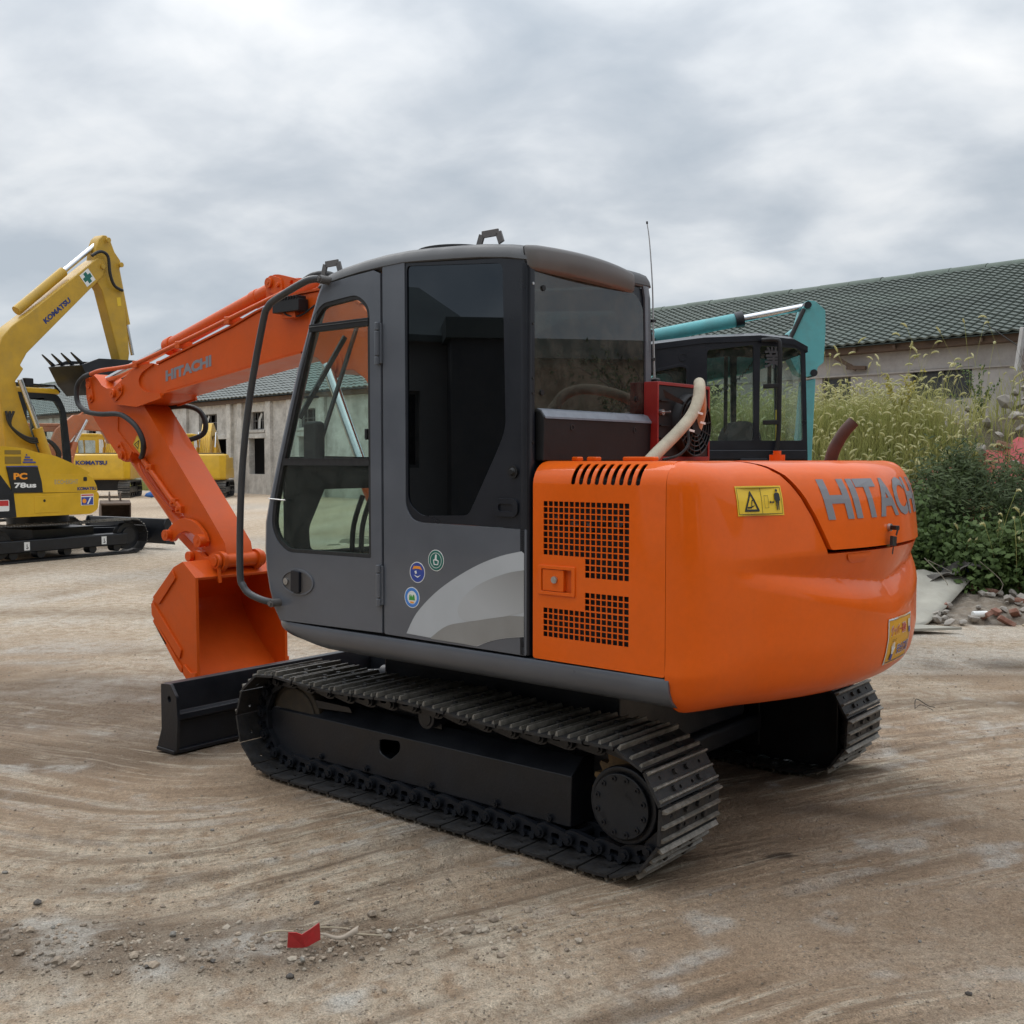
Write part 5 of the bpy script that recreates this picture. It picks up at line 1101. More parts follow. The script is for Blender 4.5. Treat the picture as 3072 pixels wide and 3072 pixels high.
BARM=mat('window_bar',(.14,.135,.13),.8,var=.2)
WF=Vector((.68,-.733,0)).normalized(); WR=Vector((WF.y,-WF.x,0)); WO=Vector((-11.2,50.2,0))
WROT=math.atan2(-WF.x,WF.y)
def shed(name,label,s0,s1,wallm,tilem,zr,group=None):
    T=thing(name,label,'building',WO,WROT,group); return T
def tile_mesh(w,l,mt):
    """one S-profile roof tile: x along the eave, y up the slope"""
    rows=[]
    for yy,zz in ((0,.046),(l,.004)):
        rows.append([(w*i/8,yy,zz+.020*math.sin(2*math.pi*i/8+.4)) for i in range(9)])
    rows.insert(0,[(p[0],p[1]-.001,p[2]-.048) for p in rows[0]])
    g=G(); g.grid(rows); o=g.build('tile_mesh',mt,smooth=60,recalc=False); me=o.data; bpy.data.objects.remove(o); return me
def roof(T,s0,s1,ze,zr,half,tilem,tw,tl,near_n,vis):
    """tiled slope towards the yard (local x>0), ridge at x=-half"""
    ex=.45; rise=zr-ze; run=half+ex; sl=math.hypot(rise,run); nrow=int(sl/tl); ang=math.atan2(rise,run)
    g=G(); g.add([(ex,s0,ze-.05),(ex,s1,ze-.05),(-half,s1,zr-.05),(-half,s0,zr-.05)],[(0,1,2,3)]); g.add([(-half,s0,zr-.05),(-half,s1,zr-.05),(-2*half-ex,s1,ze-.05),(-2*half-ex,s0,ze-.05)],[(0,1,2,3)])
    RB=g.build('roof',tilem,T,smooth=0)
    me=tile_mesh(tw,tl*1.12,tilem)
    # local frame of the slope: X along +y(shed), Y up the slope
    Xv=Vector((0,1,0)); Yv=Vector((-math.cos(ang),0,math.sin(ang))); Zv=Xv.cross(Yv); 
    if Zv.z<0: Zv=-Zv
    cells=[]
    for r in range(nrow):
        for c in range(int((s1-s0)/tw)):
            o=Vector((ex,s0+c*tw,ze))+Yv*(r*tl); cells.append((r,c,o))
    V0=np.array([v.co[:] for v in me.vertices]); F0=[tuple(p.vertices) for p in me.polygons]
    cells.sort(key=lambda k:(WO+WR*k[2].x+WF*k[2].y).length if False else ((WO+WR*k[2].x+WF*k[2].y)-Vector((0,0,0))).length)
    parts=[c for c in cells if vis(c[2])][:near_n]; ids={(c[0],c[1]) for c in parts}
    rg=np.random.RandomState(int(s0)+90)
    for r,c,o in parts:
        dz=rg.uniform(-.006,.008); M=Matrix(((Xv.x,Yv.x,Zv.x,o.x),(Xv.y,Yv.y,Zv.y,o.y),(Xv.z,Yv.z,Zv.z,o.z+dz),(0,0,0,1)))
        inst('tile',me,RB,M)
    VV=[];FF=[];k=0
    Bm=np.array([Xv[:],Yv[:],Zv[:]])
    for r,c,o in cells:
        if (r,c) in ids: continue
        W=V0@Bm+np.array(o[:])+np.array([0,0,rg.uniform(-.006,.008)]); VV.append(W); FF+=[tuple(i+k for i in f) for f in F0]; k+=len(V0)
    if VV:
        m2=bpy.data.meshes.new('tile_field'); m2.from_pydata(np.concatenate(VV).tolist(),[],FF); m2.materials.append(tilem)
        tag(link('tile_field',m2,RB,smooth=60),kind='stuff')
    n=int((s1-s0)/1.1)
    for i in range(n):
        a=s0+(s1-s0)*i/n; c=s0+(s1-s0)*(i+1)/n
        g=G(); rows=[]
        for s in (a,c-.015): rows.append([(-half+.26*math.cos(t_),s,zr-.15+.25*math.sin(t_)+.01*math.sin(i*2.3)) for t_ in [math.pi*j/8 for j in range(9)]])
        g.grid(rows); g.f.append(tuple(range(9))); g.build('ridge_cap',RIDG,T if False else RB,smooth=50,recalc=False)
    return RB
def wall_with(T,s0,s1,z1,openings,m,x=0.0,th=.30,name='wall'):
    g=G(); g.plate([(s0,-.3),(s1,-.3),(s1,z1),(s0,z1)],[rect(a,c,d,e_) for a,c,d,e_ in openings],'x',x-th,x); return g.build(name,m,T,smooth=0)
# left shed
SL=shed('shed','long grey shed with tiled roof and broken windows, behind the orange boom',-62,9,PLA,TIL2,7.9)
OPL=[(-7.57,3.12,-5.59,3.98),(-7.53,.05,-4.64,2.69),(-2.21,3.09,-.90,3.95),(-2.34,.95,-.88,2.68),(2.2,3.1,3.6,3.95),(2.2,.9,3.6,2.7),(-11.3,3.10,-10.1,3.95),(-17.3,.82,-15.6,2.60),(-22.70,3.22,-21.2,4.0),(-26.4,3.2,-25.2,4.0),(-31,3.2,-29.6,4.0)]
wl=wall_with(SL,-62,9,4.62,OPL,PLA)
g=G(); g.box((-12.3,-62,-.3),(-12.0,9,4.6)); g.box((-12.0,8.7,-.3),(-.3,9,4.6)); g.box((-12.0,-62,-.3),(-.3,-61.7,4.6)); g.build('back_wall',PLA,SL,smooth=0)
g=G(); g.box((-3.2,-61.5,-.2),(-3.0,8.6,4.5)); g.build('room_dark_sheet',VOID,SL,smooth=0)  # dark sheet behind the openings; room shade is in its colour
for (a,c,d,e_) in OPL:
    if c>2.5:
        W_=G(); W_.plate(rect(a,c,d,e_),[rect(a+.05,c+.05,d-.05,e_-.05)],'x',-.22,-.16); wo=W_.build('window',BARM,SL,smooth=0)
        nb_=3 if d-a>1.6 else 2
        for i in range(1,nb_+1):
            g=G(); g.box((-.21,a+(d-a)*i/(nb_+1)-.018,c+.04),(-.17,a+(d-a)*i/(nb_+1)+.018,e_-.04)); g.build('bar',BARM,wo,smooth=0)
        g=G(); g.box((-.205,a+.04,(c+e_)/2-.018),(-.165,d-.04,(c+e_)/2+.018)); g.build('bar',BARM,wo,smooth=0)
        if a in (-7.57,-2.21):
            g=G(); g.plate([(a+.5,c+.06),(a+.72,c+.06),(a+.75,c+.45),(a+.95,c+.75),(a+.8,c+.82),(a+.55,c+.5)],(),'x',-.15,-.145); g.build('torn_sheet',mat('pale_plastic_sheet',(.5,.5,.48),.7),wo,smooth=0)
        g=G(); g.box((-.05,a-.12,c-.14),(.07,d+.12,c)); g.build('sill',PLA,SL,smooth=0,bevel=.01)
    else:
        g=G(); g.box((-.02,a-.15,e_),(.05,d+.15,e_+.22)); g.build('lintel',PLA,SL,smooth=0,bevel=.012)
for s in (-8.9,-4.1,-3.0,-.3,1.6,4.3,-13.4,-19.5,-24.2,-28.4):
    g=G(); g.box((-.01,s-.22,-.3),(.16,s+.22,4.45)); g.build('pilaster',PLA,SL,smooth=0,bevel=.02)
g=G(); g.box((-.05,-62,4.40),(.24,9,4.60)); g.build('eave_beam',TIMB,SL,smooth=0,bevel=.01)
roof(SL,-62,9.2,4.66,7.9,6.0,TIL2,.40,.34,300,lambda o:-13<o.y<1.5 and o.x>-5)
# right shed
SR_=shed('shed','pinkish-grey shed with green tiled roof above the tall weeds at right',13,46,PLB,TIL,7.35)
OPR=[(31.35,3.15,32.93,3.92),(28.85,2.9,29.7,3.86),(36.5,3.1,38,3.9),(24,3.1,25.5,3.9),(20,3.1,21.5,3.9)]
wall_with(SR_,13,46,4.60,OPR,PLB)
g=G(); g.box((-12.3,13,-.3),(-12.0,46,4.55)); g.box((-12,13,-.3),(-.3,13.3,4.55)); g.box((-12,45.7,-.3),(-.3,46,4.55)); g.build('back_wall',PLB,SR_,smooth=0)
g=G(); g.box((-2.7,13.5,-.2),(-2.5,45.5,4.5)); g.build('room_dark_sheet',VOID,SR_,smooth=0)  # same dark sheet, supplying shade behind these windows
for (a,c,d,e_) in OPR:
    g=G(); g.plate(rect(a,c,d,e_),[rect(a+.04,c+.04,(a+d)/2-.02,e_-.04),rect((a+d)/2+.02,c+.04,d-.04,e_-.04)],'x',-.20,-.14); wo=g.build('window',BARM,SR_,smooth=0)
    for (y0,y1) in ((a+.04,(a+d)/2-.02),((a+d)/2+.02,d-.04)):
        g=G(); g.box((-.18,y0,c+.04),(-.172,y1,e_-.04)); g.build('pane',mat('shed_pane',(.030,.032,.036),.25,var=.2),wo,smooth=0)
g=G(); g.box((-.02,13,3.86),(.05,46,3.905)); g.build('string_course',PLB,SR_,smooth=0)
g=G(); g.box((-.1,13,4.42),(.30,46,4.60)); g.build('eave_beam',TIMB,SR_,smooth=0,bevel=.01)
for i in range(30):
    s=13.5+i*1.1; g=G(); g.obox((-.1,s,4.60),(.40,s,4.50),.07,.09); g.build('rafter_end',TIMB,SR_,smooth=0)
roof(SR_,13,46.2,4.64,7.35,6.0,TIL,.28,.22,300,lambda o:29<o.y<36.5)
pst=G(); pst.obox((0,0,0),(.05,.14,.98),.11,.10); PO=pst.build('post',mat('white_post',(.50,.49,.48),.8,var=.1,dirt=.3),None,smooth=0,bevel=.01); PO.location=WO+WR*.75+WF*34.3+Vector((0,0,3.68)); PO.rotation_euler=(0,0,WROT); tag(PO,'pale leaning post against the eave of the right shed','post')
cb=G(); A_=WO+WR*.5+WF*33.4; B_=WO+WR*.9+WF*36.2
cb.tube([(A_.x,A_.y,4.9),(A_.x*.5+B_.x*.5,A_.y*.5+B_.y*.5,3.9),(B_.x,B_.y,3.2)],.012,5,6); tag(cb.build('cable',RUBBER,None),'thin black cable slanting down past the right shed wall','cable')
dbr=G(); C_=WO+WR*.30+WF*29.3; dbr.obox((C_.x,C_.y,4.42),(C_.x+.55,C_.y-.35,4.02),.08,.10); dbr.obox((C_.x+.35,C_.y-.2,4.08),(C_.x+.75,C_.y-.5,4.05),.12,.10); tag(dbr.build('broken_rafter',TIMB,None,smooth=0),'broken dark rafter dangling from the right shed eave','timber')
# ------------------------------------------------------------------ houses behind the photographer (seen mirrored in the cab glass)
HW=mat('house_render',(.33,.32,.31),.9,var=.12,vscale=.8,dirt=.3,dcol=(.22,.21,.2)); HB=mat('house_beige_render',(.30,.235,.165),.9,var=.14,vscale=.9,dirt=.3,dcol=(.2,.16,.12)); HG=mat('house_window',(.02,.022,.026),.2,var=.2)
def house(name,label,loc,rz,w,d,h,m,wins,ridge=1.6):
    T=thing(name,label,'building',loc,rz)
    g=G(); g.plate(rect(-w/2,-.2,w/2,h),[rect(*q_) for q_ in wins],'y',-.25,0); g.box((-w/2,.0,-.2),(-w/2+.25,d,h)); g.box((w/2-.25,.0,-.2),(w/2,d,h)); g.box((-w/2,d-.25,-.2),(w/2,d,h)); g.build('wall',m,T,smooth=0)
    for q_ in wins:
        g=G(); g.plate(rect(*q_),[rect(q_[0]+.06,q_[1]+.06,(q_[0]+q_[2])/2-.03,q_[3]-.06),rect((q_[0]+q_[2])/2+.03,q_[1]+.06,q_[2]-.06,q_[3]-.06)],'y',-.16,-.10); wo=g.build('window',BARM,T,smooth=0)
        g=G(); g.box((q_[0]+.05,-.125,q_[1]+.05),(q_[2]-.05,-.12,q_[3]-.05)); g.build('pane',HG,wo,smooth=0)
    g=G(); e_=.45
    if ridge>0:
        g.add([(-w/2-e_,-e_,h),(w/2+e_,-e_,h),(w/2+e_,d/2,h+ridge),(-w/2-e_,d/2,h+ridge),(w/2+e_,d+e_,h),(-w/2-e_,d+e_,h),(-w/2-e_,-e_,h-.12),(w/2+e_,-e_,h-.12)],[(0,1,2,3),(3,2,4,5),(6,7,1,0)])
        g.add([(-w/2,-.25,h),(-w/2,d,h),(-w/2,d/2,h+ridge)],[(0,1,2)]); g.add([(w/2,-.25,h),(w/2,d,h),(w/2,d/2,h+ridge)],[(0,1,2)])
    else: g.box((-w/2-.1,-.35,h),(w/2+.1,d+.1,h+.35))
    g.build('roof',TIL2,T,smooth=0); return T
house('house','grey house with gabled roof and dark windows, left of the photographer',(-14.6,6.4,0),R_(90-14),8.4,7,3.9,HW,[(-3.3,1.5,-2.0,2.9),(-.6,1.5,.7,2.9),(2.0,1.5,3.3,2.9)],1.5)
house('house','dark flat-roofed store house left of the photographer',(-14.2,1.0,0),R_(90+4),3.4,4,3.75,mat('house_dark_render',(.11,.11,.115),.9,var=.15,dirt=.3),[(-.7,1.0,.1,2.4)],0)
house('house','grey two-storey house behind the photographer on the left',(-12,-9,0),R_(90+40),14,8,5.6,HW,[(-5.5,3.4,-3.7,4.7),(-2,3.4,-.2,4.7),(1.6,3.4,3.4,4.7),(-5.5,.9,-3.7,2.3),(1.6,.9,3.4,2.3)],1.7)
house('house','beige two-storey house behind the photographer to the right',(5,-13,0),R_(180-12),15,8,5.6,HB,[(-6,3.4,-4,4.7),(-2.4,3.4,-.4,4.7),(1.2,3.4,3.2,4.7),(4.8,3.4,6.8,4.7),(-6,.9,-4,2.3),(1.2,.9,3.2,2.3),(4.8,.9,6.8,2.3)],0)
house('house','long beige house out of frame on the right side of the yard',(15.2,7.6,0),R_(-90),13,6,3.5,HB,[(-5.5,1.0,-4.2,2.2),(-2.5,1.0,-1.2,2.2),(4.4,1.0,5.6,2.2)],0)
g=G(); g.box((12.8,2.0,0),(13.0,13.0,2.15)); tag(g.build('yard_wall',mat('dark_yard_wall',(.06,.06,.058),.9,var=.2),None,smooth=0),'dark low yard wall in front of the beige house on the right','wall')
# ------------------------------------------------------------------ OTHER EXCAVATORS
SHOE2=SHOE
def bg_track(T,xc,yl,H,n,w=.45,par='track_frame',m=BLACK,frame=None,yo=0.0,fw=.10):
    """rounded track loop with single shoes, under a side frame"""
    r=H/2; a=yl/2-r; per=4*a+2*math.pi*r; y0,y1,z0,z1=frame or (-a,a,H*.27,H*.62)
    g=G(); g.box((xc-fw,y0,z0),(xc+fw,y1,z1)); F=g.build(par,m,T,bevel=.02)
    for i in range(n):
        s=(i+.3)*per/n%per
        if s<2*a: p=(-a+s,.012);t_=(1,0)
        elif s<2*a+math.pi*r: an=-math.pi/2+(s-2*a)/r; p=(a+(r-.012)*math.cos(an),r+(r-.012)*math.sin(an)); t_=(-math.sin(an),math.cos(an))
        elif s<4*a+math.pi*r: p=(a-(s-2*a-math.pi*r),H-.014-.012*math.sin(math.pi*(s-2*a-math.pi*r)/(2*a))); t_=(-1,0)
        else: an=math.pi/2+(s-4*a-math.pi*r)/r; p=(-a+(r-.012)*math.cos(an),r+(r-.012)*math.sin(an)); t_=(-math.sin(an),math.cos(an))
        Y=Vector((0,t_[0],t_[1])); X=Vector((1,0,0)); Z=X.cross(Y)
        k=per/n/PITCHL; kx=w/.45
        if Z.dot(Vector((0,t_[1],-t_[0])))<0: X=-X; Z=X.cross(Y)
        M=Matrix(((X.x*kx,Y.x*k,Z.x*k,xc),(X.y*kx,Y.y*k,Z.y*k,p[0]+yo),(X.z*kx,Y.z*k,Z.z*k,p[1]),(0,0,0,1)))
        inst('shoe',SHOE,F,M); inst('grouser_bar',GROUS,F,M)
    for yy in (-a+yo,a+yo):
        g=G(); g.cyl((xc-.06,yy,r),(xc+.06,yy,r),r-.06,24); g.cyl((xc-.09,yy,r),(xc+.09,yy,r),r*.5,20); g.build('wheel',m,F,bevel=.01)
    for i in range(5):
        yy=-a*.8+1.6*a*i/4+yo; g=G(); g.cyl((xc-.08,yy,.12),(xc+.08,yy,.12),.075,16); g.build('roller',m,F)
    return F
def ext(T,name,poly,x0,x1,m,bevel=.012,holes=(),par=None): g=G(); g.plate(poly,holes,'x',x0,x1); return g.build(name,m,par or T,bevel=bevel)
def cylr(T,name,x,A,B_,C_,r,m,rr=.55):
    g=G(); g.cyl((x,*A),(x,*B_),r,18); c=g.build(name,m,T); g=G(); g.cyl((x,*B_),(x,*C_),r*rr,14); g.build('rod',CHROME,c); return c
# ---- yellow compact excavator at left
KT=thing('excavator','yellow compact excavator with black number panel at the left edge, boom raised','excavator',(-8.21,18.42,0),-math.atan2(.51,.86))
for xc in (.875,-.875): F=bg_track(KT,xc,3.10,.60,43,frame=(-1.55,1.06,.155,.355),yo=-.13,fw=.14)
for y_ in (-.98,.50):
    g=G(); g.box((1.014,y_,.19),(1.019,y_+.10,.325)); g.build('tie_down_label',WHITE,KT,smooth=0)
    g=G(); g.tube([(1.020,y_+.05,.29),(1.020,y_+.05,.25),(1.020,y_+.07,.23),(1.020,y_+.05,.215),(1.020,y_+.035,.23)],.006,5,3); g.build('print',SIGNK,KT)
g=G(); g.cyl((0,0,.35),(0,0,.72),.5,32); g.box((-.7,-.6,.25),(.7,.6,.5)); g.build('undercarriage_frame',BLACK,KT,bevel=.02)
kb=ext(KT,'dozer_blade',[(2.02,.56),(1.95,.56),(1.93,.35),(1.96,.10),(2.10,.08),(2.03,.2),(2.01,.4)],-1.20,.98,BLACK)
for x_ in (-1.22,.98): ext(KT,'end_plate',rnd([(2.05,.57),(1.93,.57),(1.88,.46),(1.92,.10),(2.14,.07),(2.06,.22)],.02),x_,x_+.025,BLACK,.004,par=kb)
for x_ in (-.5,.35): ext(KT,'blade_arm',[(1.95,.40),(1.95,.15),(.6,.25),(.6,.45)],x_,x_+.08,BLACK,par=kb)
ks=ext(KT,'body_skirt',rnd([(-1.75,.74),(.22,.73),(.37,.80),(.40,1.06),(.36,1.105),(-1.75,1.115)],[.05,.05,.06,.05,.02,.02]),-1.08,1.10,YELLOW,.03)
ext(KT,'front_box',rnd([(-.70,1.115),(.37,1.105),(.36,1.19),(.29,1.335),(.17,1.40),(-.50,1.405),(-.76,1.54)],[.0,.02,.05,.06,.05,.04,.0]),.38,1.10,YELLOW,.02)
ext(KT,'hood',rnd([(-1.75,1.11),(-.70,1.115),(-.40,1.38),(.20,1.395),(.24,1.425),(-.04,1.565),(-.43,1.715),(-.77,1.770),(-.99,1.83),(-1.35,1.862),(-1.75,1.86)],[.0,.0,.05,.03,.03,.08,.08,.05,.05,.1,.1]),.30,1.085,YELLOW,.03)
ext(KT,'hood_left',[(-1.75,1.11),(-.75,1.11),(-.75,1.6),(-1.1,1.8),(-1.75,1.8)],-1.05,.30,YELLOW,.05)
ext(KT,'rear_cover',[(-1.5,.73),(-1.16,.74),(-1.20,1.12),(-1.43,1.42),(-1.75,1.5),(-1.75,.73)],1.090,1.106,BLACK,.004)
ext(KT,'number_panel',[(-1.315,1.53),(-.765,1.53),(-.70,1.30),(-.680,1.120),(-1.222,1.125)],1.09,1.104,SIGNK,.0)
ext(KT,'stripe',[(-1.315,1.548),(-.775,1.552),(-.770,1.536),(-1.312,1.534)],1.09,1.1045,SIGNB,0)
for i in range(4): ext(KT,'stripe',[(-1.02+.02*i,1.62+.040*i),(-.80-.05*i,1.62+.040*i),(-.79-.05*i,1.598+.040*i),(-1.02+.02*i,1.598+.04*i)],1.085,1.094,SIGNB,0)
ext(KT,'vent_slot',rect(-1.33,1.585,-1.05,1.70),1.08,1.09,mat('dark_yellow_mesh',(.22,.14,.02),.7),0); ext(KT,'vent_slot',rect(-1.33,1.735,-1.05,1.80),1.08,1.09,MATS['dark_yellow_mesh'],0)
def kmap(y0,z0,x=1.1055): return lambda a,c:(x,y0+a,z0+c)
lettering('number_print','PC',ORAP,KT,kmap(-1.198,1.335),.105,.24,.045); lettering('number_print','78us',WHITE,KT,kmap(-1.19,1.20),.085,.39,.040)
lettering('model_print','ECO•EIGHT',mat('grey_print',(.30,.28,.22),.5),KT,kmap(-.46,1.248,1.1015),.072,.45,.004)
NAVYP=mat('navy_print',(.015,.03,.14),.4)
lettering('maker_lettering','KOMATSU',NAVYP,KT,kmap(-.03,1.135,1.1015),.058,.375,.05)
ext(KT,'tool_door',rect(-.84,.79,-.36,1.055),1.098,1.106,YELLOW,.006); ext(KT,'latch',circ(-.66,.985,.022,12),1.104,1.110,SIGNK,0)
ext(KT,'filler',rnd(rect(.09,1.29,.16,1.36),.02),1.098,1.106,SIGNK,0)
ext(KT,'safety_sticker',rect(.034,.882,.284,1.072),1.098,1.102,WHITE,0); ext(KT,'print',[(.045,.89),(.275,.89),(.275,1.02),(.045,1.02)],1.101,1.1035,SIGNB,0); ext(KT,'print',circ(.10,.955,.04,12),1.102,1.1045,ORAP,0); ext(KT,'print',[(.15,.90),(.18,.90),(.24,1.01),(.21,1.01)],1.102,1.1045,WHITE,0); ext(KT,'print',rect(.045,1.04,.275,1.062),1.101,1.1035,SIGNR,0)
ext(KT,'danger_sticker',rnd(rect(-1.48,.842,-1.287,1.018),.02),1.105,1.109,WHITE,0); ext(KT,'print',rect(-1.47,.925,-1.30,1.01),1.108,1.1105,SIGNR,0)
# boom, arm, bucket
kboom=[(-.02,1.35),(-.16,1.75),(-.209,1.88),(-.42,2.42),(-.51,2.70),(-.575,2.95),(-.49,3.06),(-.415,3.17),(-.475,3.225),(-.345,3.44),(1.05,4.79),(1.22,4.97),(1.285,5.12),(1.23,5.23),(1.10,5.245),(.95,5.13),(-.36,4.06),(-.62,3.86),(-.80,3.66),(-.92,3.36),(-.93,3.05),(-.86,2.7),(-.78,1.9),(-.70,1.40),(-.4,1.25)]
KB=ext(KT,'boom',kboom,-.02,.30,YELLOWD,.02)
lettering('maker_lettering','KOMATSU',NAVYP,KB,lambda a,c:(.3015,.02+a*.752-c*.659,3.955+a*.659+c*.752),.095,.68,.055)
ext(KT,'first_aid_sign',[(.86+a*.752-c*.659,4.70+a*.659+c*.752) for a,c in rect(0,0,.235,.235)],.30,.303,WHITE,0)
ext(KT,'print',[(.86+a*.752-c*.659,4.70+a*.659+c*.752) for a,c in [(.08,.02),(.155,.02),(.155,.08),(.215,.08),(.215,.155),(.155,.155),(.155,.215),(.08,.215),(.08,.155),(.02,.155),(.02,.08),(.08,.08)]],.302,.3045,SIGNG,0)
karm=[(1.323,5.69),(1.40,5.64),(1.44,5.55),(1.50,5.42),(1.62,5.29),(1.64,5.22),(1.60,5.12),(1.70,4.50),(1.79,3.62),(1.76,3.46),(1.66,3.42),(1.57,3.45),(1.20,4.70),(1.07,4.86),(1.06,5.20),(1.10,5.45),(1.16,5.60),(1.24,5.68)]
KA=ext(KT,'arm',karm,.02,.26,YELLOWD,.02)
for y_,z_ in ((1.19,5.11),(1.32,5.60),(1.59,5.20)):
    g=G(); g.cyl((.30,y_,z_),(.33,y_,z_),.045,16); g.build('pin',YELLOWD,KA)
ext(KT,'decal',[(1.52,4.60),(1.60,4.62),(1.62,4.47),(1.54,4.45)],.26,.263,SIGNY,0,par=KA)
cylr(KT,'arm_cylinder',.14,(-.42,4.14),(.50,4.93),(1.29,5.60),.085,YELLOWD); cylr(KT,'bucket_cylinder',.14,(1.60,5.19),(1.83,4.15),(1.95,3.60),.065,YELLOWD)
g=G(); g.tube([(.33,.95,5.26),(.34,1.12,5.36),(.34,1.28,5.30),(.34,1.32,5.0),(.33,1.42,4.80),(.30,1.62,4.74)],.028,8,5); g.build('hydraulic_hose',RUBBER,KA,smooth=60)
for i in range(3):
    g=G(); g.tube([(.33+.03*i,-.78+.05*i,2.45),(.36,-.72,2.2),(.40,-.45+.03*i,2.02-.04*i),(.42,-.10+.02*i,1.98),(.42,.10+.03*i,1.75),(.38,.02,1.50)],.022,8,5); g.build('hydraulic_hose',RUBBER,KB,smooth=60)
cylr(KT,'boom_cylinder',.40,(.0,1.45),(-.26,2.18),(-.56,2.98),.085,YELLOWD)
g=G(); g.box((.22,-.42,2.88),(.34,-.26,3.02)); g.build('work_lamp',PLAST,KB,bevel=.02)
KK=ext(KT,'bucket_shell',[(1.93,3.46),(1.95,3.30),(1.5,3.12),(1.06,2.95),(.86,2.79),(.67,2.98),(.49,3.29),(.56,3.32),(.72,3.02),(.86,2.87),(1.05,3.02),(1.50,3.20),(1.60,3.44)],-.30,.58,BLACK)
for x_ in (-.32,.56): ext(KT,'side_plate',[(1.75,3.46),(1.90,3.34),(1.5,3.12),(1.06,2.95),(.86,2.79),(.67,2.98),(.49,3.29),(.85,3.43),(1.10,3.44)],x_,x_+.03,BLACK,.006,par=KK)
for i in range(4):
    x_=-.27+.26*i; g=G(); g.add([(x_-.045,.60,3.26),(x_+.045,.60,3.26),(x_+.045,.56,3.34),(x_-.045,.56,3.34),(x_-.02,.36,3.47),(x_+.02,.36,3.47),(x_+.02,.34,3.50),(x_-.02,.34,3.50)],[(0,1,2,3),(7,6,5,4),(0,4,5,1),(1,5,6,2),(2,6,7,3),(3,7,4,0)]); g.build('tooth',BLACK,KK)
# cab of the yellow machine
kc=ext(KT,'cab',rnd([(-.55,1.05),(.78,1.05),(.77,1.70),(.67,2.56),(.52,2.80),(-.50,2.84)],[.05,.05,.05,.15,.08,.05]),-.16,-.10,BLACK,.01,holes=[rnd([(-.10,1.25),(.66,1.25),(.58,2.50),(.46,2.68),(-.10,2.70)],.05)])
ext(KT,'cab_left_wall',rnd([(-.55,1.05),(.78,1.05),(.77,1.70),(.67,2.56),(.52,2.80),(-.50,2.84)],.05),-1.02,-.96,BLACK,.01,holes=[rnd([(-.10,1.45),(.66,1.45),(.58,2.50),(.46,2.68),(-.10,2.70)],.05)],par=kc)
g=G(); g.box((-1.03,-.56,2.80),(-.09,.56,2.90)); g.build('cab_roof',YELLOW,kc,bevel=.03); g=G(); g.box((-1.0,-.55,1.0),(-.12,.78,1.15)); g.box((-1.0,-.58,1.1),(-.12,-.5,2.8)); g.build('cab_base',BLACK,kc)
g=G()
for i in range(6): g.obox((-.95+.16*i,-.4,2.96),(-.95+.16*i,.45,2.95),.03,.03)
g.obox((-1,-.4,2.96),(-.1,-.4,2.96),.03,.03); g.obox((-1,.45,2.95),(-.1,.45,2.95),.03,.03); g.obox((-.1,.45,2.95),(-.1,.56,2.84),.03,.03); g.build('roof_guard',BLACK,kc)
ext(KT,'pane',rnd([(-.10,1.25),(.66,1.25),(.58,2.50),(.46,2.68),(-.10,2.70)],.05),-.135,-.13,GFAR,0,par=kc)
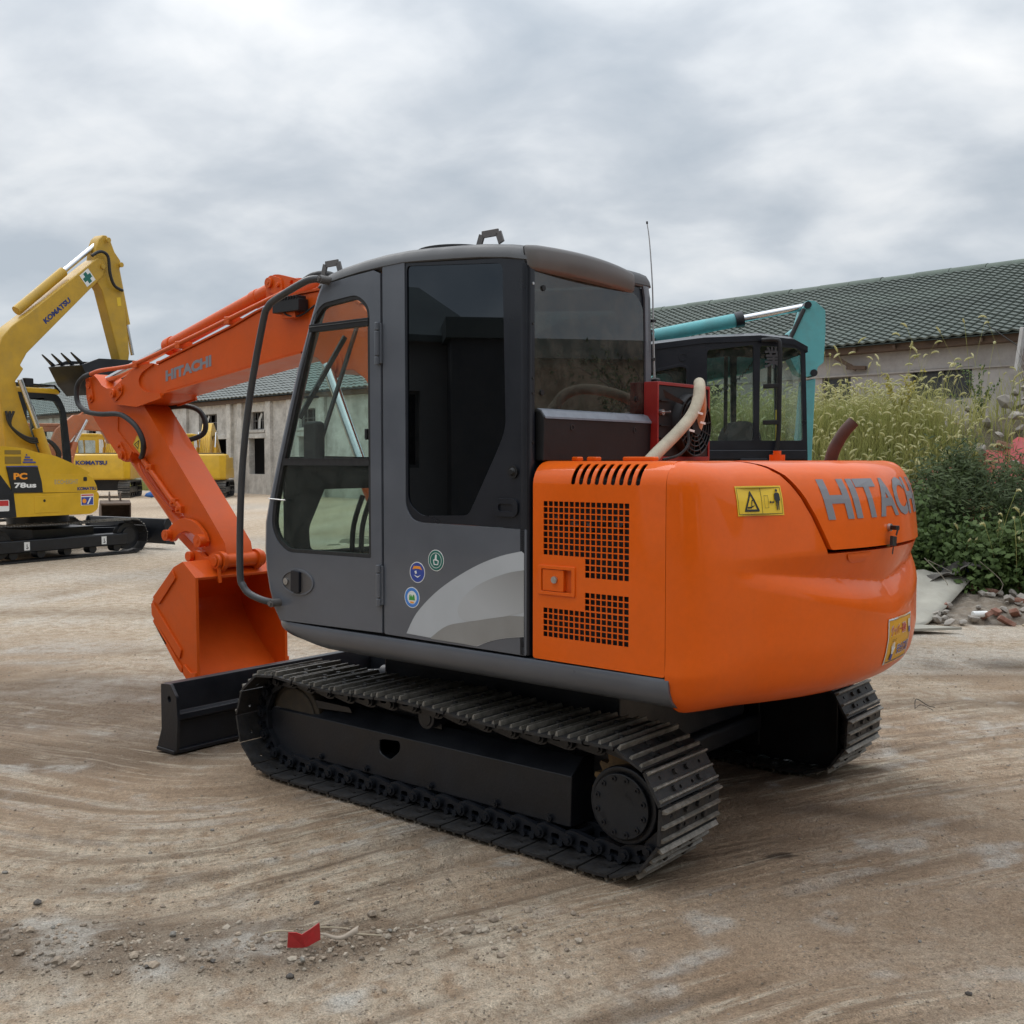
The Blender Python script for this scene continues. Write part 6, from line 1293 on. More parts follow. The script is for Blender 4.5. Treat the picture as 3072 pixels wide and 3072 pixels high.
# ---- two yellow excavators parked tail-on by the shed, and an orange one
def far_ex(label,loc,rz,col,boomp,w=1.25,text=None,cabx=(-1.22,-.30),s=1.0,cabm=None):
    T=thing('excavator',label,'excavator',loc,rz,None)
    for xc in (1.0,-1.0): bg_track(T,xc,3.2,.72,34,w=.5)
    g=G(); g.box((-.7,-.7,.3),(.7,.7,.8)); g.build('undercarriage_frame',BLACK,T)
    rows=[]
    for z_,i_ in ((.78,.05),(.84,.0),(1.72,.0),(1.84,.03),(1.90,.10)):
        P=[(-w+i_,-.2),(-w+i_,-1.35),(-w+i_+.25,-1.62+i_),(0,-1.72+i_),(w-i_-.25,-1.62+i_),(w-i_,-1.35),(w-i_,-.2)]
        rows.append([(x,y,z_) for x,y in P])
    g=G(); g.grid(rows); g.f.append(tuple(range(len(g.v)-7,len(g.v)))); g.f.append(tuple(range(6,-1,-1))); CWf=g.build('counterweight',col,T,smooth=35,bevel=.03)
    g=G(); g.box((-w,-.6,.82),(w,1.5,1.25)); g.box((.25,-.3,1.2),(w-.02,1.4,1.75)); g.box((-w+.02,-.9,1.2),(.2,-.2,1.85)); g.build('body',col,T,bevel=.03)
    c0,c1=cabx
    cb_=G(); cb_.plate(rnd([(-.25,1.2),(1.5,1.2),(1.45,2.3),(1.25,2.70),(-.2,2.70)],.06),[rnd([(.05,1.7),(1.35,1.7),(1.3,2.3),(1.15,2.55),(.05,2.55)],.05)],'x',c0,c0+.05); cb_.plate(rnd([(-.25,1.2),(1.5,1.2),(1.45,2.3),(1.25,2.70),(-.2,2.70)],.06),[rnd([(.05,1.7),(1.35,1.7),(1.3,2.3),(1.15,2.55),(.05,2.55)],.05)],'x',c1-.05,c1)
    cb_.plate(rect(c0,1.2,c1,2.68),[rnd(rect(c0+.10,1.90,c1-.10,2.50),.06)],'y',-.26,-.20); CB=cb_.build('cab',cabm or col,T,bevel=.01)
    g=G(); g.box((c0-.02,-.28,2.68),(c1+.02,1.3,2.80)); g.build('cab_roof',col,CB,bevel=.04)
    g=G(); g.plate(rnd(rect(c0+.10,1.90,c1-.10,2.50),.06),(),'y',-.235,-.23); g.build('rear_pane',GFAR,CB)
    bmf=ext(T,'boom',boomp,-.20,.24,col,.03)
    for i in range(5):
        g=G(); g.tube([(-.16+.085*i,.75,1.95),(-.15+.08*i,1.35,2.75),(-.14+.08*i,1.9,3.20)],.028,6,4); g.build('hydraulic_hose',col,bmf)
    for x_ in (-.36,.40): cylr(T,'boom_cylinder',x_,(1.3,1.3),(1.55,2.2),(1.9,2.9),.08,col)
    if text: lettering('maker_lettering',text,NAVYP,CWf,lambda a,c:(-.92+a,-1.735+.02*abs(a-.75),1.43+c),.18,1.28,.05)
    g=G(); g.box((-w+.15,-1.3,1.89),(w-.2,-.4,1.945)); g.build('hood',PLAST,CWf,bevel=.02)
    return T
FB=[(.7,1.3),(.75,1.9),(1.3,2.7),(1.9,3.30),(2.5,3.36),(3.6,2.9),(5.2,1.9),(5.3,1.7),(3.6,2.4),(2.4,2.75),(1.7,2.2),(1.2,1.3)]
far_ex('yellow excavator parked tail-on by the shed, lettering on its tail',(-18.0,47.3,0),R_(10),YELLOW,FB,text='KOMATSU')
far_ex('yellow excavator parked tail-on by the shed, right of the orange arm',(-13.85,47.5,0),R_(8),YELLOW,FB)
OB=[(.7,1.3),(.7,1.9),(1.0,2.6),(1.5,3.05),(2.2,3.10),(2.6,2.9),(2.75,2.2),(2.55,2.15),(2.35,2.55),(1.7,2.6),(1.3,2.1),(1.2,1.3)]
far_ex('dull orange excavator half hidden behind the yellow compact cab',(-15.2,33.0,0),R_(-62),mat('faded_orange',(.42,.13,.05),.5,var=.12,dirt=.3),OB)
# ---- teal excavator with dark cab behind the orange one
TT_=thing('excavator','teal excavator with black cab standing behind the orange tail','excavator',(1.9,10.2,0),-math.pi/2)
for xc in (.55,-1.15): bg_track(TT_,xc,2.7,.60,38)
g=G(); g.box((-1.0,-.7,.25),(.4,.6,.6)); g.cyl((-.3,0,.55),(-.3,0,.72),.45,28); g.build('undercarriage_frame',BLACK,TT_)
g=G(); g.box((-1.35,-1.5,.72),(.72,.75,1.10)); g.box((-1.33,-1.55,1.1),(.70,-.95,1.6)); g.build('body',TEAL,TT_,bevel=.06)
tw=rnd([(-.83,1.05),(.72,1.05),(.735,1.65),(.70,2.655),(.64,2.69),(.30,2.735),(-.20,2.715),(-.83,2.62)],[.05,.05,.03,.06,.04,.05,.05,.05])
h1=rnd([(-.72,1.95),(-.33,1.99),(-.33,2.47),(-.40,2.50),(-.72,2.43)],.05); h2=rnd([(-.170,1.82),(.252,1.82),(.240,2.665),(-.170,2.62)],.03); h3=rnd([(.30,1.82),(.69,1.82),(.665,2.60),(.62,2.635),(.30,2.66)],.03)
tc_=ext(TT_,'cab',tw,.66,.70,NAVY,.008,holes=[h1,h2,h3])
ext(TT_,'cab_far_wall',tw,-.32,-.28,NAVY,.008,holes=[h1,h2,h3],par=tc_)
for n_,hh_ in (('side_pane',h1),('door_pane',h2),('front_pane',h3)):
    ext(TT_,n_,hh_,.676,.680,GFAR,0,par=tc_); ext(TT_,n_,hh_,-.300,-.296,GFAR,0,par=tc_)
ext(TT_,'window_trim',h1,.694,.706,NAVY,.003,holes=[inset(h1,.022)],par=tc_)
g=G()
rows=[[(-.32+ .04*0+(1.02)*i/10,y_-.10*(abs(2*i/10-1)**4)*.35,z_) for i in range(11)] for y_,z_ in ((.740,1.05),(.745,1.65))]; g.grid(rows); g.build('front_panel',NAVY,tc_)
g=G(); rows=[[(-.30+.98*i/10,y_-.035*(abs(2*i/10-1)**4),z_) for i in range(11)] for y_,z_ in ((.742,1.70),(.735,2.2),(.70,2.64))]; g.grid(rows); g.build('windshield',GFAR,tc_)
g=G(); rows=[[(-.33,y_,z_),(-.33,y_,z_+.05),(-.2,y_,z_+.085),(.58,y_,z_+.085),(.71,y_,z_+.05),(.71,y_,z_)] for y_,z_ in ((-.84,2.60),(-.2,2.68),(.3,2.70),(.6,2.665),(.72,2.60))]; g.grid(rows); g.f.append((0,1,2,3,4,5)); g.f.append(tuple(range(len(g.v)-1,len(g.v)-7,-1))); g.build('cab_roof',NAVY,tc_,smooth=40)
g=G(); g.plate(circ(-.385,2.555,.036,18),[circ(-.385,2.555,.030,18)],'x',.700,.704); g.build('round_plug',NAVY,tc_)
ext(TT_,'back_wall',[(0,0),(0,0),(0,0)],0,0,NAVY,0,par=tc_) if False else None
g=G(); g.plate(rect(-.30,1.05,.68,2.60),[rect(-.2,1.8,.58,2.45)],'y',-.83,-.79); g.build('rear_wall',NAVY,tc_)
g=G(); g.tube([(.75,.30,2.70),(.77,.42,2.70),(.78,.455,2.64),(.78,.455,2.2),(.77,.455,1.9),(.76,.44,1.74),(.74,.395,1.66)],.020,10,4); HRt=g.build('handrail',PLAST,tc_,smooth=60)
for z_ in (2.30,1.98): 
    g=G(); g.obox((.69,.34,z_),(.78,.455,z_),.05,.04,(0,0,1)); g.build('rail_bracket',PLAST,tc_,bevel=.006)
g=G(); g.box((.698,-.15,1.655),(.716,.72,1.735)); g.box((.70,-.15,1.60),(.722,.72,1.622)); g.box((.705,.13,1.58),(.73,.37,1.66)); g.build('lower_trim',NAVY,tc_,bevel=.006)
g=G(); g.plate(rnd([(.02,1.2),(.40,1.2),(.36,1.90),(.27,2.00),(.12,2.00),(.05,1.88)],.05),(),'x',.10,.50); g.build('seat',mat('grey_seat',(.05,.055,.06),.8,var=.2),tc_,bevel=.04)
g=G(); g.tube([(.62,-.12,2.27)]+[(.62+.014*math.sin(i*1.57),-.12+.40*i/60,2.255+.30*(i/60)**2+.014*math.cos(i*1.57)) for i in range(61)],.0045,5); g.build('coiled_cord',SIGNK,tc_)
g=G(); g.box((.52,.485,1.70),(.535,.535,2.10)); g.build('yellow_label_strip',SIGNY,tc_)
for i in range(3):
    g=G(); g.plate([(.497,1.76+.12*i),(.523,1.76+.12*i),(.51,1.80+.12*i)],(),'x',.5355,.537); g.build('print',SIGNK,tc_,smooth=0)
g=G(); g.box((-.28,.60,2.35),(-.24,.63,2.62)); g.box((.30,.06,1.7),(.33,.09,2.60)); g.build('inner_bar',DARK,tc_)
lettering('side_marking','業',mat('worn_dark_marking',(.06,.06,.065),.7),tc_,lambda a,c:(.7045,.335+a,2.46+c),.19,.17,.02)
# boom, arm
tbm=ext(TT_,'boom',[(-.9,1.2),(-.95,1.6),(-.75,2.2),(-.35,2.66),(.3,2.78),(.88,2.86),(1.02,2.86),(1.0,2.70),(.5,2.52),(-.1,2.40),(-.4,2.0),(-.5,1.2)],-.62,-.36,TEAL,.02)
ta=ext(TT_,'arm',rnd([(.945,3.13),(.985,3.205),(1.065,3.20),(1.165,3.11),(1.170,2.90),(1.155,2.60),(1.10,2.56),(1.083,2.48),(.99,2.46),(.90,2.50),(.80,2.70),(.82,2.90),(.90,2.96)],.015,2),-.50,-.30,TEAL,.012)
ext(TT_,'lower_arm',[(.96,2.42),(1.09,2.45),(1.06,1.6),(1.0,.6),(.86,.6),(.90,1.6)],-.47,-.33,TEAL,.012)
g=G(); g.cyl((-.28,.99,3.16),(-.52,.99,3.16),.035,16); g.cyl((-.29,1.06,2.50),(-.50,1.06,2.50),.035,16); g.build('pin',BLACK,ta)
tcy=cylr(TT_,'arm_cylinder',-.40,(-.52,2.865),(.36,3.035),(.985,3.155),.068,TEAL); g=G(); g.cyl((-.40,.30,3.022),(-.40,.38,3.039),.078,18); g.cyl((-.46,-.55,2.86),(-.34,-.55,2.86),.07,16); g.build('cylinder_gland',BLACK,tcy)
ext(TT_,'cylinder_mount',[(-.66,2.60),(-.62,2.88),(-.50,2.90),(-.40,2.62)],-.44,-.36,TEAL,.01)
g=G(); g.tube([(-.36,-1.0,2.83),(-.36,-.75,2.86),(-.36,-.58,2.86)],.018,8,4); g.tube([(-.38,.55,2.80),(-.36,.80,2.86),(-.34,.90,2.80),(-.36,.94,2.70)],.020,8,4); g.build('hydraulic_hose',RUBBER,tbm)
g=G(); g.tube([(-.3,.70,2.74),(-.3,.80,2.80),(-.3,.9,3.0),(-.3,.955,3.12)],.022,8,4); g.build('hydraulic_hose',RUBBER,ta)
# ------------------------------------------------------------------ OVERGROWN MOUND, WEEDS, BUSHES
YF=[(-4,16),(-2,15.2),(0,14.2),(2,13.3),(4,12.7),(5,12.3),(7,11.8),(10,11.2),(16,10)]
def yfront(x): return np.interp(x,[a for a,_ in YF],[c for _,c in YF])
def mound_h(x,y):
    d=y-yfront(x)
    h=(1.92-.45*ss(x,5.8,7.2))*ss(d,.1,4.0)*ss(x,-.6,2.0)*(1-ss(y,19,24))*(1-ss(x,13,17))
    h=h+1.05*np.exp(-((x-7.7)/1.5)**2-((y-15.2)/1.3)**2)
    return h*(.85+.3*fbm(x*.5,y*.5,3,8))+.10*(fbm(x*1.6,y*1.6,3,21)-.5)*ss(d,0,.6)-.06*(1-ss(d,-.4,.2))
mx_=np.arange(-4,17.01,.12); my_=np.arange(10.5,24.6,.12); MX,MY=np.meshgrid(mx_,my_); MZ=mound_h(MX,MY)
edge=ss(MX,-4,-3.4)*(1-ss(MX,16.3,16.9))*(1-ss(MY,23.6,24.4))*ss(MY,10.5,11.0); MZ=np.where(edge<1,MZ*edge-.06*(1-edge),MZ)
mm=bpy.data.meshes.new('mound'); ii=np.arange(MX.size).reshape(MX.shape)
mm.from_pydata(np.stack([MX,MY,MZ],-1).reshape(-1,3).tolist(),[],np.stack([ii[:-1,:-1],ii[:-1,1:],ii[1:,1:],ii[1:,:-1]],-1).reshape(-1,4).tolist())
mm.materials.append(mat('mound_soil',(.13,.105,.070),.95,var=.35,vscale=1.5,dirt=.6,dcol=(.06,.065,.03),bump=.02,bscale=14,fine=.25)); mo=link('mound',mm,None,smooth=80); tag(mo,kind='structure')
def hm(x,y): return float(mound_h(np.array([x]),np.array([y]))[0])
def leafmat(name,c1,c2,trans=.25,scale=1.2):
    m=bpy.data.materials.new(name); m.use_nodes=True; t=m.node_tree; b_=t.nodes['Principled BSDF']; o=t.nodes['Material Output']
    tc=N(t,'ShaderNodeTexCoord'); nz=N(t,'ShaderNodeTexNoise',ins={'Scale':scale,'Detail':6.0,'Roughness':.7}); L(t,tc.outputs['Object'],nz.inputs['Vector'])
    cr=N(t,'ShaderNodeValToRGB'); L(t,nz.outputs[0],cr.inputs[0]); cr.color_ramp.elements[0].position=.33; cr.color_ramp.elements[0].color=(*c1,1); cr.color_ramp.elements[1].position=.67; cr.color_ramp.elements[1].color=(*c2,1)
    L(t,cr.outputs[0],b_.inputs['Base Color']); b_.inputs['Roughness'].default_value=.65; b_.inputs['Specular IOR Level'].default_value=.25
    tr=N(t,'ShaderNodeBsdfTranslucent'); L(t,cr.outputs[0],tr.inputs[0]); mx=N(t,'ShaderNodeMixShader',ins={0:trans}); L(t,b_.outputs[0],mx.inputs[1]); L(t,tr.outputs[0],mx.inputs[2]); L(t,mx.outputs[0],o.inputs[0]); return m
GRS=leafmat('weed_blade',(.20,.225,.060),(.46,.43,.165),.45); HEAD=leafmat('foxtail_head',(.52,.51,.26),(.74,.69,.44),.5,2.0); BUSHM=leafmat('bush_leaf',(.030,.050,.018),(.085,.115,.038),.2,2.2); HERB=leafmat('herb_leaf',(.045,.080,.022),(.11,.16,.045),.25,2.5); DRY=leafmat('dry_weed',(.30,.25,.12),(.46,.40,.22),.3,2.0); YLF=leafmat('yellow_leaf',(.24,.22,.05),(.42,.34,.06),.3,3.0)
class V_:
    """fast vertex/face buffer"""
    def __init__(s): s.v=[];s.f=[];s.n=0
    def add(s,v,f): s.v.append(np.asarray(v,float)); s.f+= [tuple(i+s.n for i in q) for q in f]; s.n+=len(v)
    def build(s,name,m,parent=None):
        me=bpy.data.meshes.new(name); me.from_pydata(np.concatenate(s.v).tolist(),[],s.f); me.materials.append(m); return link(name,me,parent,smooth=180 if False else 0)
def blade(buf,p,h,lean,az,w,rng,seg=4):
    dx,dy=math.cos(az),math.sin(az); v=[];f=[]
    for i in range(seg+1):
        t=i/seg; r=lean*t*t; z=h*(t-.35*t*t*lean/max(h,.01)*.6); ww=w*(1-t**1.5)+.0008
        c=(p[0]+dx*r,p[1]+dy*r,p[2]+z); v.append((c[0]-dy*ww,c[1]+dx*ww,c[2])); v.append((c[0]+dy*ww,c[1]-dx*ww,c[2]))
    for i in range(seg): f.append((2*i,2*i+1,2*i+3,2*i+2))
    buf.add(v,f)
def foxtail(stem,head,p,h,az,rng,hl):
    dx,dy=math.cos(az),math.sin(az); lean=h*rng.uniform(.12,.4); P=[]
    for i in range(5):
        t=i/4; P.append(Vector((p[0]+dx*lean*t*t,p[1]+dy*lean*t*t,p[2]+h*t)))
    for i in range(4):
        a,c=P[i],P[i+1]; w=.0022; stem.add([(a.x-dy*w,a.y+dx*w,a.z),(a.x+dy*w,a.y-dx*w,a.z),(c.x+dy*w,c.y-dx*w,c.z),(c.x-dy*w,c.y+dx*w,c.z)],[(0,1,2,3)])
    # nodding head
    a0=rng.uniform(.4,1.0); a1=a0+rng.uniform(.5,1.6); q=P[-1]; pts=[q]; n=5
    for i in range(n):
        a=a0+(a1-a0)*i/(n-1); q=q+Vector((dx*math.sin(a),dy*math.sin(a),math.cos(a)))*(hl/n); pts.append(q)
    rad=[.3,.85,1,.9,.65,.15]; R0=hl*.105; V=[];F=[]; k=5
    for i,q in enumerate(pts):
        a=a0+(a1-a0)*min(i,n-1)/(n-1); d=Vector((dx*math.sin(a),dy*math.sin(a),math.cos(a))); e1=Vector((-dy,dx,0)); e2=d.cross(e1)
        for j in range(k):
            an=2*math.pi*j/k; V.append(q+(e1*math.cos(an)+e2*math.sin(an))*R0*rad[i])
    for i in range(n):
        for j in range(k): F.append((i*k+j,i*k+(j+1)%k,(i+1)*k+(j+1)%k,(i+1)*k+j))
    o=len(V)
    for b_ in range(12):
        i=rng.randint(1,n); q=pts[i]; a=a0+(a1-a0)*min(i,n-1)/(n-1); d=Vector((dx*math.sin(a),dy*math.sin(a),math.cos(a))); e1=Vector((-dy,dx,0)); e2=d.cross(e1); an=rng.uniform(0,6.28)
        s_=e1*math.cos(an)+e2*math.sin(an); t_=q+s_*R0*2.1+d*hl*.06; w=d.cross(s_)*.0022
        V+= [q+s_*R0*.6-w,q+s_*R0*.6+w,t_]; F.append((o,o+1,o+2)); o+=3
    head.add([tuple(x) for x in V],F)
rng=np.random.RandomState(12); gb=V_();sb=V_();hb=V_()
def spotw(n,x0,x1,d0,d1):
    out=[]
    while len(out)<n:
        x=rng.uniform(x0,x1); y=float(yfront(np.array([x]))[0])+d0+(d1-d0)*rng.uniform()**1.25; out.append((x,y))
    return out
for x,y in spotw(34000,.6,9.0,.7,6.5):
    if x>6.3 and (y>float(yfront(np.array([x]))[0])+1.3) and rng.uniform()<.85: continue
    h=rng.uniform(.35,.85); blade(gb,(x,y,hm(x,y)-.02),h,rng.uniform(.1,.55),rng.uniform(0,6.28),rng.uniform(.004,.009),rng)
for x,y in spotw(4600,.8,9.0,.9,6.0):
    if x>6.3 and rng.uniform()<.88: continue
    foxtail(sb,hb,(x,y,hm(x,y)-.02),rng.uniform(.45,.92),rng.uniform(0,6.28),rng,rng.uniform(.08,.145))
for x,y in spotw(1500,-.2,.8,.6,6.5): blade(gb,(x,y,hm(x,y)-.02),rng.uniform(.3,.75),rng.uniform(.1,.5),rng.uniform(0,6.28),rng.uniform(.004,.009),rng)
for x,y in spotw(250,-.1,.8,.8,6.0): foxtail(sb,hb,(x,y,hm(x,y)-.02),rng.uniform(.45,.85),rng.uniform(0,6.28),rng,rng.uniform(.08,.145))
for i in range(46):
    x=rng.uniform(3.6,7.5); y=float(yfront(np.array([x]))[0])+rng.uniform(3.2,5.5); foxtail(sb,hb,(x,y,hm(x,y)),rng.uniform(1.1,1.5),rng.uniform(0,6.28),rng,rng.uniform(.12,.16))
tag(gb.build('weed_blades',GRS),'dense yellow-green grass blades covering the mound','grass',kind='stuff')
tag(sb.build('foxtail_stems',GRS),'thin foxtail stems rising from the mound','grass',kind='stuff')
tag(hb.build('foxtail_heads',HEAD),'pale nodding foxtail seed heads all over the mound','grass',kind='stuff')
# tall yellowing weed and bare shrub on top
def sprig(name,label,cat,base,h,n,m,leafs,seed,spread=.35,lm=None,lsize=.03):
    rg=np.random.RandomState(seed); T=thing(name,label,cat,base); g=G(); lv=V_()
    for i in range(n):
        az=rg.uniform(0,6.28); hh=h*rg.uniform(.55,1); sp_=spread*rg.uniform(.2,1)
        P=[(0,0,-.05),(math.cos(az)*sp_*.3,math.sin(az)*sp_*.3,hh*.45),(math.cos(az)*sp_,math.sin(az)*sp_,hh)]
        g.tube(P,[.006,.003,.0015],5,4)
        for k in range(leafs):
            t_=rg.uniform(.3,1); q=Vector((math.cos(az)*sp_*t_*t_,math.sin(az)*sp_*t_*t_,hh*t_)); d=Vector(rg.normal(0,1,3)).normalized(); e=d.orthogonal().normalized()*lsize*.4; l_=lsize*rg.uniform(.6,1.4)
            lv.add([tuple(q),tuple(q+d*l_*.5+e),tuple(q+d*l_),tuple(q+d*l_*.5-e)],[(0,1,2,3)])
        if leafs==0:
            for k in range(9):
                t_=rg.uniform(.35,.95); q=(math.cos(az)*sp_*t_*t_,math.sin(az)*sp_*t_*t_,hh*t_); a2=az+rg.normal(0,.9); g.tube([q,(q[0]+.10*math.cos(a2),q[1]+.10*math.sin(a2),q[2]+.12),(q[0]+.15*math.cos(a2),q[1]+.15*math.sin(a2),q[2]+.24)],[.003,.002,.001],4)
    g.build('stem',m,T,smooth=0)
    if leafs: lv.build('leaves',lm,T)
x=5.75;sprig('tall_weed','tall weed with yellowing leaves standing above the foxtails','weed',(x,15.9,hm(x,15.9)),1.05,9,GRS,46,31,.55,YLF,.055)
x=6.9;sprig('tall_weed','green leafy weed standing above the foxtails, right of the yellowing one','weed',(x,15.8,hm(x,15.8)),1.0,8,GRS,46,32,.5,HERB,.05)
x=7.35;sprig('bare_shrub','bare brown shrub on the rubble at right','shrub',(x,15.2,hm(x,15.2)),.95,8,mat('brown_twig',(.12,.085,.06),.9),0,33,.4)
# bushes
def bush(label,base,rx,ry,rz_,n,seed,lm,ls=.045,thin=.16):
    rg=np.random.RandomState(seed); T=thing('bush',label,'bush',base); g=G()
    for i in range(22):
        az=rg.uniform(0,6.28); e=rg.uniform(.3,1.0); g.tube([(0,0,-.05),(math.cos(az)*rx*.35*e,math.sin(az)*ry*.35*e,rz_*.6),(math.cos(az)*rx*.8*e,math.sin(az)*ry*.8*e,rz_*rg.uniform(.9,1.5)*(1.2-.5*e))],[.012,.007,.002],5,4)
    g.build('stem',mat('bush_stem',(.07,.06,.04),.9),T,smooth=0)
    lv=V_(); cl=[(rg.normal(0,1,3),rg.uniform(.2,.42)) for _ in range(70)]
    for i in range(n):
        c,r=cl[rg.randint(len(cl))]; u=c/np.linalg.norm(c); rad=rg.uniform(.55,1.0)
        q=Vector((u[0]*rx*rad,u[1]*ry*rad,rz_*(1+ .95*u[2]*rad)))+Vector(rg.normal(0,1,3)*r*.45)
        if q.z<0.02: q.z=rg.uniform(.02,.3)
        d=Vector(rg.normal(0,1,3)+np.array([0,0,.35])).normalized(); e=d.orthogonal().normalized(); l_=ls*rg.uniform(.7,1.7); w=l_*thin
        lv.add([tuple(q),tuple(q+d*l_*.5+e*w),tuple(q+d*l_),tuple(q+d*l_*.5-e*w)],[(0,1,2,3)])
    lv.build('foliage',lm,T); return T
bush('dark feathery bush right of the orange tail, in front of the weeds',(5.75,12.75,.02),1.05,.85,.86,26000,41,BUSHM,.075,.11)
bush('dark bush at the right picture edge beside the feathery one',(7.35,12.3,.02),.95,.8,.85,19000,42,BUSHM,.075,.12)
bush('low leafy green bush at the foot of the mound behind the orange tail',(4.45,12.45,.0),.70,.55,.62,12000,43,HERB,.055,.34)
bush('low leafy green bush at right over the rubble heap',(5.55,11.95,.0),.80,.50,.46,11000,44,HERB,.060,.36)
bush('leafy green bush at the lower right edge of the weeds',(6.55,11.45,.0),.75,.5,.46,9500,45,HERB,.060,.36)
sb2=V_();hb2=V_()
for i in range(75):
    x=rng.uniform(5.0,7.6); y=rng.uniform(11.2,11.9); foxtail(sb2,hb2,(x,y,rng.uniform(.0,.5)),rng.uniform(.4,.9),rng.uniform(3.6,5.8),rng,rng.uniform(.09,.14))
tag(sb2.build('foxtail_stems',GRS),'foxtail stems among the dark bushes at right','grass',kind='stuff'); tag(hb2.build('foxtail_heads',HEAD),'foxtail heads hanging over the dark bushes at right','grass',kind='stuff')
fb=V_()
for i in range(2600):
    s=rng.uniform(-21,-3.5); o=WO+WF*s+WR*rng.uniform(.2,1.6)
    if -16.5<s<-8 or rng.uniform()<.12: blade(fb,(o.x,o.y,0),rng.uniform(.2,.9),rng.uniform(.1,.4),rng.uniform(0,6.28),rng.uniform(.008,.018),rng,3)
tag(fb.build('wall_weeds',GRS),'scrubby grass along the foot of the grey shed','grass',kind='stuff')
# ------------------------------------------------------------------ RUBBLE, BOARDS, LITTER
BRK=mat('brick_red',(.24,.105,.070),.9,var=.3,vscale=8,dirt=.5,dcol=(.33,.28,.23)); PLC=mat('plaster_chunk',(.31,.28,.245),.9,var=.25,vscale=8,dirt=.4,dcol=(.25,.2,.16)); WOODP=mat('pale_wood',(.42,.35,.25),.85,var=.2,vscale=8)
hp=G(); rows=[]
for j in range(15):
    rows.append([(4.1+2.2*i/24,10.55+1.9*j/14,-.03+max(0,.20*math.sin(math.pi*i/24)**.7*math.sin(math.pi*j/14)**.8)+.05*random.random()*(0<i<24 and 0<j<14)) for i in range(25)])
hp.grid(rows); tag(hp.build('rubble_heap',mat('rubble_soil',(.17,.135,.10),.95,var=.35,vscale=6,dirt=.5,dcol=(.38,.35,.31),bump=.02,bscale=30),None,smooth=0),'low heap of broken rubble and soil at the foot of the bushes','rubble')
def heapz(x,y):
    a=(x-4.1)/2.2; c=(y-10.55)/1.9
    return max(0,.20*max(0,math.sin(math.pi*min(1,max(0,a))))**.7*max(0,math.sin(math.pi*min(1,max(0,c))))**.8)
rg=np.random.RandomState(5)
def chunk(size,m,name,label,loc,group,rot,brick=False):
    g=G()
    if brick: g.box((-size,-size*.48,-size*.28),(size,size*.48,size*.28))
    else:
        V,F=rock(rg); g.add([tuple(p*size) for p in V],F)
    o=g.build(name,m,None,smooth=0,bevel=size*.08,seg=1); o.location=loc; o.rotation_euler=rot; tag(o,label,'brick' if brick else 'rubble',group); return o
for i in range(85):
    x=4.15+2.1*rg.uniform(); y=10.5+1.5*rg.uniform()**1.3; br=rg.uniform()<.35; s=rg.uniform(.03,.075)
    chunk(.085 if br else s,BRK if br and rg.uniform()<.6 else PLC,'brick' if br else 'rubble_chunk','brick lying in the rubble heap below the bushes' if br else 'broken chunk in the rubble heap below the bushes',(x,y,heapz(x,y)+.03),'bricks in the rubble heap' if br else 'chunks in the rubble heap',(rg.uniform(-.6,.6),rg.uniform(-.6,.6),rg.uniform(0,6.28)),br)
for i in range(60):
    x=6.3+3.2*rg.uniform(); y=14.3+2.2*rg.uniform(); br=rg.uniform()<.4
    chunk(.12 if br else rg.uniform(.06,.16),BRK if br and rg.uniform()<.5 else PLC,'brick' if br else 'rubble_chunk','brick on the rubble on top of the mound' if br else 'broken chunk on top of the mound at right',(x,y,hm(x,y)+.10+.25*rg.uniform()),'bricks on the mound' if br else 'chunks on the mound',(rg.uniform(-.8,.8),rg.uniform(-.8,.8),rg.uniform(0,6.28)),br)
def cloth(name,label,cat,x0,x1,y0,y1,zf,m,nx=36,ny=22,seed=0,amp=.06):
    rg=np.random.RandomState(seed); rows=[]
    for j in range(ny):
        r=[]
        for i in range(nx):
            x=x0+(x1-x0)*i/(nx-1); y=y0+(y1-y0)*j/(ny-1); r.append((x+.05*math.sin(j*.9+i*.3),y,zf(x,y)+amp*(float(fbm(np.array([x*3.]),np.array([y*3.]),3,seed)[0])-.3)+amp*.4*math.sin(x*14+y*6)))
        rows.append(r)
    g=G(); g.grid(rows); o=g.build(name,m,None,smooth=60,recalc=False); so_=o.modifiers.new('s','SOLIDIFY'); so_.thickness=.006; return tag(o,label,cat)
TARP=mat('faded_red_tarp',(.44,.075,.080),.6,var=.18,vscale=3,dirt=.25,dcol=(.38,.18,.17))
cloth('tarp','faded red tarp draped over the mound at the right edge','tarp',6.35,9.0,13.5,14.6,lambda x,y:hm(x,y)+.16,TARP,seed=3,amp=.12)
cloth('tarp','small faded red tarp half hidden in the weeds, left of the big one','tarp',5.15,5.95,13.3,14.3,lambda x,y:hm(x,y)+.42,TARP,nx=18,ny=14,seed=4,amp=.10)
CEM=mat('fibre_cement',(.34,.32,.27),.85,var=.15,vscale=3,dirt=.35,dcol=(.26,.23,.18),bump=.004,bscale=20)
g=G(); rows=[]
for j in range(9):
    t_=j/8; rows.append([(3.05+.25*t_+(1.05+.75*t_)*i/16-.10*(i/16)*(1-t_),10.35+1.35*t_,.035+.42*t_**1.4+.018*math.sin(i*1.9)*(.6+.4*t_)-.06*(i/16)**2*t_) for i in range(17)])
g.grid(rows); o=g.build('cement_sheet',CEM,None,smooth=60,recalc=False); m_=o.modifiers.new('s','SOLIDIFY'); m_.thickness=.022; tag(o,'pale corrugated cement sheet tilted against the rubble behind the orange tail','board')
g=G(); g.plate([(3.0,9.98),(3.75,9.96),(4.28,10.06),(3.95,10.22),(3.0,10.30)],(),'z',.035,.06); tag(g.build('cement_board',CEM,None,smooth=0,bevel=.004),'flat pale board lying on the dirt in front of the tilted sheet','board')
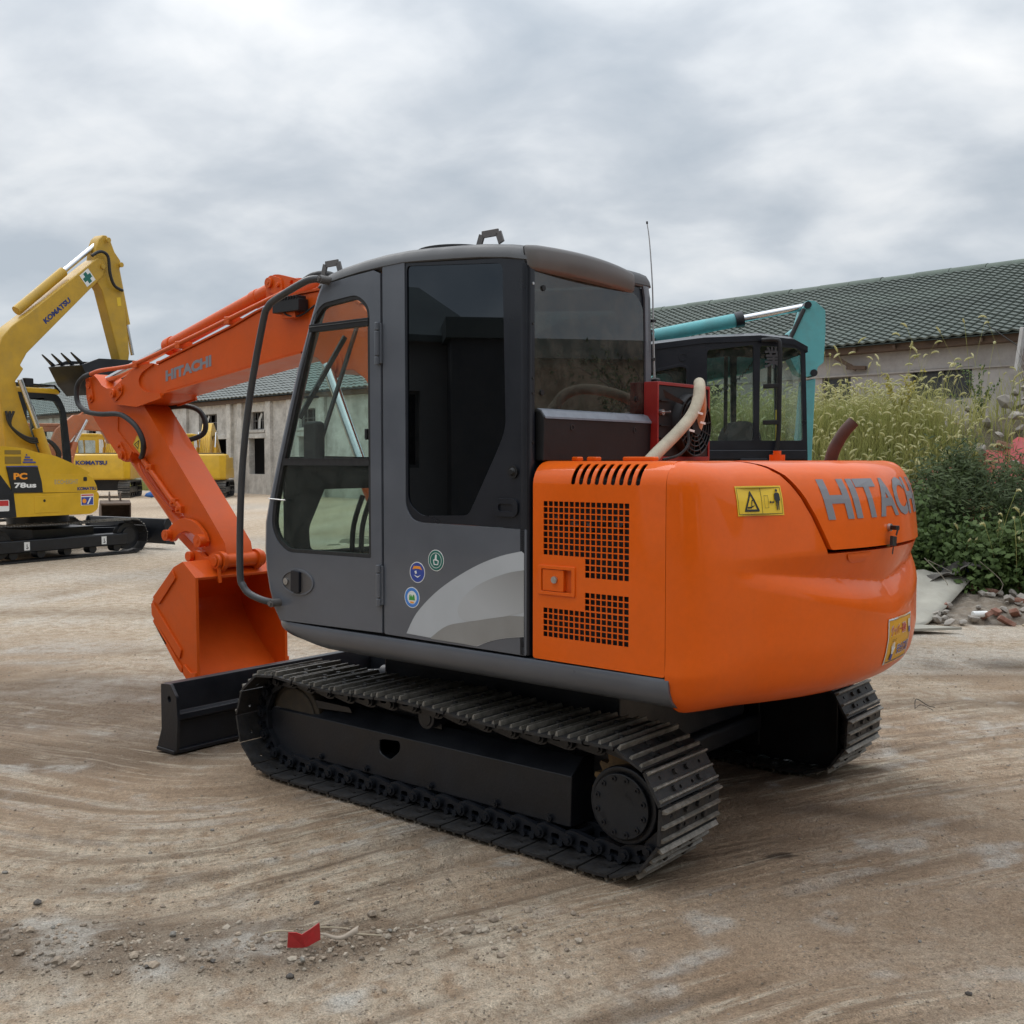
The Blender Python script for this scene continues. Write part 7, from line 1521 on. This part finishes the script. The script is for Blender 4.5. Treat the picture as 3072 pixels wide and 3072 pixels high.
for (x,y,l_,a,lab) in ((5.05,9.85,.30,-.7,'short pale stick of wood on the dirt at right'),(5.0,10.35,.42,.3,'pale wood lath on the rubble edge, nearer the board'),(5.75,10.5,.38,-.3,'pale wood lath at the right end of the rubble heap')):
    g=G(); g.obox((x,y,.03),(x+l_*math.cos(a),y+l_*math.sin(a),.05),.035,.02); tag(g.build('wood_stick',WOODP,None,smooth=0,bevel=.002),lab,'stick')
g=G(); g.cyl((0,0,0),(.16,.03,0),.032,12); o=g.build('plastic_bottle',WHITE,None,bevel=.008); o.location=(4.62,10.62,.10); tag(o,'small white plastic bottle lying on the rubble heap','bottle')
cloth('rag','dark grey rag heaped over the rubble beneath the bush','cloth',4.5,5.1,11.5,11.9,lambda x,y:.12+.16*math.exp(-((x-4.9)/.3)**2)+heapz(x,y),mat('grey_rag',(.10,.09,.08),.9,var=.3),nx=22,ny=16,seed=6,amp=.12)
cloth('blue_sheet','crumpled blue plastic on top of the grey rag','cloth',4.85,5.15,11.75,11.95,lambda x,y:.40,mat('blue_sheet',(.03,.10,.32),.5),nx=12,ny=10,seed=7,amp=.10)
for i in range(7):
    x,y=4.6+rg.uniform(0,1),11.3+rg.uniform(0,.5); g=G(); g.tube([(x,y,.15),(x+rg.uniform(-.2,.2),y,.32),(x+rg.uniform(-.35,.35),y+.1,.45+.15*rg.uniform())],.004,5,4); tag(g.build('dry_twig',mat('pale_twig',(.30,.26,.20),.9),None),'dry pale twig sticking out of the rubble under the bush','twig','twigs in the rubble')
# litter in the foreground
x,y=gw(912,2866); REDM=mat('red_scrap_paint',(.42,.020,.022),.45,var=.2,vscale=20,dirt=.3,dcol=(.25,.08,.06))
LT_=thing('metal_scrap','folded red metal scrap with a curled beige strip on the dirt','scrap',(x-.055,y,gz(x,y)))
g=G(); g.add([(0,0,.0),(.004,.0,.052),(.030,-.006,.054),(.050,-.008,.048),(.078,.006,.062),(.104,.016,.078),(.106,.020,.018),(.06,-.002,.0)],[(0,1,2,3,7),(3,4,5,6,7)]); o=g.build('red_plate',REDM,LT_,smooth=0,recalc=False); m_=o.modifiers.new('s','SOLIDIFY'); m_.thickness=.003
g=G(); rows=[]
for i in range(12):
    t_=i/11; zz=.022+.010*math.cos(t_*6); rows.append([(.104+.125*t_,.020+.012*t_,zz),(.106+.125*t_,.026+.020*t_,zz+.006+.016*t_*t_)])
g.grid(rows); o=g.build('beige_strip',mat('beige_strip',(.34,.28,.22),.8,var=.2),LT_,smooth=60,recalc=False); m_=o.modifiers.new('s','SOLIDIFY'); m_.thickness=.0015
for (px,py,dx,dy,lab) in ((960,2790,.11,-.02,'thin dry straw on the dirt above the red scrap'),(790,2820,.10,.015,'thin brown twig on the dirt left of the red scrap'),(1060,2825,.10,-.01,'thin straw beside the beige strip')):
    x,y=gw(px,py); g=G(); g.tube([(x,y,gz(x,y)+.006),(x+dx*.5,y+dy*.3,gz(x+dx*.5,y)+.012),(x+dx,y+dy,gz(x+dx,y+dy)+.006)],.0028,5,3); tag(g.build('straw',WOODP,None),lab,'straw')
x,y=gw(2745,2130); g=G(); g.tube([(x,y,.01),(x+.03,y+.06,.06),(x+.10,y+.04,.02),(x+.11,y-.05,.03)],.003,5,4); g.tube([(x,y,.01),(x+.05,y+.02,.03),(x+.10,y-.05,.01)],.002,5,4); tag(g.build('wire_twig',mat('dark_twig',(.06,.05,.04),.9),None),'thin bent dark twig on the dirt right of the far track','twig')
# old rusty bucket by the yellow machine's blade
RB_=thing('digging_bucket','rusty spare digging bucket on the ground beyond the yellow machine blade','bucket',(-10.15,27.2,0),R_(25)); ro=mat('rust_brown',(.095,.062,.042),.85,var=.3,vscale=6,dirt=.4,dcol=(.17,.13,.10))
ext(RB_,'bucket_shell',[(-.35,.55),(.05,.62),(.35,.40),(.42,.15),(.30,.0),(-.30,.02),(-.30,.06),(.27,.05),(.37,.17),(.30,.37),(.03,.57),(-.35,.50)],-.35,.35,ro,.01)
for x_ in (-.36,.34): ext(RB_,'side_plate',[(-.35,.55),(.05,.62),(.35,.40),(.42,.15),(.30,.0),(-.30,.02)],x_,x_+.02,ro,.004)
for x_ in (-.14,.12): ext(RB_,'bucket_ear',rnd([(-.10,.58),(.20,.50),(.18,.75),(.05,.85),(-.08,.78)],.04),x_,x_+.03,ro,.006)
for i in range(24):
    s=-7.4+3.2*rg.uniform(); o_=WO+WF*s+WR*rg.uniform(.2,1.6); chunk(rg.uniform(.10,.26),PLC,'rubble_chunk','pale rubble chunk lying by the shed doorway',(o_.x,o_.y,.08+.15*rg.uniform()),'chunks by the shed doorway',(rg.uniform(-.8,.8),rg.uniform(-.8,.8),rg.uniform(0,6)))
o_=gw(452,1494); g=G(); V,F=rock(rg); g.add([tuple(p*np.array([.3,.2,.22])) for p in V],F); o=g.build('blue_bag',mat('blue_bag',(.03,.13,.40),.5),None,smooth=60); o.location=(o_[0],o_[1],.15); tag(o,'small blue bag on the ground by the shed weeds','bag')

TR=thing('tree','small half-bare tree out of frame in front of the beige house','tree',(11.6,8.6,0)); g=G(); g.tube([(0,0,-.1),(.05,.05,1.2),(-.05,.1,2.2)],[.10,.08,.06],8,5); lv=V_(); rg=np.random.RandomState(77)
for i in range(14):
    a=rg.uniform(0,6.28); q=Vector((-.05,.1,rg.uniform(1.5,2.3))); e_=q+Vector((math.cos(a)*rg.uniform(.5,1.2),math.sin(a)*rg.uniform(.5,1.2),rg.uniform(.6,1.8))); g.tube([q,(q+e_)/2+Vector((0,0,.15)),e_],[.035,.02,.006],6,4)
    for k in range(60):
        p_=q.lerp(e_,rg.uniform(.4,1.05))+Vector(rg.normal(0,.14,3)); d=Vector(rg.normal(0,1,3)).normalized(); n_=d.orthogonal().normalized()*.03; lv.add([tuple(p_),tuple(p_+d*.05+n_),tuple(p_+d*.10),tuple(p_+d*.05-n_)],[(0,1,2,3)])
g.build('trunk',mat('bark',(.07,.055,.045),.9),TR,smooth=40); lv.build('crown',BUSHM,TR)

# unseen trees added behind the photographer to darken reflections in the paint
for k_,(x_,y_,h_,lab) in enumerate(((-5.5,-12.5,9.0,'tall dense tree added behind the photographer for dark reflections, leftmost of the row'),(-.5,-10.5,8.2,'tall dense tree added straight behind the photographer for dark reflections'),(4.6,-9.5,8.6,'tall dense tree added behind the photographer on the right for dark reflections'),(9.8,-6.5,8.0,'tall dense tree added for dark reflections at the right end of the row behind the photographer'))):
    T=thing('tree',lab,'tree',(x_,y_,0)); g=G(); g.tube([(0,0,-.1),(.1,.05,h_*.35),(0,.1,h_*.75)],[.20,.15,.06],8,5); rg=np.random.RandomState(200+k_); lv=V_()
    for i in range(12):
        a=rg.uniform(0,6.28); q=Vector((.05,.05,h_*rg.uniform(.3,.6))); e_=q+Vector((math.cos(a)*1.8,math.sin(a)*1.8,h_*.2*rg.uniform(.4,1.2))); g.tube([q,(q+e_)/2+Vector((0,0,.2)),e_],[.06,.04,.012],6,4)
    cl=[(Vector((rg.normal(0,1.25),rg.normal(0,1.25),h_*rg.uniform(.28,.95))),rg.uniform(.4,.8)) for _ in range(60)]
    for i in range(5000):
        c_,r_=cl[rg.randint(60)]; p_=c_+Vector(rg.normal(0,1,3)*r_*.6); d=Vector(rg.normal(0,1,3)).normalized(); n_=d.orthogonal().normalized()*.07; lv.add([tuple(p_),tuple(p_+d*.11+n_),tuple(p_+d*.24),tuple(p_+d*.11-n_)],[(0,1,2,3)])
    g.build('trunk',mat('bark',(.07,.055,.045),.9),T,smooth=40); lv.build('crown',BUSHM,T)
